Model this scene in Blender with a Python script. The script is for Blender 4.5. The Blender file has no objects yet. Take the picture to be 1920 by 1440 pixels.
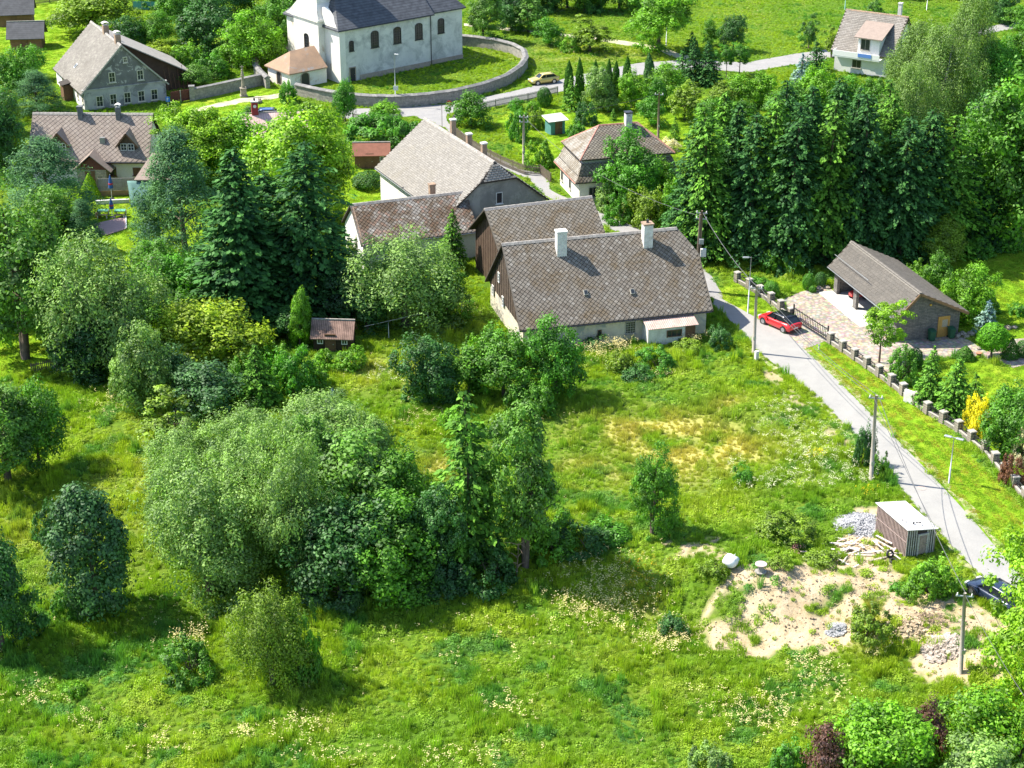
import bpy, math, random
import numpy as np
from mathutils import Vector, Matrix

# ---------------------------------------------------------------- camera, sky, sun, exposure
scene = bpy.context.scene
FPX, PITCH, CAMH = 3300.0, math.radians(24.7), 65.0
cam_d = bpy.data.cameras.new('camera')
cam_d.sensor_width = 36.0
cam_d.lens = 36.0 * FPX / 1920.0
cam_d.clip_start, cam_d.clip_end = 1.0, 6000.0
cam = bpy.data.objects.new('camera', cam_d)
scene.collection.objects.link(cam)
cam.location = (0, 0, CAMH)
cam.rotation_euler = (math.radians(90) - PITCH, 0, 0)
scene.camera = cam

SUN_EL = math.radians(51)
SUN_DIR = Vector((-0.965, 0.262, 0)).normalized()          # towards the sun, on the ground
world = bpy.data.worlds.new('World')
scene.world = world
world.use_nodes = True
wn = world.node_tree.nodes
sky = wn.new('ShaderNodeTexSky')
sky.sky_type = 'NISHITA'
sky.sun_disc = False
sky.sun_elevation = SUN_EL
sky.sun_rotation = math.atan2(SUN_DIR.x, SUN_DIR.y)
sky.altitude = 500
world.node_tree.links.new(sky.outputs[0], wn['Background'].inputs[0])
wn['Background'].inputs[1].default_value = 0.135
sun_d = bpy.data.lights.new('sun', 'SUN')
sun_d.energy = 4.8
sun_d.angle = math.radians(0.55)
sun_d.color = (1.0, 0.94, 0.84)
sun = bpy.data.objects.new('sun', sun_d)
scene.collection.objects.link(sun)
to_sun = Vector((SUN_DIR.x * math.cos(SUN_EL), SUN_DIR.y * math.cos(SUN_EL), math.sin(SUN_EL)))
sun.rotation_euler = to_sun.to_track_quat('Z', 'Y').to_euler()
sun.location = (-60, 150, 120)
scene.view_settings.view_transform = 'Standard'
scene.view_settings.look = 'None'
scene.view_settings.exposure = 1.12
scene.view_settings.gamma = 1.0
scene.cycles.max_bounces = 4
scene.cycles.diffuse_bounces = 2
scene.cycles.glossy_bounces = 2
scene.cycles.transmission_bounces = 4
scene.cycles.transparent_max_bounces = 6
scene.cycles.caustics_reflective = False
scene.cycles.caustics_refractive = False

# ---------------------------------------------------------------- small helpers
COL = scene.collection.objects
_cp, _sp = math.cos(PITCH), math.sin(PITCH)
rnd = random.Random(5)
nrng = np.random.default_rng(11)


def ray(px, py):
    u, v = (px - 960) / FPX, (py - 720) / FPX
    return Vector((u, _cp - _sp * v, -_sp - _cp * v))


def at(px, py, z=0.0):
    """where the sight line of a place in the photograph meets the level z"""
    d = ray(px, py)
    t = (z - CAMH) / d.z
    return Vector((d.x * t, d.y * t, z))


def at_plane(px, py, p0, n):
    d = ray(px, py)
    o = Vector((0, 0, CAMH))
    t = (Vector(p0) - o).dot(n) / d.dot(n)
    return o + d * t


def scl(p):
    """photo pixels per metre at a point"""
    return FPX / (p.y * _cp + (CAMH - p.z) * _sp)


def vnoise(x, y, s, seed=0):
    """smooth value noise 0..1, numpy"""
    x = np.asarray(x, float) / s + 1000.3
    y = np.asarray(y, float) / s + 1000.7
    xi, yi = np.floor(x).astype(np.int64), np.floor(y).astype(np.int64)
    fx, fy = x - xi, y - yi
    fx, fy = fx * fx * (3 - 2 * fx), fy * fy * (3 - 2 * fy)

    def h(a, b):
        n = (a * 374761393 + b * 668265263 + seed * 1274126177) & 0x7fffffff
        n = ((n ^ (n >> 13)) * 1274126177) & 0x7fffffff
        n = (n ^ (n >> 16)) & 0xffff
        return n / 65535.0
    return (h(xi, yi) * (1 - fx) + h(xi + 1, yi) * fx) * (1 - fy) + (h(xi, yi + 1) * (1 - fx) + h(xi + 1, yi + 1) * fx) * fy


def fbm(x, y, s, seed=0, o=3):
    t, a, n = 0, 1.0, 0
    for i in range(o):
        t = t + a * vnoise(x, y, s / 2 ** i, seed + i * 17)
        n += a
        a *= 0.5
    return t / n


def sstep(a, b, x):
    t = np.clip((np.asarray(x, float) - a) / (b - a), 0, 1)
    return t * t * (3 - 2 * t)


def tag(o, label=None, cat=None, group=None, kind=None):
    if label: o['label'] = label
    if cat: o['category'] = cat
    if group: o['group'] = group
    if kind: o['kind'] = kind
    return o


def empty(name, loc, rz=0.0, label=None, cat=None, group=None):
    o = bpy.data.objects.new(name, None)
    o.empty_display_size = 0.3
    COL.link(o)
    o.location = loc
    o.rotation_euler = (0, 0, rz)
    return tag(o, label, cat, group)


def link(name, me, parent=None):
    o = bpy.data.objects.new(name, me)
    COL.link(o)
    if parent is not None:
        o.parent = parent
    return o


class MB:
    """collects simple shapes into one mesh"""
    def __init__(s):
        s.v, s.f = [], []

    def add(s, vs, fs):
        b = len(s.v)
        s.v += [tuple(p) for p in vs]
        s.f += [tuple(i + b for i in f) for f in fs]
        return s

    def box(s, x0, x1, y0, y1, z0, z1):
        return s.add([(x0, y0, z0), (x1, y0, z0), (x1, y1, z0), (x0, y1, z0), (x0, y0, z1), (x1, y0, z1), (x1, y1, z1), (x0, y1, z1)],
                     [(0, 3, 2, 1), (4, 5, 6, 7), (0, 1, 5, 4), (1, 2, 6, 5), (2, 3, 7, 6), (3, 0, 4, 7)])

    def obox(s, c, ax, ay, az):
        """box with centre and three half-axis vectors"""
        c, ax, ay, az = Vector(c), Vector(ax), Vector(ay), Vector(az)
        vs = [c + ax * i + ay * j + az * k for k in (-1, 1) for (i, j) in ((-1, -1), (1, -1), (1, 1), (-1, 1))]
        return s.add(vs, [(0, 3, 2, 1), (4, 5, 6, 7), (0, 1, 5, 4), (1, 2, 6, 5), (2, 3, 7, 6), (3, 0, 4, 7)])

    def bar(s, a, b, w, h=None, up=(0, 0, 1)):
        a, b = Vector(a), Vector(b)
        d = (b - a)
        l = d.length
        d.normalize()
        u = Vector(up)
        if abs(d.dot(u)) > 0.95: u = Vector((1, 0, 0))
        x = d.cross(u).normalized()
        y = x.cross(d)
        return s.obox((a + b) / 2, d * l / 2, x * w / 2, y * (h or w) / 2)

    def prism(s, poly, ext):
        """polygon (3-D points) pushed along ext"""
        n = len(poly)
        e = Vector(ext)
        vs = [Vector(p) for p in poly] + [Vector(p) + e for p in poly]
        fs = [tuple(range(n - 1, -1, -1)), tuple(range(n, 2 * n))] + [(i, (i + 1) % n, n + (i + 1) % n, n + i) for i in range(n)]
        return s.add(vs, fs)

    def tube(s, pts, rad, seg=6, cap=True):
        pts = [Vector(p) for p in pts]
        rad = rad if isinstance(rad, (list, tuple)) else [rad] * len(pts)
        vs, fs = [], []
        for i, p in enumerate(pts):
            d = (pts[min(i + 1, len(pts) - 1)] - pts[max(i - 1, 0)]).normalized()
            u = Vector((0, 0, 1)) if abs(d.z) < 0.9 else Vector((1, 0, 0))
            x = d.cross(u).normalized()
            y = d.cross(x)
            vs += [p + (x * math.cos(a) + y * math.sin(a)) * rad[i] for a in [2 * math.pi * k / seg for k in range(seg)]]
        for i in range(len(pts) - 1):
            for k in range(seg):
                a, b = i * seg + k, i * seg + (k + 1) % seg
                fs.append((a, b, b + seg, a + seg))
        if cap:
            fs.append(tuple(range(seg)))
            fs.append(tuple(range(len(vs) - 1, len(vs) - seg - 1, -1)))
        return s.add(vs, fs)

    def lathe(s, prof, seg=16, c=(0, 0, 0)):
        vs, fs = [], []
        for (r, z) in prof:
            vs += [(c[0] + r * math.cos(2 * math.pi * k / seg), c[1] + r * math.sin(2 * math.pi * k / seg), c[2] + z) for k in range(seg)]
        for i in range(len(prof) - 1):
            for k in range(seg):
                a, b = i * seg + k, i * seg + (k + 1) % seg
                fs.append((a, b, b + seg, a + seg))
        fs.append(tuple(range(seg - 1, -1, -1)))
        fs.append(tuple(range(len(vs) - seg, len(vs))))
        return s.add(vs, fs)

    def mesh(s, name, mat=None, smooth=False, bevel=0):
        me = bpy.data.meshes.new(name)
        me.from_pydata(s.v, [], s.f)
        me.update()
        if mat: me.materials.append(mat)
        if smooth:
            me.shade_smooth()
        return me

    def build(s, name, mat, parent=None, smooth=False, bevel=0):
        o = link(name, s.mesh(name, mat, smooth), parent)
        if bevel:
            m = o.modifiers.new('bevel', 'BEVEL')
            m.width, m.segments, m.limit_method = bevel, 1, 'ANGLE'
        return o


# ---------------------------------------------------------------- materials
def newmat(name):
    m = bpy.data.materials.new(name)
    m.use_nodes = True
    nt = m.node_tree
    return m, nt, nt.nodes['Principled BSDF']


def noise_node(nt, scale, detail=4, rough=0.6, vec=None, dist=0.0):
    n = nt.nodes.new('ShaderNodeTexNoise')
    n.inputs['Scale'].default_value = scale
    n.inputs['Detail'].default_value = detail
    n.inputs['Roughness'].default_value = rough
    n.inputs['Distortion'].default_value = dist
    if vec is not None: nt.links.new(vec, n.inputs['Vector'])
    return n


def ramp_node(nt, fac, stops):
    r = nt.nodes.new('ShaderNodeValToRGB')
    e = r.color_ramp.elements
    while len(e) < len(stops): e.new(0.5)
    for k, (p, c) in enumerate(stops):
        e[k].position = p
        e[k].color = (*c, 1) if len(c) == 3 else c
    nt.links.new(fac, r.inputs[0])
    return r


def mix_node(nt, fac, a, b, mode='MIX'):
    m = nt.nodes.new('ShaderNodeMix')
    m.data_type = 'RGBA'
    m.blend_type = mode
    for k, v in ((0, fac), (6, a), (7, b)):
        if isinstance(v, (int, float)): m.inputs[k].default_value = v
        elif isinstance(v, tuple): m.inputs[k].default_value = (*v, 1)
        else: nt.links.new(v, m.inputs[k])
    return m.outputs[2]


def surf(name, c1, c2=None, scale=1.0, rough=0.85, stain=None, stain_scale=0.25, stain_amt=(0.5, 0.68), bump=0.0, bump_scale=20, metal=0.0, spec=0.3, grain=0.12):
    """a weathered surface: two close tones, stains with their own outline, fine relief"""
    m, nt, b = newmat(name)
    tc = nt.nodes.new('ShaderNodeTexCoord')
    vec = tc.outputs['Object']
    c2 = c2 or tuple(x * 0.75 for x in c1)
    n = noise_node(nt, scale, 5, 0.62, vec)
    r = ramp_node(nt, n.outputs[0], [(0.32, c2), (0.68, c1)])
    col = r.outputs[0]
    if stain:
        n2 = noise_node(nt, stain_scale, 6, 0.7, vec, 0.6)
        r2 = ramp_node(nt, n2.outputs[0], [(stain_amt[0], (0, 0, 0)), (stain_amt[1], (1, 1, 1))])
        col = mix_node(nt, r2.outputs[0], col, stain)
    if grain:
        n4 = noise_node(nt, 14, 3, 0.7, vec)
        r4 = ramp_node(nt, n4.outputs[0], [(0.3, (1 - grain,) * 3), (0.7, (1 + grain,) * 3)])
        col = mix_node(nt, 1.0, col, r4.outputs[0], 'MULTIPLY')
    nt.links.new(col, b.inputs['Base Color'])
    b.inputs['Roughness'].default_value = rough
    b.inputs['Metallic'].default_value = metal
    b.inputs['Specular IOR Level'].default_value = spec
    if bump:
        n3 = noise_node(nt, bump_scale, 3, 0.6, vec)
        bm = nt.nodes.new('ShaderNodeBump')
        bm.inputs['Strength'].default_value = bump
        bm.inputs['Distance'].default_value = 0.05
        nt.links.new(n3.outputs[0], bm.inputs['Height'])
        nt.links.new(bm.outputs[0], b.inputs['Normal'])
    return m


def stripes(name, c1, c2, pitch, axis='X', width=0.5, rough=0.8, bump=0.0, noise=0.15):
    """fine boards, courses or corrugation too small to pick apart"""
    m, nt, b = newmat(name)
    tc = nt.nodes.new('ShaderNodeTexCoord')
    sep = nt.nodes.new('ShaderNodeSeparateXYZ')
    nt.links.new(tc.outputs['Object'], sep.inputs[0])
    mul = nt.nodes.new('ShaderNodeMath'); mul.operation = 'DIVIDE'
    nt.links.new(sep.outputs[axis], mul.inputs[0]); mul.inputs[1].default_value = pitch
    fr = nt.nodes.new('ShaderNodeMath'); fr.operation = 'FRACT'
    nt.links.new(mul.outputs[0], fr.inputs[0])
    r = ramp_node(nt, fr.outputs[0], [(width - 0.06, c1), (width + 0.06, c2)])
    n = noise_node(nt, 1.3, 5, 0.65, tc.outputs['Object'])
    r4 = ramp_node(nt, n.outputs[0], [(0.3, (1 - noise * 2,) * 3), (0.7, (1 + noise,) * 3)])
    col = mix_node(nt, 1.0, r.outputs[0], r4.outputs[0], 'MULTIPLY')
    nt.links.new(col, b.inputs['Base Color'])
    b.inputs['Roughness'].default_value = rough
    b.inputs['Specular IOR Level'].default_value = 0.25
    if bump:
        bm = nt.nodes.new('ShaderNodeBump')
        bm.inputs['Strength'].default_value = bump
        bm.inputs['Distance'].default_value = 0.04
        nt.links.new(r.outputs[0], bm.inputs['Height'])
        nt.links.new(bm.outputs[0], b.inputs['Normal'])
    return m


def plain(name, c, rough=0.5, metal=0.0, spec=0.5, coat=0.0):
    m, nt, b = newmat(name)
    b.inputs['Base Color'].default_value = (*c, 1)
    b.inputs['Roughness'].default_value = rough
    b.inputs['Metallic'].default_value = metal
    b.inputs['Specular IOR Level'].default_value = spec
    b.inputs['Coat Weight'].default_value = coat
    return m


def foliage_mat(name, attr_type='OBJECT', trans=0.30, gloss=0.06, lo=0.62, hi=1.35, warm=1.08, cool=1.15):
    """leaves: the plant's own colour, a spread of tones leaf by leaf, light passing through, a soft sheen"""
    m = bpy.data.materials.new(name)
    m.use_nodes = True
    nt = m.node_tree
    nt.nodes.clear()
    out = nt.nodes.new('ShaderNodeOutputMaterial')
    if attr_type == 'OBJECT':
        oi = nt.nodes.new('ShaderNodeObjectInfo')
        base = oi.outputs['Color']
    else:
        a = nt.nodes.new('ShaderNodeAttribute')
        a.attribute_type = 'INSTANCER'
        a.attribute_name = 'gcol'
        base = a.outputs['Color']
    v = nt.nodes.new('ShaderNodeAttribute')
    v.attribute_name = 'v'
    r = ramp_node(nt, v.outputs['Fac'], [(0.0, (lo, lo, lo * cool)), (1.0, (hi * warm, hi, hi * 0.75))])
    col = mix_node(nt, 1.0, base, r.outputs[0], 'MULTIPLY')
    d = nt.nodes.new('ShaderNodeBsdfDiffuse')
    t = nt.nodes.new('ShaderNodeBsdfTranslucent')
    g = nt.nodes.new('ShaderNodeBsdfGlossy')
    g.inputs['Roughness'].default_value = 0.6
    g.inputs['Color'].default_value = (1, 1, 1, 1)
    nt.links.new(col, d.inputs[0])
    tcol = mix_node(nt, 1.0, col, (1.25, 1.35, 0.6), 'MULTIPLY')
    nt.links.new(tcol, t.inputs[0])
    m1 = nt.nodes.new('ShaderNodeMixShader'); m1.inputs[0].default_value = trans
    nt.links.new(d.outputs[0], m1.inputs[1]); nt.links.new(t.outputs[0], m1.inputs[2])
    m2 = nt.nodes.new('ShaderNodeMixShader'); m2.inputs[0].default_value = gloss
    nt.links.new(m1.outputs[0], m2.inputs[1]); nt.links.new(g.outputs[0], m2.inputs[2])
    nt.links.new(m2.outputs[0], out.inputs[0])
    return m


M = {}
M['leaf'] = foliage_mat('leaf', gloss=0.028, lo=0.45, hi=1.6)
M['needle'] = foliage_mat('needle', trans=0.22, gloss=0.012, lo=0.5, hi=1.9, warm=1.25, cool=1.5)  # bluish shade and warm sunlit tones are put into the needle colour
M['grass'] = foliage_mat('grass_blade', 'INST', trans=0.4, gloss=0.015, lo=0.8, hi=1.25)
M['bark'] = surf('bark', (0.16, 0.12, 0.09), (0.08, 0.06, 0.045), 3, bump=0.4, bump_scale=12)
M['bark_pale'] = surf('birch_bark', (0.55, 0.53, 0.48), (0.2, 0.18, 0.16), 3)

# ---------------------------------------------------------------- lie of the land
def px_poly(pts):
    return np.array([at(*p)[:2] for p in pts])


_bank = px_poly([(-700, 860), (0, 900), (500, 930), (800, 985), (1000, 1000), (1130, 1015), (1230, 1035), (1330, 1075), (1440, 1095), (1560, 1105), (1680, 1140), (1790, 1185), (1920, 1250), (2300, 1420)])
_o = np.argsort(_bank[:, 0])
_bank = _bank[_o]
_gb = lambda px, py: at(px, py)[:2]
BUMPS = [(_gb(1250, 830), 8.0, -0.55), (_gb(1400, 1040), 4.0, 0.55), (_gb(1480, 1110), 3.2, 0.75), (_gb(1330, 1075), 3.5, 0.45),
         (_gb(1690, 1160), 2.0, 0.45), (_gb(1420, 770), 3.0, 0.5), (_gb(1620, 1160), 2.4, 0.35)]


def hz(x, y):
    x = np.asarray(x, float); y = np.asarray(y, float)
    d = np.interp(x, _bank[:, 0], _bank[:, 1]) - y
    w = np.interp(x, [-40, 0, 12, 20, 40], [16, 13, 6, 4.5, 9])
    low = sstep(0, 1, d / w)
    z = -1.7 * low
    z = z + low * 0.5 * (fbm(x, y, 7, 3) - 0.5)
    for (c, r, h) in BUMPS:
        z = z + h * np.exp(-((x - c[0]) ** 2 + (y - c[1]) ** 2) / r ** 2)
    soil = np.exp(-((x - SOILC[0]) ** 2 / 11 ** 2 + (y - SOILC[1]) ** 2 / 6 ** 2))
    z = z + soil * 1.3 * (fbm(x, y, 1.9, 8) - 0.5)
    return z


SOILC = _gb(1480, 1110)


def ground(px, py):
    """the spot on the ground seen at a place in the photograph"""
    d = ray(px, py)
    p = at(px, py)
    for _ in range(8):
        p = at(px, py, float(hz(p.x, p.y)))
    return p


def inpoly(x, y, poly):
    x = np.asarray(x); y = np.asarray(y)
    r = np.zeros(x.shape, bool)
    n = len(poly)
    j = n - 1
    for i in range(n):
        xi, yi = poly[i]; xj, yj = poly[j]
        c = ((yi > y) != (yj > y)) & (x < (xj - xi) * (y - yi) / (yj - yi + 1e-12) + xi)
        r ^= c
        j = i
    return r


# ---------------------------------------------------------------- roads
def resample(pts, n):
    pts = [Vector(p) for p in pts]
    L = [0]
    for a, b in zip(pts, pts[1:]): L.append(L[-1] + (b - a).length)
    out = []
    for k in range(n):
        t = L[-1] * k / (n - 1)
        i = max(j for j in range(len(L)) if L[j] <= t + 1e-9)
        i = min(i, len(pts) - 2)
        f = (t - L[i]) / max(L[i + 1] - L[i], 1e-9)
        out.append(pts[i].lerp(pts[i + 1], f))
    return out


def strip(left, right, n=60, m=6, dz=0.03, wob=0.0, seed=0):
    """a paved strip between two edges, laid on the ground"""
    A, B = resample([at(*p) for p in left], n), resample([at(*p) for p in right], n)
    V, Fc = [], []
    for i in range(n):
        for j in range(m):
            f = j / (m - 1)
            e = wob * (float(vnoise(i * 1.0, j * 7.0, 2.3, seed)) - 0.5) if j in (0, m - 1) else 0
            p = A[i].lerp(B[i], f + (e / max((B[i] - A[i]).length, 0.1)))
            V.append((p.x, p.y, float(hz(p.x, p.y)) + dz))
    for i in range(n - 1):
        for j in range(m - 1):
            a = i * m + j
            Fc.append((a, a + 1, a + m + 1, a + m))
    mb = MB(); mb.add(V, Fc)
    poly = [(p.x, p.y) for p in A] + [(p.x, p.y) for p in reversed(B)]
    return mb, np.array(poly)


LANE_L = [(1330, 566), (1352, 588), (1382, 612), (1416, 655), (1470, 697), (1540, 752), (1600, 812), (1652, 868), (1690, 915), (1730, 965), (1790, 1030), (1845, 1086), (1900, 1150), (1990, 1260)]
LANE_R = [(1352, 560), (1400, 586), (1445, 612), (1478, 628), (1508, 655), (1562, 706), (1625, 768), (1690, 833), (1742, 886), (1785, 932), (1835, 988), (1880, 1042), (1930, 1100), (2030, 1210)]
ROADS = []
M['asphalt'] = surf('asphalt', (0.335, 0.325, 0.30), (0.285, 0.278, 0.26), 0.5, 0.9, stain=(0.27, 0.265, 0.25), stain_scale=0.6, stain_amt=(0.55, 0.8), bump=0.25, bump_scale=30, grain=0.08)
M['asphalt_old'] = surf('old_asphalt', (0.32, 0.31, 0.295), (0.25, 0.245, 0.24), 0.5, 0.9, stain=(0.26, 0.255, 0.25), stain_scale=0.5, bump=0.25, bump_scale=30)
M['verge'] = surf('verge_sand', (0.44, 0.38, 0.26), (0.32, 0.29, 0.17), 1.5, 0.95, stain=(0.17, 0.26, 0.04), stain_scale=1.2, stain_amt=(0.4, 0.55))
mb, poly = strip(LANE_L, LANE_R, 80, 8)
lane = tag(mb.build('lane', M['asphalt']), kind='structure')
ROADS.append(poly)
# sandy margins of the lane
for side, (A, off) in enumerate(((LANE_L[2:], -1), (LANE_R[3:], 1))):
    a2 = [(x + off * rnd.uniform(9, 15), y - off * rnd.uniform(0, 3)) for (x, y) in A]
    mb, poly = strip(A if off > 0 else a2, a2 if off > 0 else A, 160, 3, 0.014, 0.9, side)
    tag(mb.build('road_verge', M['verge']), kind='structure')
# the village road past the church
mb, poly = strip([(640, 205), (700, 203), (760, 201), (840, 196), (900, 184), (960, 172), (1040, 152), (1110, 136), (1200, 118), (1300, 112), (1400, 118), (1490, 101), (1560, 92), (1700, 76), (1800, 62), (1870, 47), (1990, 25)],
                 [(640, 222), (700, 224), (760, 219), (845, 213), (905, 203), (965, 192), (1045, 174), (1110, 158), (1200, 140), (1300, 130), (1400, 136), (1500, 120), (1560, 108), (1700, 90), (1800, 75), (1880, 58), (1990, 36)], 110, 5, 0.034, 0.5, 4)
tag(mb.build('village_road', M['asphalt_old']), kind='structure')
ROADS.append(poly)
# lane from the junction down past the grey house to the farmyard
mb, poly = strip([(758, 212), (800, 226), (830, 238), (862, 262), (900, 292), (945, 318), (992, 335), (1015, 362), (1060, 395), (1150, 430), (1260, 480), (1320, 540), (1336, 566)],
                 [(845, 205), (838, 220), (846, 235), (890, 268), (935, 298), (975, 318), (1020, 327), (1032, 356), (1090, 385), (1180, 420), (1290, 470), (1345, 535), (1354, 562)], 80, 4, 0.026, 0.6, 7)
tag(mb.build('side_lane', M['asphalt_old']), kind='structure')
ROADS.append(poly)
M['track'] = surf('track_gravel', (0.55, 0.48, 0.36), (0.38, 0.36, 0.22), 0.7, 0.95, stain=(0.18, 0.24, 0.05), stain_scale=0.35)
for (a, b, nm) in (([(870, 44), (930, 50), (1060, 63), (1150, 74), (1230, 86), (1300, 108)], [(870, 48), (930, 55), (1060, 69), (1150, 81), (1230, 94), (1280, 113)], 'dirt_track'),
                   ([(548, 172), (505, 178), (455, 184), (405, 194), (360, 205)], [(552, 178), (505, 186), (455, 193), (400, 203), (365, 213)], 'footpath')):
    mb, poly = strip(a, b, 60, 3, 0.022, 0.7, 3)
    tag(mb.build(nm, M['track']), kind='structure')
    ROADS.append(poly)


def cobble_mat():
    m, nt, b = newmat('driveway_cobbles')
    tc = nt.nodes.new('ShaderNodeTexCoord')
    v = nt.nodes.new('ShaderNodeTexVoronoi')
    v.inputs['Scale'].default_value = 3.2
    nt.links.new(tc.outputs['Object'], v.inputs['Vector'])
    r = ramp_node(nt, v.outputs['Distance'], [(0.35, (0.42, 0.37, 0.31)), (0.62, (0.27, 0.24, 0.20))])
    n = noise_node(nt, 0.35, 5, 0.6, tc.outputs['Object'])
    r2 = ramp_node(nt, n.outputs[0], [(0.3, (0.78, 0.76, 0.72)), (0.7, (1.08, 1.06, 1.03))])
    col = mix_node(nt, 1.0, r.outputs[0], r2.outputs[0], 'MULTIPLY')
    col2 = mix_node(nt, 0.25, col, v.outputs['Color'], 'SOFT_LIGHT')
    nt.links.new(col2, b.inputs['Base Color'])
    b.inputs['Roughness'].default_value = 0.9
    return m


M['cobble'] = cobble_mat()
DRIVE = [(1478, 628), (1508, 655), (1546, 640), (1600, 668), (1660, 700), (1700, 690), (1760, 672), (1830, 668), (1900, 690), (1985, 668), (1985, 630), (1900, 636), (1850, 660), (1820, 640), (1790, 620),
         (1690, 632), (1640, 590), (1590, 560), (1545, 535), (1500, 548), (1466, 562), (1478, 590), (1445, 612)]
_dp = px_poly(DRIVE)
mb = MB(); mb.add([(x, y, 0.018) for x, y in _dp], [tuple(range(len(_dp)))])
_o2 = mb.build('driveway', M['cobble'])
if _o2.data.polygons[0].normal.z < 0: _o2.data.flip_normals()
tag(_o2, kind='structure')
ROADS.append(_dp)

# ---------------------------------------------------------------- land cover, as polygons on the ground
LAWNS = [px_poly(p) for p in (
    [(1345, 545), (1385, 515), (1500, 530), (1560, 560), (1446, 535), (1480, 600), (1440, 612), (1360, 572)],
    [(1505, 655), (1545, 640), (1640, 690), (1760, 790), (1900, 930), (1990, 1060), (1930, 1100), (1835, 988), (1700, 842), (1562, 706)],
    [(1560, 545), (1600, 500), (1750, 470), (2100, 430), (2100, 1000), (1960, 960), (1800, 810), (1640, 690), (1700, 690), (1800, 670), (1900, 690), (1985, 660), (1800, 620)],
    [(985, 300), (930, 225), (960, 205), (1130, 190), (1330, 180), (1420, 250), (1300, 300), (1100, 270), (1030, 325)],
    [(640, 410), (640, 320), (720, 310), (740, 400), (700, 430)],
    [(-60, 120), (-60, -60), (260, -60), (230, 60), (100, 140)],
    [(330, 215), (350, 175), (500, 150), (560, 185), (520, 215), (430, 240)],
    [(150, 500), (150, 360), (300, 340), (420, 440), (440, 520), (300, 540)],
    [(-40, 720), (-40, 560), (110, 560), (130, 690)],
    [(1340, 575), (1352, 545), (1440, 610), (1400, 590)],
)]
CHURCHYARD = px_poly([(545, 170), (620, 186), (745, 196), (850, 186), (960, 148), (983, 120), (950, 97), (866, 84), (700, 60), (550, 92), (485, 120), (485, 145)])
DIRT = [px_poly(p) for p in (
    [(1330, 1088), (1400, 1072), (1470, 1095), (1540, 1050), (1600, 1000), (1640, 985), (1690, 1040), (1690, 1070), (1660, 1110), (1560, 1190), (1470, 1195), (1380, 1185), (1305, 1170)],
    [(1640, 1080), (1690, 1110), (1790, 1100), (1850, 1150), (1900, 1210), (1880, 1260), (1790, 1245), (1720, 1230), (1650, 1170)],
    [(1600, 960), (1690, 935), (1720, 985), (1680, 1010), (1600, 1020)],
    [(1235, 1052), (1260, 1015), (1330, 1010), (1410, 1062), (1330, 1088)],
    [(1415, 660), (1440, 680), (1560, 800), (1610, 840), (1590, 845), (1490, 770), (1420, 690)],
)]
DRYS = [(_gb(1310, 840), 6.0, 5.5, 1.3), (_gb(1240, 800), 7.0, 4.0, 1.0), (_gb(1100, 880), 4.0, 3.0, 0.7), (_gb(830, 880), 2.2, 3.2, 0.7), (_gb(720, 700), 4.0, 4.0, 0.6), (_gb(1370, 760), 2.5, 2.0, 0.7),
        (_gb(1100, 100), 12, 10, 0.25), (_gb(1620, 1150), 2.0, 2.4, 0.7), (_gb(1230, 1110), 3.0, 3.0, 0.5), (_gb(60, 1000), 9, 5, 0.3), (_gb(250, 900), 4, 10, 0.35)]


def cover(x, y):
    """how far each kind of ground holds at a point: bare soil, mown lawn, dry grass, road"""
    wob = 1.6
    xx = x + wob * (fbm(x, y, 2.5, 21) - 0.5) * 2
    yy = y + wob * (fbm(x, y, 2.5, 33) - 0.5) * 2
    dirt = np.zeros_like(x)
    for p in DIRT[:3]:
        dirt = np.maximum(dirt, inpoly(xx, yy, p).astype(float))
    dirt = dirt * sstep(0.31, 0.45, fbm(x, y, 1.2, 40, 4))
    dirt = np.maximum(dirt, inpoly(xx, yy, DIRT[3]) * sstep(0.5, 0.62, fbm(x, y, 1.2, 40, 4)))
    dirt = np.maximum(dirt, inpoly(x, y, DIRT[4]) * sstep(0.4, 0.6, fbm(x, y, 1.3, 44)) * 0.75)
    lawn = np.zeros_like(x)
    for p in LAWNS:
        lawn = np.maximum(lawn, inpoly(x, y, p).astype(float))
    dry = np.zeros_like(x)
    for (c, rx, ry, a) in DRYS:
        dry = np.maximum(dry, a * np.exp(-((x - c[0]) ** 2 / rx ** 2 + (y - c[1]) ** 2 / ry ** 2) * 1.2))
    dry = dry * sstep(0.25, 0.6, fbm(x, y, 2.5, 51)) * 1.2
    road = np.zeros_like(x)
    rx, ry = x + 0.5 * (fbm(x, y, 0.9, 81) - 0.5), y + 0.5 * (fbm(x, y, 0.9, 83) - 0.5)
    for p in ROADS:
        road = np.maximum(road, inpoly(rx, ry, p).astype(float))
    return dirt, lawn, np.clip(dry, 0, 1), road


def terrain():
    xs = np.concatenate([[-3000, -1200, -500, -250, -150], np.arange(-105, 105.1, 0.6), [150, 250, 500, 1200, 3000]])
    ys = np.concatenate([[-600, -100, 20, 50, 70], np.arange(80, 330.1, 0.75), [380, 450, 600, 1000, 2000, 5000]])
    X, Y = np.meshgrid(xs, ys)
    Z = hz(X, Y)
    n, m = X.shape
    V = np.stack([X, Y, Z], -1).reshape(-1, 3)
    idx = np.arange(n * m).reshape(n, m)
    Q = np.stack([idx[:-1, :-1], idx[:-1, 1:], idx[1:, 1:], idx[1:, :-1]], -1).reshape(-1, 4)
    me = bpy.data.meshes.new('ground')
    quads(me, V, Q)
    d, l, dr, r = cover(V[:, 0], V[:, 1])
    a = me.attributes.new('cov', 'FLOAT_COLOR', 'POINT')
    a.data.foreach_set('color', np.stack([d, l, dr, np.ones_like(d)], -1).astype(np.float32).ravel())
    me.shade_smooth()
    return me


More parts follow.
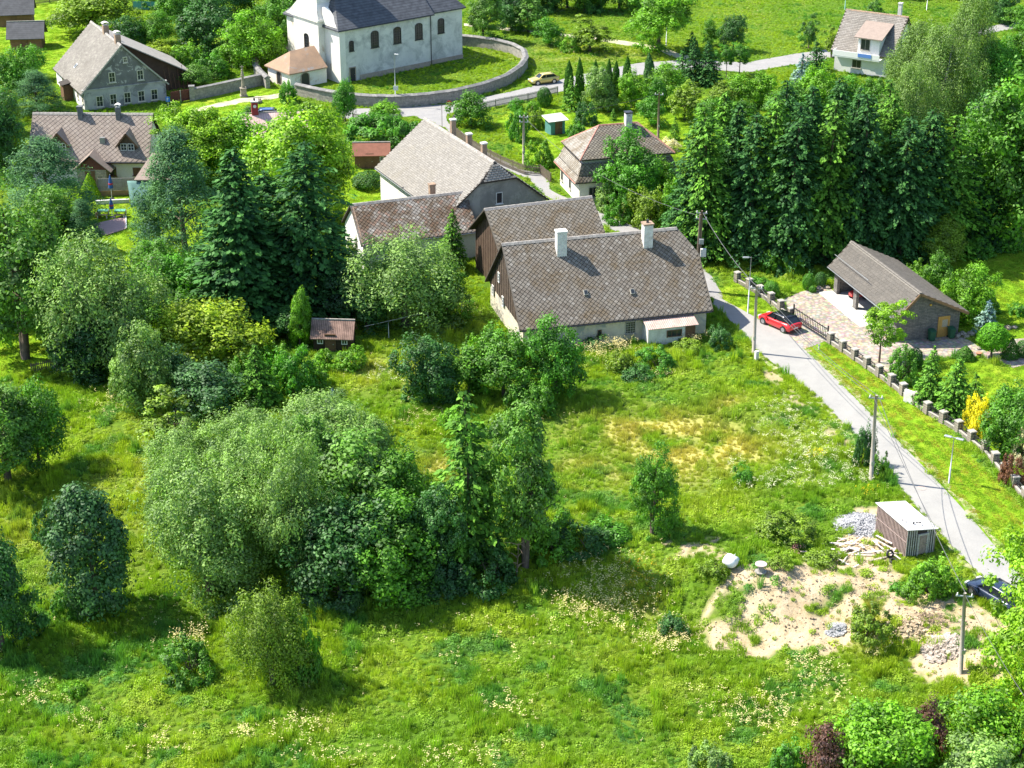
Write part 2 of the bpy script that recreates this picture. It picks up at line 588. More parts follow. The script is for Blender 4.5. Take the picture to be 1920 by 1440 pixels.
def quads(me, V, Q):
    V = np.asarray(V, np.float32); Q = np.asarray(Q, np.int32)
    me.vertices.add(len(V))
    me.vertices.foreach_set('co', V.ravel())
    k = Q.shape[1]
    me.loops.add(Q.size)
    me.loops.foreach_set('vertex_index', Q.ravel())
    me.polygons.add(len(Q))
    me.polygons.foreach_set('loop_start', np.arange(0, Q.size, k, dtype=np.int32))
    me.update(calc_edges=True)


def ground_mat():
    m, nt, b = newmat('ground')
    geo = nt.nodes.new('ShaderNodeNewGeometry')
    pos = geo.outputs['Position']
    at_ = nt.nodes.new('ShaderNodeAttribute'); at_.attribute_name = 'cov'
    sep = nt.nodes.new('ShaderNodeSeparateColor')
    nt.links.new(at_.outputs['Color'], sep.inputs[0])
    n1 = noise_node(nt, 0.12, 6, 0.65, pos)
    n2 = noise_node(nt, 1.8, 5, 0.7, pos)
    mead = ramp_node(nt, n1.outputs[0], [(0.3, (0.07, 0.15, 0.012)), (0.5, (0.10, 0.185, 0.014)), (0.7, (0.14, 0.20, 0.02))])
    fine = ramp_node(nt, n2.outputs[0], [(0.3, (0.55, 0.6, 0.55)), (0.7, (1.25, 1.2, 1.2))])
    col = mix_node(nt, 1.0, mead.outputs[0], fine.outputs[0], 'MULTIPLY')
    # lawn: mown, with paler worn swathes and faint mowing lines
    w = nt.nodes.new('ShaderNodeTexWave')
    w.inputs['Scale'].default_value = 0.28
    w.inputs['Distortion'].default_value = 2.0
    w.inputs['Detail'].default_value = 2
    mp = nt.nodes.new('ShaderNodeMapping')
    mp.inputs['Rotation'].default_value = (0, 0, math.radians(33))
    nt.links.new(pos, mp.inputs[0]); nt.links.new(mp.outputs[0], w.inputs['Vector'])
    n3 = noise_node(nt, 0.35, 5, 0.6, pos)
    lawn = ramp_node(nt, n3.outputs[0], [(0.3, (0.14, 0.29, 0.012)), (0.55, (0.205, 0.325, 0.015)), (0.75, (0.31, 0.35, 0.035))])
    lw = ramp_node(nt, w.outputs['Fac'], [(0.2, (0.88, 0.9, 0.9)), (0.8, (1.08, 1.06, 1.05))])
    lawn2 = mix_node(nt, 1.0, lawn.outputs[0], lw.outputs[0], 'MULTIPLY')
    fine2 = ramp_node(nt, n2.outputs[0], [(0.3, (0.82, 0.85, 0.8)), (0.7, (1.12, 1.1, 1.1))])
    lawn2 = mix_node(nt, 1.0, lawn2, fine2.outputs[0], 'MULTIPLY')
    col = mix_node(nt, sep.outputs[1], col, lawn2)
    dryc = ramp_node(nt, n2.outputs[0], [(0.3, (0.34, 0.32, 0.07)), (0.7, (0.52, 0.46, 0.15))])
    col = mix_node(nt, sep.outputs[2], col, dryc.outputs[0])
    n4 = noise_node(nt, 1.3, 8, 0.75, pos, 0.4)
    dc = ramp_node(nt, n4.outputs[0], [(0.25, (0.20, 0.135, 0.075)), (0.42, (0.42, 0.32, 0.19)), (0.62, (0.52, 0.42, 0.28)), (0.75, (0.60, 0.51, 0.37))])
    col = mix_node(nt, sep.outputs[0], col, dc.outputs[0])
    nt.links.new(col, b.inputs['Base Color'])
    b.inputs['Roughness'].default_value = 0.95
    b.inputs['Specular IOR Level'].default_value = 0.1
    bm = nt.nodes.new('ShaderNodeBump')
    bm.inputs['Strength'].default_value = 0.5
    bm.inputs['Distance'].default_value = 0.15
    n5 = noise_node(nt, 4.0, 4, 0.7, pos)
    nt.links.new(n5.outputs[0], bm.inputs['Height'])
    nt.links.new(bm.outputs[0], b.inputs['Normal'])
    return m


M['ground'] = ground_mat()
gme = terrain()
gme.materials.append(M['ground'])
tag(link('ground', gme), kind='structure')

# ---------------------------------------------------------------- leaves, crowns, trunks
def unit(a):
    return a / np.maximum(np.linalg.norm(a, axis=-1, keepdims=True), 1e-9)


def leaves(pos, nrm, size, aspect=0.6, along=None, rng=nrng):
    """one small pointed face for each leaf spray"""
    n = len(pos)
    nrm = unit(nrm)
    t = rng.normal(size=(n, 3)) if along is None else along + 0.25 * rng.normal(size=(n, 3))
    t = unit(t - nrm * (t * nrm).sum(-1, keepdims=True))
    b = np.cross(nrm, t)
    l = size[:, None] * 0.5
    w = l * aspect
    k = 0.15 * rng.normal(size=(n, 1))
    V = np.stack([pos - t * l, pos + b * w + t * l * k, pos + t * l, pos - b * w + t * l * k], 1)
    return V.reshape(-1, 3)


def leaf_mesh(name, parts, mat):
    """parts: list of (verts, value per face)"""
    V = np.concatenate([p[0] for p in parts])
    v = np.concatenate([p[1] for p in parts])
    me = bpy.data.meshes.new(name)
    quads(me, V, np.arange(len(V)).reshape(-1, 4))
    a = me.attributes.new('v', 'FLOAT', 'FACE')
    a.data.foreach_set('value', np.clip(v, 0, 1).astype(np.float32))
    me.materials.append(mat)
    return me


def rand_dirs(rng, n):
    return unit(rng.normal(size=(n, 3)))


def lobed(rng, dirs, k=9, amp=0.28):
    """uneven outline: radius factor by direction"""
    c = rand_dirs(rng, k)
    a = rng.uniform(0.4, 1, k) * amp
    s = rng.uniform(3, 7, k)
    f = np.ones(len(dirs)) * (1 - amp * 0.35)
    for i in range(k):
        f += a[i] * np.exp(s[i] * ((dirs * c[i]).sum(-1) - 1))
    return f


def crown_clumps(seed, r, z0, z1, nc, nl, leaf, cr=0.24, aspect=0.6, hang=0.0, top=0.0, inner=0.35, flat=1.0, lob=0.3, shape='egg', upbias=0.35, rag=0.35, gap=0.0):
    """a crown built of many leaf clumps spread through its volume"""
    rng = np.random.default_rng(seed)
    h = (z1 - z0) / 2
    zc = (z0 + z1) / 2
    d = rand_dirs(rng, nc * 3)
    d = d[d[:, 2] > -0.85][:nc]
    PROF = {'full': ((0, .72), (.12, .92), (.35, 1), (.6, .86), (.82, .55), (1, .12)), 'cone': ((0, .95), (.15, 1), (.45, .78), (.75, .45), (1, .06)), 'ovoid': ((0, .7), (.15, .95), (.4, 1), (.7, .75), (.88, .48), (1, .15))}
    nc = len(d)
    f = lobed(rng, d, 10, lob)
    rad = np.where(rng.random(nc) < inner, rng.uniform(0.35, 0.75, nc), rng.uniform(0.78, 1.0, nc)) * f
    zz = d[:, 2]
    wid = np.ones(nc)
    if shape == 'egg': wid = 1 - 0.25 * zz * (zz > 0)
    if shape == 'dome': zz = np.abs(zz) * 1.0 - 0.15
    if shape == 'flat': zz = zz * 0.8
    C = np.stack([d[:, 0] * r * rad * wid, d[:, 1] * r * rad * wid, zc + zz * h * rad], -1)
    if shape == 'multi':
        K = int(rng.integers(5, 8))
        la = np.arange(K) * 6.283 / K + rng.random(K)
        lo_ = rng.uniform(0.34, 0.62, K) * r
        lz = z0 + (z1 - z0) * rng.uniform(0.10, 0.66, K)
        lr_ = rng.uniform(0.36, 0.6, K) * r
        LC = np.concatenate([np.stack([lo_ * np.cos(la), lo_ * np.sin(la), lz], -1), [[0.1 * r, 0, z0 + 0.74 * (z1 - z0)], [-.2 * r, .15 * r, z0 + 0.5 * (z1 - z0)]]])
        LR = np.concatenate([lr_, [0.42 * r, 0.6 * r]])
        w_ = rng.choice(len(LR), nc, p=LR ** 2 / (LR ** 2).sum())
        C = LC[w_] + d * (LR[w_] * np.where(rng.random(nc) < inner, rng.uniform(0.3, 0.7, nc), rng.uniform(0.75, 1.12, nc)))[:, None] * np.array([1, 1, 1.2 * (z1 - z0) / (2.2 * r)])
        C[:, 2] = np.maximum(C[:, 2], z0)
    if shape in PROF:
        pt = np.array(PROF[shape])
        tt = rng.random(nc) ** 0.85
        an = rng.random(nc) * 6.283
        q2 = np.where(rng.random(nc) < inner, rng.uniform(0.25, 0.7, nc), rng.uniform(0.8, 1.0, nc))
        lb = 1 + lob * 0.45 * (np.sin(an * 2 + tt * 5 + seed) * 0.5 + np.sin(an * 3 - tt * 7 + seed * 2) * 0.5)
        R_c = np.interp(tt, pt[:, 0], pt[:, 1]) * r * q2 * lb * (1 - cr * 0.5)
        C = np.stack([R_c * np.cos(an), R_c * np.sin(an), z0 + 0.3 + (z1 - z0 - 0.3 - cr * r * 0.6) * tt * (0.93 + 0.14 * rng.random(nc))], -1)
    if shape == 'dome': C[:, 2] = z0 + np.maximum(zz, 0.05) * (z1 - z0) * rad
    crs = cr * r * rng.uniform(0.65, 1.3, nc)
    P, N, S, T, A = [], [], [], [], []
    for i in range(nc):
        n = int(nl * rng.uniform(0.7, 1.3))
        q = rand_dirs(rng, n)
        q = q[q[:, 2] > -0.6]
        n = len(q)
        rr = crs[i] * (1 - rag * rng.random(n) ** 1.5 + 0.18 * rng.normal(size=n))
        p = C[i] + q * rr[:, None] * np.array([1, 1, flat])
        if hang:
            p[:, 2] -= hang * crs[i] * rng.random(n) ** 1.2 * 2.2
        out = unit(C[i] - np.array([0, 0, zc - 0.2 * h]))
        nn = q * 1.15 + out * 0.35 + np.array([0, 0, upbias * 0.8]) + 0.42 * rng.normal(size=(n, 3))
        P.append(p); N.append(nn)
        S.append(leaf * rng.uniform(0.6, 1.35, n))
        T.append(np.clip(0.5 + 0.22 * rng.normal() + 0.2 * rng.normal(size=n), 0, 1))
    P, N, S, T = map(np.concatenate, (P, N, S, T))
    P[:, :2] *= r / np.percentile(np.hypot(P[:, 0], P[:, 1]), 97)
    P[:, 2] = z0 + (P[:, 2] - z0) * (z1 - z0) / (np.percentile(P[:, 2], 99.6) - z0)
    keep = P[:, 2] > 0.03
    P, N, S, T = P[keep], N[keep], S[keep], T[keep]
    al = np.tile(np.array([0, 0, -1.0]), (len(P), 1)) + 0.5 * rng.normal(size=(len(P), 3)) if hang else None
    if hang: N[:, 2] *= 0.5
    return leaves(P, N, S, aspect, al, rng), T


def crown_spruce(seed, h, r, z0, leaf, dens=1.0, droop=0.3, ragged=0.25, power=0.85, tone=0.0):
    """whorls of drooping boughs, each a fan of needle sprays"""
    rng = np.random.default_rng(seed)
    P, N, S, T, A = [], [], [], [], []
    nt_ = int((h - z0) / (0.34 / dens ** 0.5))
    for i in range(nt_):
        z = z0 + (h - z0) * (i + 0.5 * rng.random()) / nt_
        zj = 0.18
        u = (h - z) / (h - z0)
        R = r * (u ** power) * (1 + ragged * 0.4 * rng.normal()) + 0.05
        nb = max(4, int((5 + 7 * min(u * 1.4, 1)) * dens))
        a0 = rng.random() * 6.28
        for j in range(nb):
            a = a0 + 6.28 * j / nb + 0.25 * rng.normal()
            L = R * (1 - ragged * rng.random())
            ns = max(3, int(L / leaf * 3.2))
            t = np.sqrt(rng.random(ns)) if ns > 4 else rng.random(ns)
            side = rng.normal(size=ns) * 0.16 * L * (1.15 - t) + 0.05 * rng.normal(size=ns)
            dx, dy = math.cos(a), math.sin(a)
            up = 0.18 * L * t - droop * L * t ** 2 * (0.6 + 0.8 * u) + 0.10 * L * t ** 4
            hangz = -np.abs(rng.normal(size=ns)) * 0.12
            p = np.stack([dx * L * t - dy * side, dy * L * t + dx * side, min(z + zj * rng.normal(), h - 0.05) + up + hangz], -1)
            nn = np.stack([dx * 0.45 + 0 * t, dy * 0.45 + 0 * t, 0.9 + 0 * t], -1) + 0.45 * rng.normal(size=(ns, 3))
            al = np.stack([dx + 0 * t, dy + 0 * t, -0.5 + 0 * t], -1) + np.stack([-dy * side, dx * side, 0 * t], -1) * 1.5 / max(L, 0.3)
            P.append(p); N.append(nn); A.append(al)
            S.append(leaf * rng.uniform(0.7, 1.4, ns))
            T.append(np.clip(0.15 + 0.6 * t ** 2 + 0.2 * rng.normal() + 0.12 * rng.normal(size=ns) + tone, 0, 1))  # bough tips toned brighter, as if sunlit; inner sprays darker, as if shaded
    P, N, S, T, A = map(np.concatenate, (P, N, S, T, A))
    k = P[:, 2] > 0.02
    return leaves(P[k], N[k], S[k], 0.55, A[k], rng), T[k]


def crown_clipped(seed, prof, n, leaf, tone=0.0):
    """dense evergreen with a close outline; prof: (radius, z) from bottom to top"""
    rng = np.random.default_rng(seed)
    pr = np.array([p[0] for p in prof]); pz = np.array([p[1] for p in prof])
    u = rng.random(n * 3)
    z = pz[0] + (pz[-1] - pz[0]) * u
    rr = np.interp(z, pz, pr)
    k = rng.random(n * 3) < rr / pr.max() * 0.95 + 0.05
    z, rr = z[k][:n], rr[k][:n]
    a = rng.random(len(z)) * 6.283
    lump = 1 + 0.07 * np.sin(a * 3 + z * 4 + seed) + 0.05 * np.sin(a * 7 - z * 6)
    R = rr * lump * (0.82 + 0.2 * rng.random(len(z)))
    P = np.stack([R * np.cos(a), R * np.sin(a), z], -1)
    sl = -np.gradient(pr, pz)
    N = np.stack([np.cos(a), np.sin(a), np.interp(z, pz, sl) * 0.8 + 0.1], -1) + 0.5 * rng.normal(size=(len(z), 3))
    S = leaf * rng.uniform(0.6, 1.4, len(z))
    T = np.clip(0.5 + 0.2 * rng.normal(size=len(z)) + tone, 0, 1)
    al = np.tile(np.array([0, 0, 1.0]), (len(z), 1)) + 0.4 * rng.normal(size=(len(z), 3))
    return leaves(P, N, S, 0.6, al, rng), T


def trunk_mesh(name, h, r0, forks, reach, seed, mat, stems=1, spread=0.0, start=0.35):
    rng = random.Random(seed)
    mb = MB()
    for s in range(stems):
        a = 6.28 * s / stems + rng.random()
        pts, rad = [], []
        for k in range(6):
            t = k / 5
            pts.append((spread * t * math.cos(a) + 0.12 * t * h * 0.1 * rng.uniform(-1, 1), spread * t * math.sin(a) + 0.12 * t * h * 0.1 * rng.uniform(-1, 1), h * t - (0.25 if k == 0 else 0)))
            rad.append(r0 * (1.25 if k == 0 else 1) * (1 - 0.85 * t) + 0.01)
        mb.tube(pts, rad, 7)
        for q in range(forks):
            t = start + (0.95 - start) * (q + rng.random() * 0.6) / max(forks, 1)
            z = h * t
            i = min(int(t * 5), 4)
            f = t * 5 - i
            b = Vector(pts[i]).lerp(Vector(pts[i + 1]), f)
            aa = rng.random() * 6.28
            L = reach * (1.1 - 0.6 * t) * rng.uniform(0.6, 1)
            e = b + Vector((math.cos(aa) * L, math.sin(aa) * L, L * rng.uniform(0.3, 0.8)))
            mid = b.lerp(e, 0.5) + Vector((0, 0, L * 0.06))
            mb.tube([b, mid, e], [r0 * 0.42 * (1.05 - t), r0 * 0.28 * (1.05 - t), 0.015], 5)
    return mb.mesh(name, mat, True)


ARCH = {}


def arch(kind, h, r, crown, trunk):
    ARCH.setdefault(kind, []).append((h, r, crown, trunk))


def make_archetypes():
    L, Nd, B = M['leaf'], M['needle'], M['bark']
    sd = 100

    def cl(nm, mat, *a, **k):
        return leaf_mesh(nm, [crown_clumps(*a, **k)], mat)
    # broadleaf trees: large, medium, small
    for i in range(3):
        sd += 7
        arch('broad', 12, 4.6, cl('crown', L, sd, 4.5, 0.7, 12, 260, 125, 0.30, cr=0.175, inner=0.2, shape='multi'), trunk_mesh('trunk', 9, 0.3, 9, 3.4, sd, B))
    for i in range(3):
        sd += 7
        arch('broad', 7, 3.0, cl('crown', L, sd, 2.95, 0.3, 7, 165, 105, 0.23, cr=0.2, inner=0.2, shape='multi'), trunk_mesh('trunk', 5, 0.18, 7, 2.2, sd, B))
    for i in range(2):
        sd += 7
        arch('broad', 4, 1.8, cl('crown', L, sd, 1.8, 0.15, 4, 95, 90, 0.17, cr=0.23, inner=0.15, shape='multi'), trunk_mesh('trunk', 2.8, 0.1, 5, 1.2, sd, B))
    # airy trees with stems showing through
    for i in range(3):
        sd += 7
        arch('airy', 11, 3.8, cl('crown', L, sd, 3.7, 1.2, 11, 185, 115, 0.26, cr=0.21, inner=0.35, lob=0.45, rag=0.6), trunk_mesh('trunk', 9, 0.24, 12, 3.2, sd, B, 2, 0.9))
    for i in range(2):
        sd += 7
        arch('airy', 5.5, 1.9, cl('crown', L, sd, 1.85, 0.4, 5.5, 80, 95, 0.2, cr=0.24, inner=0.3, lob=0.45, rag=0.6), trunk_mesh('trunk', 4.2, 0.1, 8, 1.5, sd, B, 2, 0.4))
    # willows: soft, silvery, full to the ground
    for i in range(3):
        sd += 7
        arch('willow', 9, 4.4, cl('crown', L, sd, 4.3, 0.1, 9, 270, 125, 0.23, cr=0.17, inner=0.12, shape='multi', aspect=0.45, lob=0.35, upbias=0.5, flat=1.1), trunk_mesh('trunk', 6, 0.25, 8, 3, sd, B, 2, 0.8))
    # bushes
    for i in range(3):
        sd += 7
        arch('bush', 2.6, 1.9, cl('crown', L, sd, 1.85, 0.1, 2.5, 95, 90, 0.16, cr=0.22, shape='dome', inner=0.1, lob=0.65), trunk_mesh('stem', 1.4, 0.05, 5, 0.9, sd, B, 3, 0.5, 0.2))
    for i in range(2):
        sd += 7
        arch('bush', 1.3, 1.1, cl('crown', L, sd, 1.05, 0.05, 1.25, 42, 90, 0.13, cr=0.32, shape='dome', inner=0.1, lob=0.4), trunk_mesh('stem', 0.7, 0.03, 4, 0.5, sd, B, 3, 0.3, 0.2))
    for i in range(2):
        sd += 7
        arch('conical', 8, 2.6, cl('crown', L, sd, 2.6, 0.2, 8, 180, 105, 0.24, cr=0.22, inner=0.25, shape='ovoid', lob=0.6), trunk_mesh('trunk', 6.5, 0.18, 7, 1.6, sd, B))
    # spruces
    for i in range(4):
        sd += 7
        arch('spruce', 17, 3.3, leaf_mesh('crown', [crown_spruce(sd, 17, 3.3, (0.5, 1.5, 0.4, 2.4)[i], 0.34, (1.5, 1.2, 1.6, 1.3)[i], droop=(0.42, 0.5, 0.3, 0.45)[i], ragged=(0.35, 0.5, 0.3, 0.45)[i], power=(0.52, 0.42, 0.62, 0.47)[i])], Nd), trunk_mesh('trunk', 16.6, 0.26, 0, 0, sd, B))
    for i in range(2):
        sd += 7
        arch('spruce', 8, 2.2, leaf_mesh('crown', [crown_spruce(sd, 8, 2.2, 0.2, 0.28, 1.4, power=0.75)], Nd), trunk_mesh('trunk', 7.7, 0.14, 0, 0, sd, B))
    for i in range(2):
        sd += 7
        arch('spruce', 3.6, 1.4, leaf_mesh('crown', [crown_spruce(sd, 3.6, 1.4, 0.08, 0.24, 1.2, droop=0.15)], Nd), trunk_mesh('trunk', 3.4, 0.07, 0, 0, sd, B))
    # a thin, gappy spruce
    arch('thin_spruce', 11, 2.2, leaf_mesh('crown', [crown_spruce(941, 11, 2.2, 0.5, 0.32, 1.15, droop=0.45, ragged=0.5, power=0.42)], Nd), trunk_mesh('trunk', 10.6, 0.15, 14, 1.2, 941, B, start=0.2))
    # pines: flat needle pads on open boughs
    for i in range(2):
        sd += 7
        arch('pine', 11, 3.8, cl('crown', Nd, sd, 3.8, 0.9, 11, 190, 135, 0.24, cr=0.2, inner=0.22, flat=0.62, lob=0.5, aspect=0.35, upbias=0.7, shape='cone'), trunk_mesh('trunk', 9.5, 0.24, 14, 3, sd, B))
    # weeping birch
    for i in range(2):
        sd += 7
        arch('birch', 13, 4.2, cl('crown', L, sd, 4.0, 1.0, 13, 280, 170, 0.23, cr=0.22, inner=0.25, hang=1.1, aspect=0.4, lob=0.4, shape='egg'), trunk_mesh('trunk', 11, 0.2, 12, 3, sd, M['bark_pale'], 2, 1.0))
    # clipped and garden evergreens
    arch('column', 5, 0.75, leaf_mesh('crown', [crown_clipped(21, [(0.45, 0.05), (0.72, 0.8), (0.75, 2.2), (0.55, 3.8), (0.05, 5)], 5200, 0.19)], Nd), trunk_mesh('trunk', 4.4, 0.08, 0, 0, 2, B))
    arch('column', 5, 0.85, leaf_mesh('crown', [crown_clipped(22, [(0.5, 0.05), (0.8, 0.7), (0.85, 1.8), (0.6, 3.6), (0.08, 5)], 5200, 0.2)], Nd), trunk_mesh('trunk', 4.4, 0.08, 0, 0, 3, B))
    arch('cone', 2.6, 1.15, leaf_mesh('crown', [crown_clipped(23, [(0.95, 0.03), (1.15, 0.4), (0.85, 1.2), (0.4, 2.1), (0.03, 2.6)], 4200, 0.13)], Nd), trunk_mesh('trunk', 2.2, 0.06, 0, 0, 4, B))
    arch('ball', 2.0, 1.1, leaf_mesh('crown', [crown_clipped(24, [(0.6, 0.03), (0.95, 0.3), (1.1, 0.9), (0.9, 1.5), (0.5, 1.88), (0.05, 2.0)], 4200, 0.13)], L), trunk_mesh('trunk', 1.6, 0.06, 0, 0, 5, B))
    arch('standard', 3.2, 1.25, leaf_mesh('crown', [crown_clipped(25, [(0.3, 0.7), (0.95, 0.95), (1.25, 1.6), (1.15, 2.3), (0.7, 2.95), (0.05, 3.2)], 5200, 0.16)], Nd), trunk_mesh('trunk', 2.7, 0.09, 0, 0, 6, B))
    # light layered garden tree
    arch('layered', 5, 2.6, cl('crown', L, 977, 2.5, 1.5, 5, 75, 110, 0.19, cr=0.25, flat=0.38, lob=0.5, inner=0.3, upbias=0.8, shape='flat'), trunk_mesh('trunk', 4.2, 0.09, 12, 2.0, 977, B, start=0.3))
    arch('umbrella', 3.6, 3.0, cl('crown', L, 988, 2.9, 1.2, 3.6, 110, 90, 0.26, cr=0.2, flat=0.5, lob=0.3, inner=0.1, upbias=0.9, shape='dome'), trunk_mesh('trunk', 2.6, 0.12, 10, 2.2, 988, B, 2, 0.5, 0.4))


make_archetypes()
_cnt = {}


def plant(kind, bx, by, ty, wpx, col, name, label, cat='tree', group=None, v=None, p=None, squash=1.0):
    """one plant: foot at a spot of the ground, height and spread read off the photograph"""
    b = p or ground(bx, by)
    d = ray(bx, ty)
    h = max(CAMH + d.z * (b.y / d.y) - b.z, 0.3)
    r = wpx / scl(b) / 2 * dict(broad=1.2, willow=1.15, pine=1.25, bush=1.12, airy=1.25).get(kind, 1.05)
    # the far rim of a wide crown lifts its outline: allow for it
    h = max(h - 0.12 * r, 0.6 * h)
    L = ARCH[kind]
    ih = min({a[0] for a in L}, key=lambda q: abs(math.log(q / h)))
    c = [a for a in L if a[0] == ih]
    i = _cnt.get((kind, ih), 0)
    _cnt[(kind, ih)] = i + 1
    ah, ar, crown, trunk = c[(i if v is None else v) % len(c)]
    e = empty(name, (b.x, b.y, b.z - 0.03), rnd.uniform(0, 6.28), label, cat, group)
    e.rotation_euler = (rnd.gauss(0, .03), rnd.gauss(0, .03), rnd.uniform(0, 6.28))
    e.scale = (r / ar, r / ar * rnd.uniform(0.92, 1.08), h / ah)
    t = link('trunk' if cat == 'tree' else 'stem', trunk, e)
    k = link('crown' if cat == 'tree' else 'foliage', crown, e)
    f = rnd.uniform(0.92, 1.08)
    k.color = (col[0] * f, col[1] * f, col[2] * f, 1)
    return e


# ---------------------------------------------------------------- grass and meadow plants
def tuft(seed, n, h, spread, w, lean=0.5):
    rng = np.random.default_rng(seed)
    a = rng.random(n) * 6.283
    rr = spread * np.sqrt(rng.random(n))
    x, y = rr * np.cos(a), rr * np.sin(a)
    hh = h * rng.uniform(0.55, 1.15, n)
    la = rng.random(n) * 6.283
    ll = lean * hh * rng.uniform(0.2, 1, n)
    wa = rng.random(n) * 3.14
    wx, wy = np.cos(wa) * w / 2, np.sin(wa) * w / 2
    z0 = np.full(n, -0.05)
    b0 = np.stack([x - wx, y - wy, z0], -1); b1 = np.stack([x + wx, y + wy, z0], -1)
    mx, my = x + np.cos(la) * ll * 0.35, y + np.sin(la) * ll * 0.35
    m0 = np.stack([mx - wx * .8, my - wy * .8, hh * 0.6], -1); m1 = np.stack([mx + wx * .8, my + wy * .8, hh * 0.6], -1)
    tx, ty_ = x + np.cos(la) * ll, y + np.sin(la) * ll
    t0 = np.stack([tx - wx * .2, ty_ - wy * .2, hh], -1); t1 = np.stack([tx + wx * .2, ty_ + wy * .2, hh], -1)
    V = np.concatenate([np.stack([b0, b1, m1, m0], 1).reshape(-1, 3), np.stack([m0, m1, t1, t0], 1).reshape(-1, 3)])
    v = np.tile(np.clip(0.5 + 0.3 * rng.normal(size=n), 0, 1), 2)
    return V, v


def herb(seed, n, h, spread, leaf):
    rng = np.random.default_rng(seed)
    d = rand_dirs(rng, n)
    d[:, 2] = np.abs(d[:, 2])
    rr = rng.uniform(0.55, 1, n)[:, None]
    P = d * rr * np.array([spread, spread, h])
    return leaves(P, d + np.array([0, 0, 0.8]) + 0.5 * rng.normal(size=(n, 3)), leaf * rng.uniform(0.6, 1.3, n), 0.55, None, rng), np.clip(0.5 + 0.25 * rng.normal(size=n), 0, 1)


def blossom(seed, n, h, spread, size):
    """flower heads on top of a plant"""
    rng = np.random.default_rng(seed)
    a = rng.random(n) * 6.283
    rr = spread * np.sqrt(rng.random(n))
    P = np.stack([rr * np.cos(a), rr * np.sin(a), h * rng.uniform(0.7, 1.1, n)], -1)
    return leaves(P, np.tile([0.0, -0.2, 1.0], (n, 1)) + 0.5 * rng.normal(size=(n, 3)), size * rng.uniform(0.6, 1.3, n), 0.9, None, rng), np.full(n, 0.6)


def scatter(name, protos, P, rot, scale, col, idx, label):
    """one object that sets a small plant mesh on each of many spots"""
    c = bpy.data.collections.new(name + '_kinds')
    for k, pr in enumerate(protos):
        o = bpy.data.objects.new('%s_kind_%02d' % (name, k), pr)
        c.objects.link(o)
    me = bpy.data.meshes.new(name)
    n = len(P)
    me.vertices.add(n)
    me.vertices.foreach_set('co', np.asarray(P, np.float32).ravel())

    def att(nm, ty, data, key):
        a = me.attributes.new(nm, ty, 'POINT')
        a.data.foreach_set(key, np.asarray(data).ravel())
    att('rot', 'FLOAT_VECTOR', np.stack([0 * rot, 0 * rot, rot], -1).astype(np.float32), 'vector')
    att('scl', 'FLOAT_VECTOR', np.asarray(scale, np.float32), 'vector')
    att('gcol', 'FLOAT_COLOR', np.concatenate([col, np.ones((n, 1))], 1).astype(np.float32), 'color')
    att('idx', 'INT', idx.astype(np.int32), 'value')
    ng = bpy.data.node_groups.new(name, 'GeometryNodeTree')
    ng.interface.new_socket('Geometry', in_out='INPUT', socket_type='NodeSocketGeometry')
    ng.interface.new_socket('Geometry', in_out='OUTPUT', socket_type='NodeSocketGeometry')
    N, Lk = ng.nodes, ng.links
    gi, go = N.new('NodeGroupInput'), N.new('NodeGroupOutput')
    m2p = N.new('GeometryNodeMeshToPoints')
    iop = N.new('GeometryNodeInstanceOnPoints')
    ci = N.new('GeometryNodeCollectionInfo')
    ci.inputs[0].default_value = c
    ci.inputs['Separate Children'].default_value = True
    ci.inputs['Reset Children'].default_value = True

    def na(nm, ty):
        q = N.new('GeometryNodeInputNamedAttribute')
        q.data_type = ty
        q.inputs[0].default_value = nm
        return q.outputs[0]
    Lk.new(gi.outputs[0], m2p.inputs[0])
    Lk.new(m2p.outputs[0], iop.inputs['Points'])
    Lk.new(ci.outputs[0], iop.inputs['Instance'])
    iop.inputs['Pick Instance'].default_value = True
    Lk.new(na('idx', 'INT'), iop.inputs['Instance Index'])
    Lk.new(na('rot', 'FLOAT_VECTOR'), iop.inputs['Rotation'])
    Lk.new(na('scl', 'FLOAT_VECTOR'), iop.inputs['Scale'])
    Lk.new(iop.outputs[0], go.inputs[0])
    o = link(name, me)
    o.modifiers.new('scatter', 'NODES').node_group = ng
    return tag(o, label, name.split('_')[-1], kind='stuff')


GP = [leaf_mesh('tuft', [tuft(k, 60, 0.34, 0.30, 0.035)], M['grass']) for k in range(3)] + \
     [leaf_mesh('herb', [herb(k + 9, 70, 0.30, 0.34, 0.12)], M['grass']) for k in range(3)] + \
     [leaf_mesh('tall_tuft', [tuft(k + 20, 50, 0.75, 0.26, 0.035, 0.35)], M['grass']) for k in range(2)] + \
     [leaf_mesh('short_tuft', [tuft(k + 30, 46, 0.09, 0.34, 0.035, 0.8)], M['grass']) for k in range(2)]


def visible_box(n, rng, y0=84, y1=300):
    """random spots over the part of the land in view, evenly by area"""
    y = y0 + (y1 - y0) * np.sqrt(rng.random(n)) if False else rng.uniform(y0, y1, n)
    half = 0.325 * y + 14
    k = rng.random(n) < half / (0.325 * y1 + 14)
    y, half = y[k], half[k]
    return rng.uniform(-1, 1, len(y)) * half, y


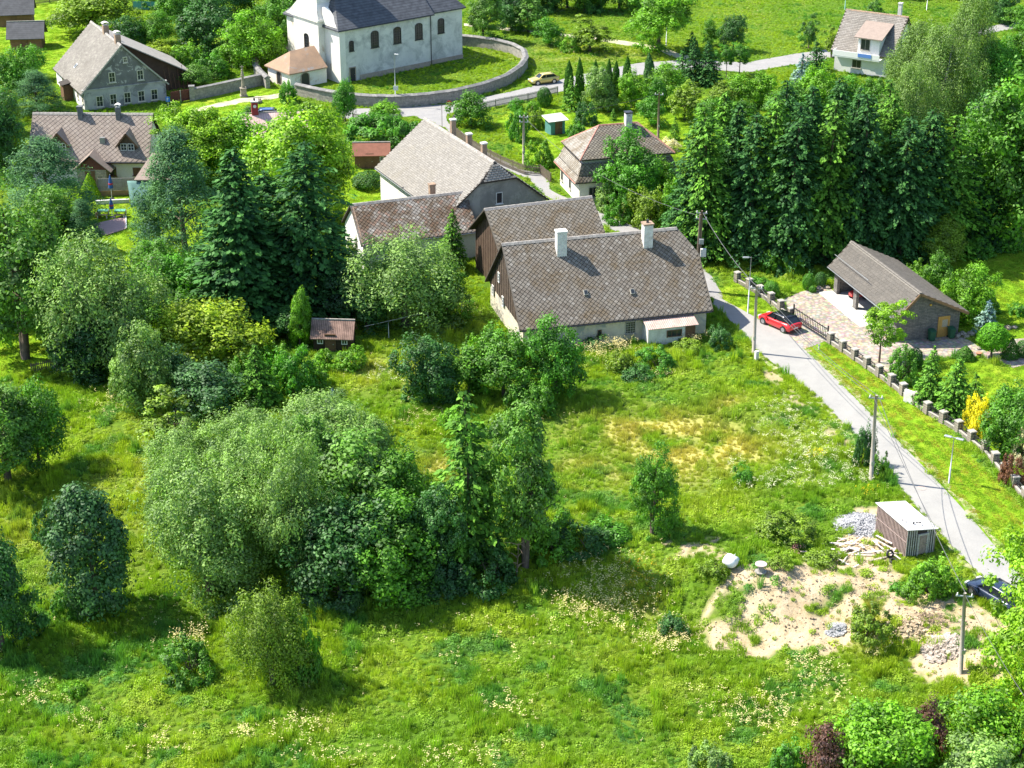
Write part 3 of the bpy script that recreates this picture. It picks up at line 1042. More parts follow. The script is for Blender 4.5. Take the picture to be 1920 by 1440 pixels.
def make_grass():
    rng = np.random.default_rng(77)
    x, y = visible_box(620000, rng)
    keepd = np.interp(y, [84, 130, 180, 300], [1.0, 0.85, 0.5, 0.3])
    dirt, lawn, dry, road = cover(x, y)
    yard = inpoly(x, y, CHURCHYARD)
    dens = keepd * (1 - road) * (1 - 0.9 * dirt) * (1 - 0.35 * lawn)
    for q in NOGRASS:
        dens = dens * (1 - inpoly(x, y, q))
    k = rng.random(len(x)) < dens
    x, y, dirt, lawn, dry, yard = x[k], y[k], dirt[k], lawn[k], dry[k], yard[k]
    z = hz(x, y)
    n = len(x)
    big = fbm(x, y, 9, 5)
    mid = fbm(x, y, 2.6, 6)
    c_a = np.array([0.205, 0.375, 0.030]); c_b = np.array([0.305, 0.44, 0.028]); c_c = np.array([0.36, 0.48, 0.06]); c_d = np.array([0.085, 0.27, 0.05])
    t = sstep(0.3, 0.7, big)[:, None]
    col = c_a * (1 - t) + c_b * t
    t = sstep(0.6, 0.78, mid)[:, None]
    col = col * (1 - t * 0.75) + c_c * t * 0.75
    t = sstep(0.42, 0.26, mid)[:, None]
    col = col * (1 - t * 0.8) + c_d * t * 0.8
    lc = np.array([0.21, 0.37, 0.025]) * (0.8 + 0.4 * fbm(x, y, 3, 9))[:, None]
    a_, b_ = at(1505, 655), at(1835, 988)
    ld = (b_ - a_).normalized()
    ac = (x - a_.x) * ld.y - (y - a_.y) * ld.x
    st = sstep(0.35, 0.9, 0.5 + 0.5 * np.sin(ac * 6.283 / 1.15) + 1.1 * (fbm(x, y, 2.2, 71) - 0.55))[:, None]
    st = st * inpoly(x, y, LAWNS[1])[:, None] * 0.85 + st * 0.3
    st = np.clip(st, 0, 0.9)
    lc = lc * (1 - st) + np.array([0.42, 0.37, 0.07]) * st
    col = np.where(lawn[:, None] > 0.5, lc, col)
    dcol = np.array([0.52, 0.46, 0.13])
    col = col * (1 - dry[:, None] * 0.85) + dcol * dry[:, None] * 0.85
    col = col * rng.uniform(0.78, 1.22, (n, 1))
    clump = sstep(0.42, 0.62, fbm(x, y, 1.7, 12))
    s = rng.uniform(0.65, 1.15, n) * (0.65 + 0.6 * clump)
    tall = rng.random(n) < 0.05 + 0.2 * sstep(0.5, 0.7, fbm(x, y, 5, 31))
    isherb = rng.random(n) < np.where(dry > 0.3, 0.03, 0.4 + 0.45 * sstep(0.45, 0.62, fbm(x, y, 4, 62)))
    idx = rng.integers(0, 3, n)
    idx = np.where(isherb, 3 + rng.integers(0, 3, n), idx)
    idx = np.where(tall & ~isherb, 6 + rng.integers(0, 2, n), idx)
    idx = np.where(lawn > 0.5, 8 + rng.integers(0, 2, n), idx)
    s = np.where(yard | (y > 190), np.minimum(s, 0.65), s) * (1 - 0.35 * dry)
    print('GRASS', n)
    s = np.where(lawn > 0.5, 1.0, s)
    sc = np.stack([s, s, s * rng.uniform(0.8, 1.2, n)], -1)
    scatter('meadow_grass', GP, np.stack([x, y, z], -1), rng.random(n) * 6.28, sc, col, idx, 'green meadow grass and low leafy herbs over the open ground')


FLOWERS = [  # photo place, spread in metres, number, flower tone, plant height
    ((1130, 1120), 3.2, 2.2, 420, 'cream', 0.9), ((1090, 1150), 2.0, 1.2, 160, 'cream', 0.8), ((1240, 1200), 3.0, 1.4, 150, 'cream', 0.7), ((1260, 1215), 1.2, 0.8, 70, 'cream', 0.7),
    ((1420, 1340), 3.0, 1.4, 240, 'cream', 0.6), ((1520, 1260), 1.6, 1.0, 90, 'cream', 0.7), ((1640, 1220), 1.0, 0.8, 60, 'cream', 0.8), ((1560, 1300), 1.5, 1, 60, 'cream', 0.7),
    ((950, 1330), 1.5, 1.0, 60, 'cream', 0.5), ((60, 1310), 2.2, 1.2, 60, 'cream', 0.5), ((160, 1350), 1.2, 0.8, 30, 'cream', 0.5), ((300, 1400), 2.0, 1, 50, 'cream', 0.5), ((560, 1370), 2.0, 1, 90, 'cream', 0.6),
    ((460, 1380), 0.6, 0.4, 30, 'cream', 0.6), ((360, 1215), 1.3, 0.6, 90, 'cream', 1.3), ((210, 760), 2.0, 2.0, 70, 'cream', 0.8), ((640, 1420), 2.5, 0.8, 60, 'cream', 0.5), ((860, 1420), 3.5, 0.8, 70, 'cream', 0.5),
    ((1500, 830), 3.0, 3.5, 330, 'plume', 0.9), ((1540, 870), 3.0, 2.5, 300, 'plume', 0.9), ((1470, 780), 1.6, 2.0, 140, 'plume', 0.9), ((1450, 915), 3.5, 1.2, 180, 'plume', 0.7), ((1590, 900), 2.0, 1.0, 120, 'plume', 0.7), ((1370, 880), 0.8, 0.8, 40, 'plume', 0.7),
    ((1530, 860), 0.8, 0.5, 26, 'yellow', 0.7), ((1620, 925), 1.2, 0.5, 20, 'yellow', 0.5), ((1200, 1080), 1.4, 1.5, 90, 'gold', 0.6), ((1130, 668), 2.2, 1.3, 200, 'cream', 1.1), ((1290, 640), 2.0, 0.7, 120, 'cream', 0.9), ((1160, 660), 1.2, 0.8, 90, 'cream', 1.1),
    ((1240, 705), 1.0, 0.5, 30, 'cream', 0.6), ((715, 705), 2.5, 1.5, 90, 'plume', 0.6), ((800, 790), 2.0, 1.5, 60, 'cream', 0.6), ((1700, 40), 14, 12, 120, 'cream', 0.4), ((1380, 30), 10, 10, 140, 'cream', 0.4), ((1090, 105), 9, 5, 90, 'cream', 0.4), ((900, 115), 8, 4, 60, 'cream', 0.3),
    ((870, 590), 1.6, 1.2, 50, 'cream', 0.8), ((1490, 1036), 0.6, 0.4, 24, 'pink', 0.5), ((900, 1190), 6, 3, 70, 'cream', 0.5), ((300, 1150), 4, 2, 40, 'cream', 0.5)]


def make_clods():
    """lumps of earth and small stones on the bare soil"""
    rng = np.random.default_rng(79)
    m, nt, b = newmat('clod')
    a = nt.nodes.new('ShaderNodeAttribute'); a.attribute_type = 'INSTANCER'; a.attribute_name = 'gcol'
    nt.links.new(a.outputs['Color'], b.inputs['Base Color']); b.inputs['Roughness'].default_value = 0.95
    pr = []
    for k in range(3):
        me = bpy.data.meshes.new('clod')
        d = rand_dirs(rng, 14)
        import bmesh
        bm = bmesh.new()
        for q in d: bm.verts.new(tuple(q * np.array([1, 0.8, 0.6]) * rng.uniform(0.7, 1.1)))
        bmesh.ops.convex_hull(bm, input=bm.verts)
        bm.to_mesh(me); bm.free(); me.materials.append(m); pr.append(me)
    g = [ground(*p) for p in ((1300, 1090), (1450, 1110), (1600, 1040), (1560, 1150), (1760, 1150), (1820, 1200), (1650, 1000))]
    P = np.concatenate([np.stack([q.x + 4.2 * rng.normal(size=1600), q.y + 2.6 * rng.normal(size=1600)], -1) for q in g])
    x, y = P[:, 0], P[:, 1]
    dirt = cover(x, y)[0]
    k = rng.random(len(x)) < dirt * 0.9
    x, y = x[k], y[k]
    n = len(x)
    s = 0.025 + 0.10 * rng.random(n) ** 4
    c = np.array([0.46, 0.36, 0.24]) * rng.uniform(0.45, 1.25, (n, 1))
    scatter('soil_clods', pr, np.stack([x, y, hz(x, y) + s * 0.2], -1), rng.random(n) * 6.28, np.stack([s, s, s], -1), c, rng.integers(0, 3, n), 'clods and small stones strewn over the bare soil')


def make_flowers():
    rng = np.random.default_rng(78)
    tone = {'cream': (0.80, 0.72, 0.42), 'plume': (0.74, 0.76, 0.58), 'yellow': (0.75, 0.60, 0.02), 'gold': (0.55, 0.38, 0.02), 'pink': (0.6, 0.25, 0.38)}
    P, C, I, S = [], [], [], []
    for (pp, sx, sy, n, c, h) in FLOWERS:
        g = ground(*pp)
        n = int(n * (0.26 if c == 'plume' else 0.75))
        x = g.x + sx * rng.normal(size=n) * 0.6
        y = g.y + sy * rng.normal(size=n) * 0.9
        P.append(np.stack([x, y, hz(x, y)], -1))
        C.append(np.array(tone[c]) * rng.uniform(0.75, 1.15, (n, 1)))
        I.append(np.full(n, 3 if c == 'plume' else 0) + rng.integers(0, 3, n))
        S.append(np.stack([rng.uniform(0.7, 1.3, n), rng.uniform(0.7, 1.3, n), h * rng.uniform(0.7, 1.2, n)], -1))
    n = 900
    x, y = visible_box(n * 3, rng, 86, 150)
    d, l, dr, r = cover(x, y)
    k = (l < 0.5) & (r < 0.5) & (d < 0.5)
    x, y = x[k][:n], y[k][:n]
    P.append(np.stack([x, y, hz(x, y)], -1)); C.append(np.array(tone['cream']) * rng.uniform(0.7, 1.1, (len(x), 1)))
    I.append(rng.integers(0, 3, len(x))); S.append(np.stack([np.full(len(x), 0.7), np.full(len(x), 0.7), rng.uniform(0.4, 0.7, len(x))], -1))
    P, C, I, S = map(np.concatenate, (P, C, I, S))
    pr = [leaf_mesh('flower_head', [blossom(k + 40, 7, 1.0, 0.14, 0.085)], M['grass']) for k in range(3)] + \
         [leaf_mesh('plume_head', [blossom(k + 50, 18, 1.0, 0.26, 0.075)], M['grass']) for k in range(3)]
    scatter('wild_flowers', pr, P, rng.random(len(P)) * 6.28, S, C, I, 'creamy white wild flower heads scattered through the meadow')

# ---------------------------------------------------------------- building helpers
X3, Y3, Z3 = Vector((1, 0, 0)), Vector((0, 1, 0)), Vector((0, 0, 1))
NOGRASS = []


class Fr:
    """a thing's own axes: origin on the ground, x turned by a degrees"""
    def __init__(s, name, o, a, label, cat, group=None, foot=None):
        s.o, s.a = Vector((o[0], o[1], o[2] if len(o) > 2 else 0.0)), math.radians(a)
        s.R = Matrix.Rotation(s.a, 3, 'Z')
        s.e = empty(name, s.o, s.a, label, cat, group)
        if foot:
            x0, x1, y0, y1 = foot
            NOGRASS.append(np.array([s.w((x, y, 0))[:2] for x, y in ((x0, y0), (x1, y0), (x1, y1), (x0, y1))]))

    def l(s, w): return s.R.inverted() @ (Vector(w) - s.o)
    def w(s, l): return s.R @ Vector(l) + s.o
    def onx(s, px, py, x): return s.l(at_plane(px, py, s.w((x, 0, 0)), s.R @ X3))
    def ony(s, px, py, y): return s.l(at_plane(px, py, s.w((0, y, 0)), s.R @ Y3))


M['glass'] = plain('window_glass', (0.03, 0.035, 0.04), 0.12, 0, 0.6)
M['white_frame'] = surf('white_paint', (0.78, 0.77, 0.73), (0.66, 0.65, 0.6), 4)
M['grey_frame'] = surf('grey_paint', (0.42, 0.40, 0.34), (0.3, 0.29, 0.25), 4)
M['dark_wood'] = stripes('dark_boards', (0.10, 0.065, 0.045), (0.045, 0.03, 0.022), 0.16, 'Y', 0.8, 0.85, 0.4)
M['brown'] = surf('brown_wood', (0.20, 0.11, 0.06), (0.12, 0.065, 0.04), 6)
M['metal'] = plain('grey_metal', (0.35, 0.36, 0.36), 0.4, 0.6)
M['dark_metal'] = plain('dark_metal', (0.05, 0.05, 0.055), 0.45, 0.4)
M['brick'] = surf('chimney_brick', (0.42, 0.30, 0.20), (0.26, 0.17, 0.12), 5, stain=(0.20, 0.16, 0.13), stain_scale=1.5, bump=0.4)
M['old_white'] = surf('old_whitewash', (0.75, 0.73, 0.68), (0.52, 0.49, 0.45), 2.2, stain=(0.40, 0.36, 0.32), stain_scale=1.2, stain_amt=(0.58, 0.7))
M['lead'] = surf('ridge_cement', (0.40, 0.37, 0.33), (0.22, 0.2, 0.18), 3)


def roof_slab(polys, t, mat, parent, name='roof'):
    mb = MB()
    for p in polys:
        mb.prism([Vector(q) - Z3 * t for q in p], (0, 0, t))
    return mb.build(name, mat, parent)


def window(parent, c, u, n, w, h, frame=None, bars=(1, 1), arch=False, pane=None, sill=True, depth=0.06, name='window', fw=0.07, label=None):
    """a framed window set on a wall: u along the wall, n out of it"""
    frame = frame or M['white_frame']
    c, u, n = Vector(c), Vector(u).normalized(), Vector(n).normalized()
    mb = MB()
    D = n * depth
    top = h / 2
    if arch:
        top = h / 2 - w * 0.32
    def B(x0, x1, z0, z1, d0=-0.02, d1=depth):
        mb.obox(c + u * (x0 + x1) / 2 + Z3 * (z0 + z1) / 2 + n * (d0 + d1) / 2, u * (x1 - x0) / 2, n * (d1 - d0) / 2, Z3 * (z1 - z0) / 2)
    B(-w / 2, -w / 2 + fw, -h / 2, top); B(w / 2 - fw, w / 2, -h / 2, top); B(-w / 2 + fw, w / 2 - fw, -h / 2, -h / 2 + fw)
    if not arch:
        B(-w / 2 + fw, w / 2 - fw, h / 2 - fw, h / 2)
    else:
        k = 8
        for i in range(k):
            a0, a1 = math.pi * i / k, math.pi * (i + 1) / k
            q = [c + u * (math.cos(a) * r) + Z3 * (top + math.sin(a) * r * 0.64 * (1 if r > w / 2 - .01 else 1)) - n * 0.02 for (a, r) in ((a0, w / 2 - fw), (a0, w / 2), (a1, w / 2), (a1, w / 2 - fw))]
            mb.prism(q, n * (depth + 0.02))
    ih = top + h / 2
    for i in range(bars[0]):
        x = -w / 2 + w * (i + 1) / (bars[0] + 1)
        B(x - 0.022, x + 0.022, -h / 2 + fw, h / 2 - fw * 1.5 if not arch else top + w * 0.25, -0.02, depth * 0.6)
    for i in range(bars[1]):
        z = -h / 2 + (ih + (0.2 * w if arch else 0)) * (i + 1) / (bars[1] + 1)
        B(-w / 2 + fw, w / 2 - fw, z - 0.022, z + 0.022, -0.02, depth * 0.6)
    o = mb.build(name, frame, parent)
    if label: o['label'] = label
    pm = MB()
    if arch:
        q = [c + u * (-w / 2 + fw / 2) - Z3 * (h / 2 - fw / 2), c + u * (w / 2 - fw / 2) - Z3 * (h / 2 - fw / 2)] + [c + u * (math.cos(math.pi * i / 8) * (w / 2 - fw / 2)) + Z3 * (top + math.sin(math.pi * i / 8) * (w / 2 - fw / 2) * 0.64) for i in range(9)]
        pm.prism([p + n * 0.0 for p in q], n * 0.015)
    else:
        pm.obox(c + n * 0.008, u * (w / 2 - fw / 2), n * 0.008, Z3 * (h / 2 - fw / 2))
    pm.build('pane', pane or M['glass'], o)
    if sill:
        MB().obox(c - Z3 * (h / 2 + 0.04) + n * 0.08, u * (w / 2 + 0.08), n * 0.1, Z3 * 0.035).build('sill', frame, o)
    return o


def door(parent, c, u, n, w, h, mat, frame=None, handle=True, name='door'):
    c, u, n = Vector(c), Vector(u).normalized(), Vector(n).normalized()
    mb = MB()
    mb.obox(c + n * 0.02, u * w / 2, n * 0.03, Z3 * h / 2)
    for sx in (-1, 1):
        for (z, hh) in ((-h * 0.24, h * 0.18), (h * 0.22, h * 0.2)):
            mb.obox(c + n * 0.055 + u * sx * w * 0.23 + Z3 * z, u * w * 0.16, n * 0.012, Z3 * hh)
    o = mb.build(name, mat, parent)
    fm = MB()
    for sx in (-1, 1):
        fm.obox(c + n * 0.03 + u * sx * (w / 2 + 0.06), u * 0.06, n * 0.06, Z3 * (h / 2 + 0.12))
    fm.obox(c + n * 0.03 + Z3 * (h / 2 + 0.06), u * w / 2, n * 0.06, Z3 * 0.06)
    fm.build('door_frame', frame or mat, o)
    if handle:
        MB().obox(c + n * 0.1 + u * w * 0.38, u * 0.06, n * 0.03, Z3 * 0.03).build('handle', M['metal'], o)
    return o


def chimney(parent, c, w, d, z0, z1, mat, cap=None, pots=0, hood=None, name='chimney'):
    mb = MB()
    x, y = c
    mb.box(x - w / 2, x + w / 2, y - d / 2, y + d / 2, z0, z1)
    o = mb.build(name, mat, parent, bevel=0.02)
    t = MB()
    if hood:
        t.box(x - w * .4, x + w * .4, y - d * .4, y + d * .4, z1 + .002, z1 + .06)
        for i in (-1, 1):
            for j in (-1, 1):
                t.box(x + i * w * .42 - .03, x + i * w * .42 + .03, y + j * d * .42 - .03, y + j * d * .42 + .03, z1 + .002, z1 + .3)
        k = 6
        q = [(x - w * .62 + w * 1.24 * i / k, y - d * .6, z1 + .3 + .16 * math.sin(math.pi * i / k)) for i in range(k + 1)] + [(x + w * .62 - w * 1.24 * i / k, y - d * .6, z1 + .26 + .16 * math.sin(math.pi * i / k)) for i in range(k + 1)]
        t.prism(q, (0, d * 1.2, 0))
        t.build('hood', hood, o)
    else:
        t.box(x - w / 2 - .06, x + w / 2 + .06, y - d / 2 - .06, y + d / 2 + .06, z1 + .002, z1 + .14)
        t.build('cap', cap or mat, o)
        for k in range(pots):
            MB().lathe([(0.13, 0), (0.12, 0.32)], 10, (x + (k - (pots - 1) / 2) * 0.4, y, z1 + .14)).build('flue', M['dark_metal'], o)
    return o


def tile_mat(name, obj=True, moss=(0.15, 0.105, 0.055), amt=(0.48, 0.66)):
    m, nt, b = newmat(name)
    geo = nt.nodes.new('ShaderNodeNewGeometry')
    if obj:
        oi = nt.nodes.new('ShaderNodeObjectInfo')
        base = oi.outputs['Color']
    else:
        a = nt.nodes.new('ShaderNodeAttribute'); a.attribute_name = 'tc'
        base = a.outputs['Color']
    n = noise_node(nt, 0.45, 6, 0.7, geo.outputs['Position'], 0.5)
    r = ramp_node(nt, n.outputs[0], [(amt[0], (0, 0, 0)), (amt[1], (1, 1, 1))])
    f = nt.nodes.new('ShaderNodeMath'); f.operation = 'MULTIPLY'; f.inputs[1].default_value = 0.75
    nt.links.new(r.outputs[0], f.inputs[0])
    col = mix_node(nt, f.outputs[0], base, moss)
    n2 = noise_node(nt, 7, 5, 0.75, geo.outputs['Position'])
    r2 = ramp_node(nt, n2.outputs[0], [(0.3, (0.72, 0.72, 0.7)), (0.7, (1.25, 1.24, 1.2))])
    col = mix_node(nt, 1.0, col, r2.outputs[0], 'MULTIPLY')
    nt.links.new(col, b.inputs['Base Color'])
    b.inputs['Roughness'].default_value = 0.88
    b.inputs['Specular IOR Level'].default_value = 0.25
    return m


def tiles(roof, poly, u, size, cols, mo, ms, shape='diamond', single=300, seed=1, lift=0.02, aspect=1.0, kf=0.89):
    """cover a roof slope with real tiles: the nearest ones single objects, the others one part"""
    rng = random.Random(seed)
    P = [Vector(p) for p in poly]
    n = (P[1] - P[0]).cross(P[2] - P[0]).normalized()
    if n.z < 0: n = -n
    u = Vector(u).normalized()
    v = n.cross(u).normalized()
    if v.z < 0: v = -v
    O = P[0]
    uv = np.array([((p - O).dot(u), (p - O).dot(v)) for p in P])
    (u0, v0), (u1, v1) = uv.min(0), uv.max(0)
    hs = size / 2
    spots = []
    if shape == 'diamond':
        r = 0
        vv = v0 + hs * aspect * 0.95
        while vv < v1 - hs * aspect * 0.35:
            uu = u0 + hs * (1.0 if r % 2 == 0 else 0.0) + hs * 0.1
            while uu < u1:
                spots.append((uu, vv)); uu += size
            vv += hs * aspect
            r += 1
    else:
        r = 0
        vv = v0 + hs * aspect
        while vv < v1:
            uu = u0 + (hs if r % 2 == 0 else size)
            while uu < u1:
                spots.append((uu, vv)); uu += size
            vv += size * aspect * 0.97
            r += 1
    g = np.array(spots)
    mg = hs * 0.55
    ok = inpoly(g[:, 0] + mg, g[:, 1], uv) & inpoly(g[:, 0] - mg, g[:, 1], uv)
    g = g[ok]
    th = 0.022
    k = kf
    if shape == 'diamond':
        q = [(0, -hs * aspect * k * 1.0), (hs * k, 0), (0, hs * aspect * k), (-hs * k, 0)]
    else:
        q = [(-hs * k, -hs * aspect * k), (hs * k, -hs * aspect * k), (hs * k, hs * aspect * k), (-hs * k, hs * aspect * k)]
    zt = lambda y: lift + th - 0.022 * y / (hs * aspect)          # lower edge rides over the next course
    vs = [(x, y, zt(y) - th) for x, y in q] + [(x, y, zt(y)) for x, y in q]
    fs = [(4, 5, 6, 7)] + [(i, (i + 1) % 4, 4 + (i + 1) % 4, 4 + i) for i in range(4)]
    me = bpy.data.meshes.new('tile'); me.from_pydata(vs, [], fs); me.materials.append(mo)
    B = Matrix((u, v, n)).transposed()
    order = sorted(range(len(g)), key=lambda i: (g[i][1] - (g[i][0] * 0.15)))
    V, Fc, Cc = [], [], []
    for c, i in enumerate(order):
        p = O + u * g[i][0] + v * g[i][1]
        col = rng.choice(cols)
        f = rng.uniform(0.92, 1.08)
        col = (col[0] * f, col[1] * f, col[2] * f)
        tl = rng.uniform(-0.012, 0.012)
        if c < single:
            o = link('tile', me, roof)
            o.matrix_local = Matrix.Translation(p + n * rng.uniform(0, 0.006)) @ (B.to_4x4() @ Matrix.Rotation(tl * 2, 4, 'Z'))
            o.color = (*col, 1)
        else:
            b = len(V)
            V += [tuple(p + B @ Vector(w)) for w in vs]
            Fc += [tuple(b + j for j in f_) for f_ in fs]
            Cc += [col] * 5
    if shape == 'diamond':
        # straight border courses along the eave and the verges
        cen = sum(P, Vector()) / len(P)
        for i in range(len(P)):
            a_, b_ = P[i], P[(i + 1) % len(P)]
            if abs((b_ - a_).normalized().dot(v)) < 0.2 and (a_ - O).dot(v) > 0.5 * v1: continue
            inw = (cen - (a_ + b_) / 2)
            e_ = (b_ - a_).normalized()
            inw = (inw - e_ * inw.dot(e_)).normalized() * hs * 0.8
            b = len(V)
            V += [tuple(q_) for q_ in (a_ + n * .004, b_ + n * .004, b_ + inw + n * .004, a_ + inw + n * .004, a_ + n * .024, b_ + n * .024, b_ + inw + n * .024, a_ + inw + n * .024)]
            Fc += [tuple(b + j for j in f_) for f_ in ((4, 5, 6, 7), (0, 1, 5, 4), (1, 2, 6, 5), (2, 3, 7, 6), (3, 0, 4, 7))]
            Cc += [tuple(c_ * .8 for c_ in cols[0])] * 5
    if V:
        m2 = bpy.data.meshes.new('tile_field'); m2.from_pydata(V, [], Fc); m2.materials.append(ms)
        a = m2.attributes.new('tc', 'FLOAT_COLOR', 'FACE')
        a.data.foreach_set('color', np.array([(*c_, 1) for c_ in Cc], np.float32).ravel())
        o = link('tile_field', m2, roof)
        o['kind'] = 'stuff'


def ridge_caps(roof, a, b, mat, w=0.24, step=0.4):
    a, b = Vector(a), Vector(b)
    n = max(2, int((b - a).length / step))
    mb = MB()
    d = (b - a).normalized()
    s = d.cross(Z3).normalized()
    for i in range(n):
        p, q = a.lerp(b, i / n), a.lerp(b, (i + 0.96) / n)
        z = 0.05 + 0.012 * (i % 2)
        mb.prism([p - s * w + Z3 * (z - w * .75), p - s * w * .3 + Z3 * (z + .03), p + s * w * .3 + Z3 * (z + .03), p + s * w + Z3 * (z - w * .75)], q - p)
    return mb.build('ridge_cap', mat, roof)


def gutter(parent, a, b, mat=None, r=0.07, name='gutter'):
    return MB().tube([a, b], r, 6).build(name, mat or M['metal'], parent)


# ---------------------------------------------------------------- the old farmhouse with the diamond-tiled roof
M['mainwall'] = surf('old_farm_plaster', (0.66, 0.60, 0.46), (0.52, 0.46, 0.36), 0.9, stain=(0.35, 0.36, 0.33), stain_scale=0.55, stain_amt=(0.53, 0.62), bump=0.3)
M['roof_under'] = surf('roof_boards', (0.06, 0.05, 0.04), (0.045, 0.037, 0.03), 3)
MO, MS = tile_mat('slate_tile'), tile_mat('slate_tile_field', False)
MOm, MSm = tile_mat('mossy_tile', True, (0.10, 0.06, 0.03), (0.42, 0.58)), tile_mat('mossy_tile_field', False, (0.10, 0.06, 0.03), (0.42, 0.58))
F = Fr('farmhouse', (0.7, 147.7), 15, 'long old farmhouse with dark diamond tiled roof and two white chimneys beside the lane', 'house', foot=(0, 18.8, 0, 13))
E = F.e
L, W, he, hr = 18.8, 13.0, 2.4, 8.5
lr = F.ony(1269, 427, W / 2).x
kk = F.onx(1307, 472, L)
zk = min(max(kk.z, 5.2), 7.4)
yk = (zk - he) / (hr - he) * W / 2
front = [(0, 0, he), (L, 0, he), (L, yk, zk), (lr, W / 2, hr), (0, W / 2, hr)]
back = [(L, W, he), (0, W, he), (0, W / 2, hr), (lr, W / 2, hr), (L, W - yk, zk)]
hip = [(L, yk, zk), (L, W - yk, zk), (lr, W / 2, hr)]
rf = roof_slab([front, back, hip], 0.16, M['roof_under'], E)
cols = [(0.20, 0.175, 0.148)] * 6 + [(0.22, 0.195, 0.165)] * 3 + [(0.175, 0.15, 0.125)] * 3 + [(0.27, 0.245, 0.215)]
tiles(rf, front, X3, 0.48, cols, MO, MS, seed=3)
tiles(rf, hip, Y3, 0.48, cols, MO, MS, seed=4, single=0)
tiles(rf, back, X3, 0.48, cols, MO, MS, seed=5, single=0)
ridge_caps(rf, (0, W / 2, hr), (lr, W / 2, hr), M['lead'])
g0 = 0.5
mb = MB()
wz = lambda y: he + (hr - he) * (y if y < W / 2 else W - y) / (W / 2) - 0.17
mb.box(0.45, L - g0, g0, W - g0, -0.3, wz(g0))
mb.prism([(L - g0, g0 + .003, wz(g0) + .002), (L - g0, yk, zk - .2), (L - g0, W - yk, zk - .2), (L - g0, W - g0 - .003, wz(g0) + .002)], (-0.3, 0, 0))
mb.build('wall', M['mainwall'], E)
gb = MB()
N_ = 44
for i in range(N_):
    y0, y1 = g0 + (W - 2 * g0) * i / N_, g0 + (W - 2 * g0) * (i + 0.9) / N_
    gb.prism([(0.40 + 0.02 * (i % 3), y0, 2.3), (0.40 + 0.02 * (i % 3), y1, 2.3), (0.40 + 0.02 * (i % 3), y1, wz(y1)), (0.40 + 0.02 * (i % 3), y0, wz(y0))], (-0.05, 0, 0))
gb.prism([(0.5, g0, 2.2), (0.5, W - g0, 2.2), (0.5, W / 2, hr - 0.25)], (-0.06, 0, 0))
gb.build('gable_boarding', surf('weathered_boards', (0.11, 0.08, 0.06), (0.055, 0.04, 0.03), 2, grain=0.3), E)
for (px, py) in ((936, 520), (925, 544), (943.5, 565)):
    c = F.onx(px, py, 0.36)
    c.y = min(max(c.y, 1.5), W - 1.5); c.z = min(c.z, wz(c.y) - 0.6)
    window(E, (0.33, c.y, c.z), -Y3, -X3, 0.55, 1.0, M['white_frame'], (1, 2), sill=False)
for (px, py, w, h, b_, fm) in ((1124, 624, 0.4, 0.62, (0, 0), M['brown']), (1182, 614, 1.0, 1.2, (3, 4), M['grey_frame'])):
    c = F.ony(px, py, g0)
    window(E, (c.x, g0, min(c.z, 1.5)), X3, -Y3, w, h, fm, b_)
x0, x1 = F.ony(1047, 470, 4.8).x, F.ony(1209, 470, 4.8).x
chimney(E, (x0 + .45, 5.5), 0.95, 0.8, 6.6, 9.55, M['old_white'], M['old_white'])
chimney(E, (x1 + .45, 5.55), 0.9, 0.85, 6.6, 9.5, M['old_white'], M['brick'], 1)
for i, (px, py) in enumerate(((1097.6, 549.5), (1185, 547.5))):
    nrm = Vector((0, -(hr - he), W / 2)).normalized()
    c = F.l(at_plane(px, py, F.w((0, 0, he)), F.R @ nrm))
    s_ = Vector((0, W / 2, hr - he)).normalized()
    o = MB().obox(c + nrm * 0.1, X3 * 0.2, s_ * 0.26, nrm * 0.09).build('skylight', M['grey_frame'], E)
    MB().obox(c + nrm * 0.2, X3 * 0.15, s_ * 0.2, nrm * 0.012).build('pane', M['glass'], o)
# lean-to porch with a pink corrugated roof
q = [F.l(at(1203.6, 597, 2.25)), F.l(at(1300, 589, 2.25)), F.l(at(1309, 607, 1.75)), F.l(at(1216, 620.6, 1.75))]
xa, xb = q[3].x, q[2].x
xa2, xb2 = min(q[0].x, xa), max(q[1].x, xb)
yf = min((q[2].y + q[3].y) / 2, -0.9)
M['corr'] = stripes('pink_corrugated', (0.60, 0.43, 0.36), (0.42, 0.29, 0.245), 0.20, 'X', 0.55, 0.8, 0.6)
mb = MB()
k = 56
for i in range(k):
    x_ = xa + (xb - xa) * i / k; x2 = xa + (xb - xa) * (i + 1) / k
    z_ = 0.03 if i % 2 else 0.0; z2 = 0.0 if i % 2 else 0.03
    mb.prism([(x_, yf, 1.72 + z_), (x2, yf, 1.72 + z2), (x2, g0 - .01, 2.24 + z2), (x_, g0 - .01, 2.24 + z_)], (0, 0, 0.03))
mb.build('porch_roof', M['corr'], E)
MB().box(xa + 0.15, xb - 0.3, yf + 0.25, g0 - 0.005, -0.2, 1.72).build('porch_wall', M['old_white'], E)
window(E, ((xa + xb) / 2 + 0.2, yf + .25, 1.05), X3, -Y3, 1.5, 0.7, M['brown'], (2, 0), sill=False)
door(E, (xb - 0.75, yf + .25, 0.75), X3, -Y3, 0.7, 1.5, M['brown'])
gutter(E, (0.2, -0.05, he - .1), (L - .2, -0.05, he - .1), M['dark_metal'], 0.06)

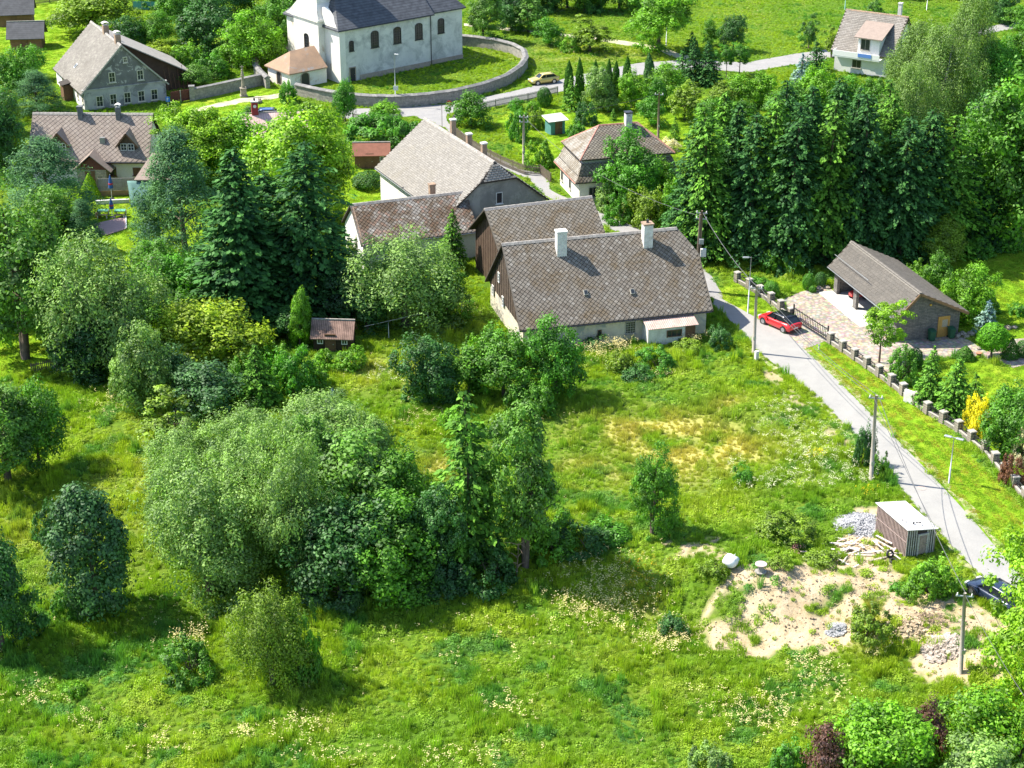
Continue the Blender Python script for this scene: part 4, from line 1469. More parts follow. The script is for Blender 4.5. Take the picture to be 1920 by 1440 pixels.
# ---------------------------------------------------------------- wooden barn behind it
F = Fr('barn', tuple((at(908, 392, 8.0) - Vector((-0.342, 0.94, 0)) * 5.2)[:2]), 20, 'wooden barn with diamond tiled roof standing directly behind the old farmhouse', 'barn', foot=(0, 11.5, 0.3, 10.4))
E = F.e
L, W, he, hr = 11.5, 10.4, 4.2, 8.0
front = [(0, 0, he), (L, 0, he), (L, W / 2, hr), (0, W / 2, hr)]
back = [(L, W, he), (0, W, he), (0, W / 2, hr), (L, W / 2, hr)]
rf = roof_slab([front, back], 0.15, M['roof_under'], E)
cols = [(0.19, 0.17, 0.14), (0.22, 0.20, 0.17), (0.17, 0.15, 0.12), (0.20, 0.175, 0.14)]
up = lambda pl, f: [Vector(pl[3]).lerp(Vector(pl[0]), f), Vector(pl[2]).lerp(Vector(pl[1]), f), Vector(pl[2]), Vector(pl[3])]
tiles(rf, front, X3, 0.48, cols, MO, MS, seed=6)
tiles(rf, back, X3, 0.48, cols, MO, MS, seed=7, single=0)
ridge_caps(rf, (0, W / 2, hr), (L, W / 2, hr), M['lead'])
mb = MB()
N_ = 40
for xx, sg in ((0.75, -1), (L - 0.5, 1)):
    for i in range(N_):
        y0, y1 = .4 + (W - .8) * i / N_, .4 + (W - .8) * (i + .9) / N_
        zz = lambda y: he + (hr - he) * (1 - abs(y - W / 2) / (W / 2)) - 0.17
        mb.prism([(xx + .015 * (i % 3), y0, -.2), (xx + .015 * (i % 3), y1, -.2), (xx + .015 * (i % 3), y1, zz(y1)), (xx + .015 * (i % 3), y0, zz(y0))], (sg * .06, 0, 0))
mb.box(.8, L - .55, .4, .55, -.2, he - .05); mb.box(.8, L - .55, W - .55, W - .4, -.2, he - .05)
mb.build('wall', M['dark_wood'], E)

# ---------------------------------------------------------------- low barn with the white gable
F = Fr('low_barn', tuple(at(677, 461, 3.0)[:2]), 20, 'low barn with mossy diamond tiled roof and white gable in front of the grey house', 'barn', foot=(0, 12.4, 0.3, 7.6))
E = F.e
L, W, he, hr = 12.6, 7.8, 3.0, 6.15
front = [(0, 0, he), (L, 0, he), (L, W / 2, hr), (0, W / 2, hr)]
back = [(L, W, he), (0, W, he), (0, W / 2, hr), (L, W / 2, hr)]
rf = roof_slab([front, back], 0.14, M['roof_under'], E)
cols = [(0.27, 0.25, 0.23), (0.20, 0.17, 0.14), (0.30, 0.21, 0.17), (0.24, 0.21, 0.18), (0.34, 0.32, 0.29)]
tiles(rf, front, X3, 0.46, cols, MOm, MSm, seed=8)
tiles(rf, back, X3, 0.46, cols, MOm, MSm, seed=9, single=0)
ridge_caps(rf, (0, W / 2, hr), (L, W / 2, hr), M['lead'])
M['white_wall'] = surf('white_render', (0.80, 0.77, 0.72), (0.70, 0.67, 0.62), 0.9, stain=(0.55, 0.5, 0.43), stain_scale=0.8, stain_amt=(0.6, 0.72))
mb = MB()
mb.box(.3, L - .1, .4, W - .4, -.2, he + .1)
mb.prism([(.3, .4, he + .102), (.3, W - .4, he + .102), (.3, W / 2, hr - .2)], (.3, 0, 0))
mb.build('wall', M['white_wall'], E)
MB().bar((0.25, -.02, he - .05), (0.25, W / 2, hr - .03), .12, .16).bar((0.25, W + .02, he - .05), (0.25, W / 2, hr - .03), .12, .16).build('verge_board', M['brick'], E)
gutter(E, (.2, -.05, he - .1), (L - .1, -.05, he - .1), M['metal'], .05)
chimney(E, (9.4, 5.6), 0.62, 0.62, 4.2, 6.7, M['brick'])

# ---------------------------------------------------------------- grey house with the big pale roof
F = Fr('grey_house', tuple(at(702.5, 314, 4.0)[:2]), -64, 'large house with pale grey half hipped roof and dark grey gable by the side lane', 'house', foot=(0, 18, 0, 12.6))
E = F.e
L, W, he, hr = 18.0, 12.6, 4.0, 9.0
lr = F.ony(927.5, 302.5, W / 2).x
zk = 7.3
yk = (zk - he) / (hr - he) * W / 2
L = lr + 1.0
front = [(0, 0, he), (L, 0, he), (L, yk, zk), (lr, W / 2, hr), (0, W / 2, hr)]
back = [(L, W, he), (0, W, he), (0, W / 2, hr), (lr, W / 2, hr), (L, W - yk, zk)]
hip = [(L, yk, zk), (L, W - yk, zk), (lr, W / 2, hr)]
M['pale_tile'] = stripes('pale_small_tiles', (0.50, 0.46, 0.40), (0.36, 0.33, 0.29), 0.34, 'X', 0.72, 0.9, 0.5, 0.22)
rf = roof_slab([front, back, hip], 0.16, M['roof_under'], E)
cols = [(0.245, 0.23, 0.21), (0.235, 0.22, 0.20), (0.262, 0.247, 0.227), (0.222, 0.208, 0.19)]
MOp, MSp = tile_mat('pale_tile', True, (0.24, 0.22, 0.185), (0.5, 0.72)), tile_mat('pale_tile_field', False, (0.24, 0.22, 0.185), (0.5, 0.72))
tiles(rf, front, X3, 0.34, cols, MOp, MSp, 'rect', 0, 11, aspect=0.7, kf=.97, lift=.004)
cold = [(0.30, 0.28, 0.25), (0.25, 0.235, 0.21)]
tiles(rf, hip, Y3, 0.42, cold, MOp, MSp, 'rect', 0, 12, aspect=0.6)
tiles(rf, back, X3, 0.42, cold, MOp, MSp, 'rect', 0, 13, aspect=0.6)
ridge_caps(rf, (0, W / 2, hr), (lr, W / 2, hr), M['lead'])
M['grey_wall'] = surf('grey_render', (0.30, 0.29, 0.265), (0.22, 0.215, 0.20), 0.5, stain=(0.40, 0.385, 0.35), stain_scale=0.35, stain_amt=(0.5, 0.62), bump=0.2)
g0 = .45
wz = lambda y: he + (hr - he) * (1 - abs(y - W / 2) / (W / 2)) - .18
MB().box(g0, L - g0 - .3, g0, W - g0, -.2, wz(g0)).build('wall', M['white_wall'], E)
MB().prism([(L - g0 - .298, g0 - .003, -.2), (L - g0 - .298, W - g0 + .003, -.2), (L - g0 - .298, W - g0 + .003, wz(g0)), (L - g0 - .298, W - yk, zk - .2), (L - g0 - .298, yk, zk - .2), (L - g0 - .298, g0 - .003, wz(g0))], (.3, 0, 0)).build('gable_wall', M['grey_wall'], E)
MB().prism([(g0 - .003, g0, -.2), (g0 - .003, W - g0, -.2), (g0 - .003, W - g0, wz(g0)), (g0 - .003, W / 2, hr - .2), (g0 - .003, g0, wz(g0))], (.2, 0, 0)).build('far_gable_wall', M['white_wall'], E)
c = F.onx(936, 371, L - g0)
window(E, (L - g0, c.y, c.z), Y3, X3, 0.75, 1.25, M['white_frame'], (0, 0))
for (px, py) in ((851, 245), (881, 280), (909, 301)):
    c = F.ony(px, py, W / 2 + 0.6)
    chimney(E, (c.x, W / 2 + 0.5), 0.5, 0.55, 7.8, 9.9 if px > 860 else 10.4, M['brick'], M['old_white'])
gutter(E, (.2, -.05, he - .1), (L - .3, -.05, he - .1), M['metal'], .06)
# small grey cross roof over the yard door
q0 = F.ony(752, 371, -1.2)
MB().prism([(11.0, -1.6, 2.6), (14.2, -1.6, 2.6), (12.6, -1.6, 4.2)], (0, 4.2, 0)).build('annex_roof', surf('grey_felt', (0.33, 0.33, 0.31), (0.26, 0.26, 0.25), 2), E)
MB().box(11.2, 14.0, -1.4, .5, -.2, 2.6).build('annex_wall', M['white_wall'], E)

# ---------------------------------------------------------------- white house with the flared hipped roof
F = Fr('hipped_house', tuple(at(1080, 344, 2.8)[:2]), 15, 'white house with flared two tier hipped roof and white chimney behind the leafy tree', 'house', foot=(0, 12.5, 0, 9))
E = F.e
L, W = 12.6, 8.8
M['wh_wall'] = surf('cream_render', (0.80, 0.77, 0.68), (0.72, 0.69, 0.6), 0.8, stain=(0.6, 0.56, 0.46), stain_scale=0.6, stain_amt=(0.6, 0.75))
z1, z2, i1 = 2.8, 4.7, 0.9
A = [(0, 0, z1), (L, 0, z1), (L, W, z1), (0, W, z1)]
mid = lambda i, z: [(i, i, z), (L - i, i, z), (L - i, W - i, z), (i, W - i, z)]
B0 = mid(0.45, 3.45); B1 = mid(i1, z2)
pol = []
for k in range(4):
    j = (k + 1) % 4
    pol += [[A[k], A[j], B0[j], B0[k]], [B0[k], B0[j], B1[j], B1[k]]]
rf = roof_slab(pol, .12, M['roof_under'], E, 'skirt_roof')
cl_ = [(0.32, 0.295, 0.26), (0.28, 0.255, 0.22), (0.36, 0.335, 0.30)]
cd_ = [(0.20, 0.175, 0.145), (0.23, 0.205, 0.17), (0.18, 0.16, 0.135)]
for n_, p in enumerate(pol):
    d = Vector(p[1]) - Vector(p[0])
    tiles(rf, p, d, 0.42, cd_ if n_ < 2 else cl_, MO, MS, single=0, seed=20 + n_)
MB().box(.6, L - .6, .6, W - .6, -.2, z1 + .25).build('wall', M['wh_wall'], E)
MB().box(i1 + .15, L - i1 - .15, i1 + .15, W - i1 - .15, z1 + .252, 5.3).build('upper_wall', surf('grey_band', (0.5, 0.49, 0.46), (0.4, 0.39, 0.37), 2), E)
U = mid(i1 - .25, 5.25)
r0, r1 = Vector((W / 2 - .4, W / 2, 8.0)), Vector((L - W / 2 + .4, W / 2, 8.0))
pol = [[U[0], U[1], r1, r0], [U[1], U[2], r1], [U[2], U[3], r0, r1], [U[3], U[0], r0]]
rf = roof_slab(pol, .14, M['roof_under'], E, 'upper_roof')
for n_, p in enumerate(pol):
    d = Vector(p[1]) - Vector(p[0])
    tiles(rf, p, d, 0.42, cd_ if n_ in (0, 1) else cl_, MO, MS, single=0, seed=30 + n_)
M['red_ridge'] = surf('red_ridge', (0.45, 0.22, 0.16), (0.35, 0.18, 0.14), 3)
for a, b in ((r0, r1), (U[0], r0), (U[3], r0), (U[1], r1)):
    ridge_caps(rf, a, b, M['red_ridge'], .13)
c = F.ony(1176, 232, W / 2)
chimney(E, (c.x, W / 2 - .3), .75, .75, 7.0, 9.3, M['old_white'], M['dark_metal'])
for (px, py) in ((1047, 334), (1069, 349)):
    c = F.onx(px, py, .6)
    window(E, (.6, min(max(c.y, 1.4), W - 1.4), 1.35), -Y3, -X3, .8, 1.15, M['grey_frame'], (1, 0))
for xx in (2.2, 5.0, 8.2):
    window(E, (xx, .6, 1.4), X3, -Y3, 1.0, 1.2, M['grey_frame'], (1, 0))
gutter(E, (-.05, .1, z1 - .08), (-.05, W - .1, z1 - .08), M['red_ridge'], .06)

# ---------------------------------------------------------------- garage of grey stone
M['stone_clad'] = None


def stone_mat(name, c1, c2, sx=0.55, sz=0.16, mortar=(0.10, 0.095, 0.09)):
    m, nt, b = newmat(name)
    tc = nt.nodes.new('ShaderNodeTexCoord')
    sp_ = nt.nodes.new('ShaderNodeSeparateXYZ'); nt.links.new(tc.outputs['Object'], sp_.inputs[0])
    ad = nt.nodes.new('ShaderNodeMath'); nt.links.new(sp_.outputs[0], ad.inputs[0]); nt.links.new(sp_.outputs[1], ad.inputs[1])
    cb = nt.nodes.new('ShaderNodeCombineXYZ'); nt.links.new(ad.outputs[0], cb.inputs[0]); nt.links.new(sp_.outputs[2], cb.inputs[1])
    br = nt.nodes.new('ShaderNodeTexBrick')
    nt.links.new(cb.outputs[0], br.inputs['Vector'])
    br.inputs['Color1'].default_value = (*c1, 1); br.inputs['Color2'].default_value = (*c2, 1); br.inputs['Mortar'].default_value = (*mortar, 1)
    br.inputs['Scale'].default_value = 1.0
    br.inputs['Brick Width'].default_value = sx; br.inputs['Row Height'].default_value = sz
    br.inputs['Mortar Size'].default_value = 0.018
    n = noise_node(nt, 3, 5, 0.7, tc.outputs['Object'])
    r = ramp_node(nt, n.outputs[0], [(0.3, (0.6, 0.6, 0.62)), (0.7, (1.25, 1.22, 1.15))])
    col = mix_node(nt, 1.0, br.outputs[0], r.outputs[0], 'MULTIPLY')
    nt.links.new(col, b.inputs['Base Color'])
    b.inputs['Roughness'].default_value = 0.9
    bm = nt.nodes.new('ShaderNodeBump'); bm.inputs['Strength'].default_value = 0.6; bm.inputs['Distance'].default_value = 0.05
    nt.links.new(col, bm.inputs['Height']); nt.links.new(bm.outputs[0], b.inputs['Normal'])
    return m


M['stone_clad'] = stone_mat('grey_stone_cladding', (0.24, 0.22, 0.20), (0.15, 0.145, 0.14))
M['stone_warm'] = stone_mat('warm_stone', (0.42, 0.36, 0.29), (0.30, 0.26, 0.22), 0.4, 0.2, (0.2, 0.18, 0.16))
F = Fr('garage', tuple(at(1678, 642)[:2]), 16, 'grey stone garage with long grey tiled roof, orange side door and open bays', 'garage', foot=(-0.3, 7, -0.3, 13.5))
E = F.e
Wg, D = 6.5, 13.2
xr, xl, xR, oh = 1.75, -0.55, 6.95, 0.75
ze, zr, zeR = 2.6, 5.0, 2.55
y0, y1 = -oh, D + .5
left = [(xl, y1, ze), (xl, y0, ze), (xr, y0, zr), (xr, y1, zr)]
right = [(xR, y0, zeR), (xR, y1, zeR), (xr, y1, zr), (xr, y0, zr)]
rf = roof_slab([left, right], .16, M['roof_under'], E)
MOg, MSg = tile_mat('concrete_tile', True, (0.11, 0.098, 0.086), (0.6, 0.8)), tile_mat('concrete_tile_field', False, (0.11, 0.098, 0.086), (0.6, 0.8))
cols = [(0.118, 0.108, 0.097), (0.112, 0.103, 0.093), (0.124, 0.113, 0.101)]
tiles(rf, left, -Y3, 0.46, cols, MOg, MSg, 'rect', 0, 41, aspect=0.78, lift=0.004, kf=.97)
tiles(rf, right, Y3, 0.46, cols, MOg, MSg, 'rect', 0, 42, aspect=0.78, lift=0.004, kf=.97)
ridge_caps(rf, (xr, y0, zr), (xr, y1, zr), surf('ridge_tile', (0.22, 0.20, 0.175), (0.18, 0.165, 0.14), 3), .2)
gutter(E, (xl - .06, y0, ze - .06), (xl - .06, y1, ze - .06), M['metal'], .06)
MB().tube([(xl + .45, y1 - .4, zr - 1.15 + .1), (xl + .45, 6, zr - 1.15 + .1)], .035, 5).build('snow_guard', M['metal'], E)
wl = lambda x: (ze + (zr - ze) * (x - xl) / (xr - xl) if x < xr else zeR + (zr - zeR) * (xR - x) / (xR - xr)) - .18
mb = MB()
mb.prism([(0, 0, -.2), (Wg, 0, -.2), (Wg, 0, wl(Wg)), (xr, 0, zr - .2), (0, 0, wl(0))], (0, .3, 0))
mb.prism([(0, D - .3, -.2), (Wg, D - .3, -.2), (Wg, D - .3, wl(Wg)), (xr, D - .3, zr - .2), (0, D - .3, wl(0))], (0, .3, 0))
mb.box(Wg - .3, Wg, .302, D - .302, -.2, wl(Wg) - .01)
for (a, b) in ((.302, 4.6), (8.3, 8.95), (12.5, D - .302)):
    mb.box(0, .3, a, b, -.2, wl(0) - .02)
mb.build('wall', M['stone_clad'], E)
MB().box(-.02, .32, .31, D - .31, wl(0) - .018, wl(0) + .1).build('lintel', M['dark_metal'], E)
MB().box(.1, Wg - .32, .31, D - .31, -.05, .03).build('floor_slab', surf('pale_concrete', (0.62, 0.6, 0.56), (0.52, 0.5, 0.47), 1), E)
MB().box(-1.5, -.001, 4.2, D + .2, -.05, .05).build('apron', surf('apron_concrete', (0.70, 0.68, 0.64), (0.6, 0.58, 0.55), 1), E)
mb = MB()
mb.bar((xl, y0 - .03, ze - .12), (xr, y0 - .03, zr - .12), .05, .24).bar((xR, y0 - .03, zeR - .12), (xr, y0 - .03, zr - .12), .05, .24)
mb.build('bargeboard', surf('brown_board', (0.30, 0.17, 0.08), (0.22, 0.12, 0.06), 4), E)
c = F.ony(1768, 616, 0)
M['orange_wood'] = surf('orange_door_wood', (0.62, 0.36, 0.10), (0.52, 0.29, 0.08), 3)
door(E, (c.x, 0, 1.0), X3, -Y3, .95, 1.95, M['orange_wood'])
o = MB().obox((c.x + .1, -.07, 1.4), X3 * .28, Y3 * .012, Z3 * .36).build('door_glass', surf('net_curtain', (0.5, 0.42, 0.3), (0.4, 0.33, 0.24), 9), E)
MB().box(3.2, 3.38, -.14, -.001, 3.35, 3.5).build('wall_lamp', plain('amber_lamp', (0.7, 0.42, 0.05), .4), E)
GAR = F
# red ride-on mower inside
p = F.w((1.6, 10.9, 0.03))
mo_ = Fr('ride_on_mower', p, 200, 'red ride-on mower parked inside the open garage bay', 'mower')
RED = plain('red_paint', (0.62, 0.03, 0.03), .35, 0, .5, .5)
MB().prism([(.1, -.35, .35), (.95, -.32, .35), (.98, -.3, .72), (.8, -.3, .8), (.15, -.33, .82)], (0, .66, 0)).build('hood', RED, mo_.e, bevel=.04)
MB().prism([(-.75, -.42, .3), (.1, -.42, .3), (.1, -.42, .5), (-.75, -.42, .62)], (0, .84, 0)).build('body', RED, mo_.e, bevel=.04)
MB().box(-.65, -.2, -.22, .22, .622, .72).box(-.72, -.6, -.22, .22, .7, 1.1).build('seat', M['dark_metal'], mo_.e, bevel=.04)
MB().tube([(.05, 0, .8), (-.08, 0, 1.05)], .02).lathe([(.17, 1.04), (.17, 1.07)], 12, (-.1, 0, 0)).build('steering_wheel', M['dark_metal'], mo_.e)
for (x, y, r) in ((.65, .4, .2), (.65, -.4, .2), (-.5, .45, .27), (-.5, -.45, .27)):
    MB().tube([(x, y - .1, r), (x, y + .1, r)], r, 14).build('wheel', M['dark_metal'], mo_.e)

# ---------------------------------------------------------------- church
M['church_wall'] = surf('church_limewash', (0.74, 0.72, 0.66), (0.60, 0.585, 0.54), 0.45, stain=(0.40, 0.40, 0.37), stain_scale=0.5, stain_amt=(0.46, 0.66), bump=0.2)
M['church_front'] = surf('church_front_limewash', (0.82, 0.79, 0.72), (0.72, 0.68, 0.6), 0.5, stain=(0.52, 0.42, 0.30), stain_scale=0.35, stain_amt=(0.58, 0.68), bump=0.2)
M['slate'] = stripes('church_slate', (0.10, 0.105, 0.115), (0.065, 0.068, 0.075), 0.3, 'Z', 0.75, 0.6, 0.5, 0.2)
M['tan_roof'] = surf('tan_shingle', (0.36, 0.235, 0.15), (0.28, 0.19, 0.13), 0.8, stain=(0.28, 0.26, 0.24), stain_scale=0.5, stain_amt=(0.55, 0.62), bump=0.5, bump_scale=6)
M['plinth'] = surf('plinth_stone', (0.45, 0.37, 0.29), (0.30, 0.25, 0.2), 2.5, bump=0.6, bump_scale=5)
F = Fr('church', tuple(at(640, 157)[:2]), 39, 'white village church with dark slate roof and tower inside the round wall', 'church', foot=(-6, 22, 0, 13.4))
E = F.e
W, LN, LC, he, hr = 13.4, 15.8, 22.0, 7.6, 13.5
mb = MB()
mb.box(0, LN, 0, W, -.3, he - .25)
mb.box(LN + .002, LC, .7, W - .7, -.3, he - .25)
mb.build('nave_wall', M['church_wall'], E)
MB().box(-.06, 0.9, -.06, W + .06, -.3, he - .25).build('facade_wall', M['church_front'], E)
MB().box(3.2, LN + .04, -.07, W + .07, -.3, .75).box(LN + .05, LC + .06, .63, W - .63, -.3, .6).build('plinth', M['plinth'], E)
mb = MB()
mb.box(-.2, LN + .2, -.22, W + .22, he - .248, he - .05).box(LN + .202, LC + .2, .5, W - .5, he - .248, he - .05)
mb.build('cornice', M['church_front'], E)
e = .45
A = [(-e, -e, he), (LN + .3, -e, he), (LN + .3, W + e, he), (-e, W + e, he)]
ra, rb = (3.6, W / 2, hr), (LN + .3, W / 2, hr)
C_ = [(LN + .3, .3, he), (LC + e, .3, he), (LC + e, W - .3, he), (LN + .3, W - .3, he)]
rc = (LC - 4, W / 2, hr - .3)
rf = roof_slab([[A[0], A[1], rb, ra], [A[2], A[3], ra, rb], [A[3], A[0], ra], [C_[0], C_[1], rc, (LN + .3, W / 2, hr - .3)], [C_[1], C_[2], rc], [C_[2], C_[3], (LN + .3, W / 2, hr - .3), rc]], .2, M['slate'], E)
ty0, ty1, tx = 3.6, 9.9, -1.1
tm = (ty0 + ty1) / 2
MB().box(tx, 3.6, ty0, ty1, -.3, 8.2).build('tower_base', M['church_front'], E)
MB().box(tx - .25, 3.8, ty0 - .25, ty1 + .25, 8.202, 8.5).build('tower_cornice', M['church_front'], E)
u0, u1, ux0, ux1 = tm - 2.25, tm + 2.25, tx + .5, 3.6
mb = MB()
b0 = [(tx - .2, ty0 - .2, 8.502), (3.75, ty0 - .2, 8.502), (3.75, ty1 + .2, 8.502), (tx - .2, ty1 + .2, 8.502)]
b1 = [(ux0 - .1, u0 - .1, 10.4), (ux1, u0 - .1, 10.4), (ux1, u1 + .1, 10.4), (ux0 - .1, u1 + .1, 10.4)]
bm_ = [tuple(Vector(a).lerp(Vector(b), .45) - Z3 * .25) for a, b in zip(b0, b1)]
vs = b0 + bm_ + b1
fs = [(3, 2, 1, 0), (8, 9, 10, 11)] + [(i + r * 4, (i + 1) % 4 + r * 4, (i + 1) % 4 + 4 + r * 4, i + 4 + r * 4) for r in (0, 1) for i in range(4)]
mb.add(vs, fs)
mb.build('tower_skirt', M['church_front'], E)
MB().box(ux0, ux1 - .1, u0, u1, 10.402, 17.5).build('tower_shaft', M['church_front'], E)
MB().lathe([(3.6, 17.502), (3.3, 18.2), (2.2, 20), (1.0, 21), (.9, 22.5), (1.2, 23.2), (.5, 24.6), (.05, 27)], 8, ((ux0 + ux1) / 2, tm, 0)).build('tower_cap', M['slate'], E)
mb = MB()
sh = [(-.3, -.3, he + .002), (-.3, ty0 - .01, he + .002), (-.3, ty0 - .01, he + 2.6), (-.3, 1.2, he + .8)]
mb.prism(sh, (.9, 0, 0))
sh2 = [(-.3, W + .3, he + .002), (-.3, ty1 + .01, he + .002), (-.3, ty1 + .01, he + 2.6), (-.3, W - 1.2, he + .8)]
mb.prism(sh2, (.9, 0, 0))
mb.build('facade_shoulder', M['church_front'], E)
for (px, py, w, h) in ((658.7, 86, .75, 1.5), (702.5, 73, 1.3, 2.4), (744.7, 65.6, 1.3, 2.4), (785, 58.5, 1.3, 2.4)):
    c = F.ony(px, py, 0)
    window(E, (c.x, 0, c.z), X3, -Y3, w, h, M['dark_metal'], (2, 5), arch=True, depth=.1, fw=.07)
c = F.ony(826.6, 48, .7)
window(E, (c.x, .7, c.z), X3, -Y3, 1.15, 2.2, M['dark_metal'], (2, 5), arch=True, depth=.1, fw=.07)
c = F.onx(587, 80, tx)
window(E, (tx, tm, c.z), -Y3, -X3, 1.1, 2.1, M['dark_metal'], (2, 4), arch=True, depth=.1, fw=.07)
window(E, (ux0, tm, 12.6), -Y3, -X3, 1.0, 1.9, M['dark_metal'], (1, 3), arch=True, depth=.1, fw=.07)
window(E, ((ux0 + ux1) / 2, u0, 12.9), X3, -Y3, 1.0, 1.9, M['dark_metal'], (1, 3), arch=True, depth=.1, fw=.07)
c = F.ony(661, 148, 0)
door(E, (c.x, -.06, 1.0), X3, -Y3, .85, 1.95, M['dark_metal'], M['plinth'])
MB().tube([(LN - .1, -.12, 0.1), (LN - .1, -.12, he - .1)], .06).build('downpipe', M['dark_metal'], E)
gutter(E, (0, -.5, he - .12), (LN + .3, -.5, he - .12), M['dark_metal'], .07)
# the entrance porch before the tower
pa, pb = F.l(at(501, 152)), F.l(at(548, 167))
px0 = (pa.x + pb.x) / 2
py0, py1 = pb.y, pa.y
if py1 - py0 > 6.5: py0, py1 = tm - 3.1, tm + 3.1
px0 = min(max(px0, -8.5), -6.0)
PW = Fr('church_porch', F.w((0, 0, 0)), 39, 'low white entrance porch with tan hipped roof in front of the church tower', 'porch')
Ep = PW.e
mb = MB()
mb.box(px0, px0 + .4, py0, py1, -.2, 2.3).box(px0 + .401, tx - .01, py0, py0 + .4, -.2, 2.3).box(px0 + .401, tx - .01, py1 - .4, py1, -.2, 2.3)
mb.build('wall', M['church_front'], Ep)
pm = (py0 + py1) / 2
Aq = [(px0 - .35, py0 - .35, 2.25), (tx - .02, py0 - .35, 2.25), (tx - .02, py1 + .35, 2.25), (px0 - .35, py1 + .35, 2.25)]
ra, rb = (px0 + 2.0, pm, 4.5), (tx - .02, pm, 4.7)
roof_slab([[Aq[0], Aq[1], rb, ra], [Aq[2], Aq[3], ra, rb], [Aq[3], Aq[0], ra]], .15, M['tan_roof'], Ep)
window(Ep, (px0, pm, 1.0), -Y3, -X3, 1.3, 2.0, M['plinth'], (0, 0), arch=True, pane=M['dark_metal'], sill=False, name='arched_door', fw=.15)
window(Ep, ((px0 + tx) / 2 - .6, py0, 1.0), X3, -Y3, 1.5, 2.0, M['plinth'], (0, 0), arch=True, pane=M['dark_metal'], sill=False, name='archway', fw=.15)

# ---------------------------------------------------------------- churchyard wall with stone coping, and the straight garden wall
M['rubble'] = stone_mat('rubble_wall', (0.34, 0.32, 0.29), (0.24, 0.23, 0.21), .5, .22, (.30, .28, .25))
M['coping'] = surf('slate_coping', (0.22, 0.215, 0.205), (0.15, 0.147, 0.142), 1.5, stain=(0.34, 0.325, 0.295), stain_scale=.8, bump=.3)


def stone_wall(name, pts, h, th, label, step=1.1, cap=0.32, steps=None):
    P = [at(*p) for p in pts]
    L_ = sum((b - a).length for a, b in zip(P, P[1:]))
    n = int(L_ / step) + 1
    R = resample(P, n)
    e = empty(name, R[0], 0, label, 'wall')
    O = Vector(R[0])
    nr = []
    for i in range(n):
        d = (R[min(i + 1, n - 1)] - R[max(i - 1, 0)]).normalized()
        nr.append(Vector((-d.y, d.x, 0)))
    V, Fc = [], []
    for i in range(n):
        p = R[i] - O
        V += [p - nr[i] * th / 2 - Z3 * .2, p - nr[i] * th / 2 + Z3 * h, p + nr[i] * th / 2 + Z3 * h, p + nr[i] * th / 2 - Z3 * .2]
    for i in range(n - 1):
        for k in range(4):
            a, b = i * 4 + k, i * 4 + (k + 1) % 4
            Fc.append((a, b, b + 4, a + 4))
    Fc += [(3, 2, 1, 0), tuple(range(len(V) - 4, len(V)))]
    MB().add(V, Fc).build('wall_body', M['rubble'], e)
    for i in range(n - 1):
        a, b = R[i] - O, R[i + 1] - O
        na, nb = nr[i], nr[i + 1]
        f = .985
        b = a.lerp(b, f); nb = na.lerp(nb, f)
        j = rnd.uniform(-.012, .012)
        z = Z3 * (h + .004 + j)
        w2 = th / 2 + .14
        V = []
        for (q, m_) in ((a, na), (b, nb)):
            V += [q - m_ * w2 + z, q - m_ * w2 + z + Z3 * .1, q + z + Z3 * cap, q + m_ * w2 + z + Z3 * .1, q + m_ * w2 + z]
        MB().add(V, [(0, 1, 6, 5), (1, 2, 7, 6), (2, 3, 8, 7), (3, 4, 9, 8), (4, 0, 5, 9), (4, 3, 2, 1, 0), (5, 6, 7, 8, 9)]).build('coping_stone', M['coping'], e)
    return e


stone_wall('churchyard_wall', [(556, 178), (600, 188), (640, 195), (690, 200), (745, 201), (800, 197), (850, 190), (905, 177), (950, 160), (976, 142), (986, 126), (982, 112), (962, 101), (930, 93), (895, 88), (862, 85), (840, 82)], 1.45, .6, 'long curved stone wall with slate coping round the front of the churchyard')
stone_wall('churchyard_wall', [(503, 166), (488, 152), (480, 140), (480, 126), (492, 114), (515, 104), (545, 95), (575, 88)], 1.45, .6, 'short curved end of the churchyard wall left of the porch')
stone_wall('garden_wall', [(361, 188), (400, 180), (440, 171), (490, 160)], 1.5, .5, 'straight stone wall between brown gate and churchyard', cap=.2)
c = at(361, 188)
F2 = Fr('gate_pillar', c, 10, 'square stone pillar beside the brown wooden gate', 'pillar')
MB().box(-.35, .35, -.35, .35, -.2, 1.9).build('shaft', M['rubble'], F2.e)
MB().box(-.42, .42, -.42, .42, 1.902, 2.05).build('cap', M['coping'], F2.e, bevel=.03)

# ---------------------------------------------------------------- village house with the dark weathered gable
M['gable_dark'] = surf('dark_weathered_render', (0.20, 0.195, 0.185), (0.135, 0.13, 0.125), 0.8, stain=(0.46, 0.44, 0.40), stain_scale=1.1, stain_amt=(0.56, 0.62), bump=0.3)
M['gable_low'] = surf('peeling_render', (0.47, 0.46, 0.43), (0.36, 0.35, 0.33), 0.8, stain=(0.22, 0.215, 0.205), stain_scale=0.6, stain_amt=(0.5, 0.6), bump=0.3)
M['clean_white'] = surf('clean_white_render', (0.82, 0.80, 0.76), (0.76, 0.74, 0.70), .8, stain=(0.62, 0.59, 0.53), stain_scale=.5, stain_amt=(.62, .75))
F = Fr('village_house', tuple(at(160, 208)[:2]), 27, 'old house with dark weathered gable, many small windows and two brick chimneys', 'house', foot=(0, 11.2, 0, 14.5))
E = F.e
W, D, he, hr = 11.2, 15.2, 2.7, 8.3
ov = .4
sl = (hr - he) / (W / 2)
lf = [(-ov, D, he - ov * sl), (-ov, -.2, he - ov * sl), (W / 2, -.2, hr), (W / 2, D, hr)]
rt = [(W + ov, -.2, he - ov * sl), (W + ov, D, he - ov * sl), (W / 2, D, hr), (W / 2, -.2, hr)]
rf = roof_slab([lf, rt], .15, M['roof_under'], E)
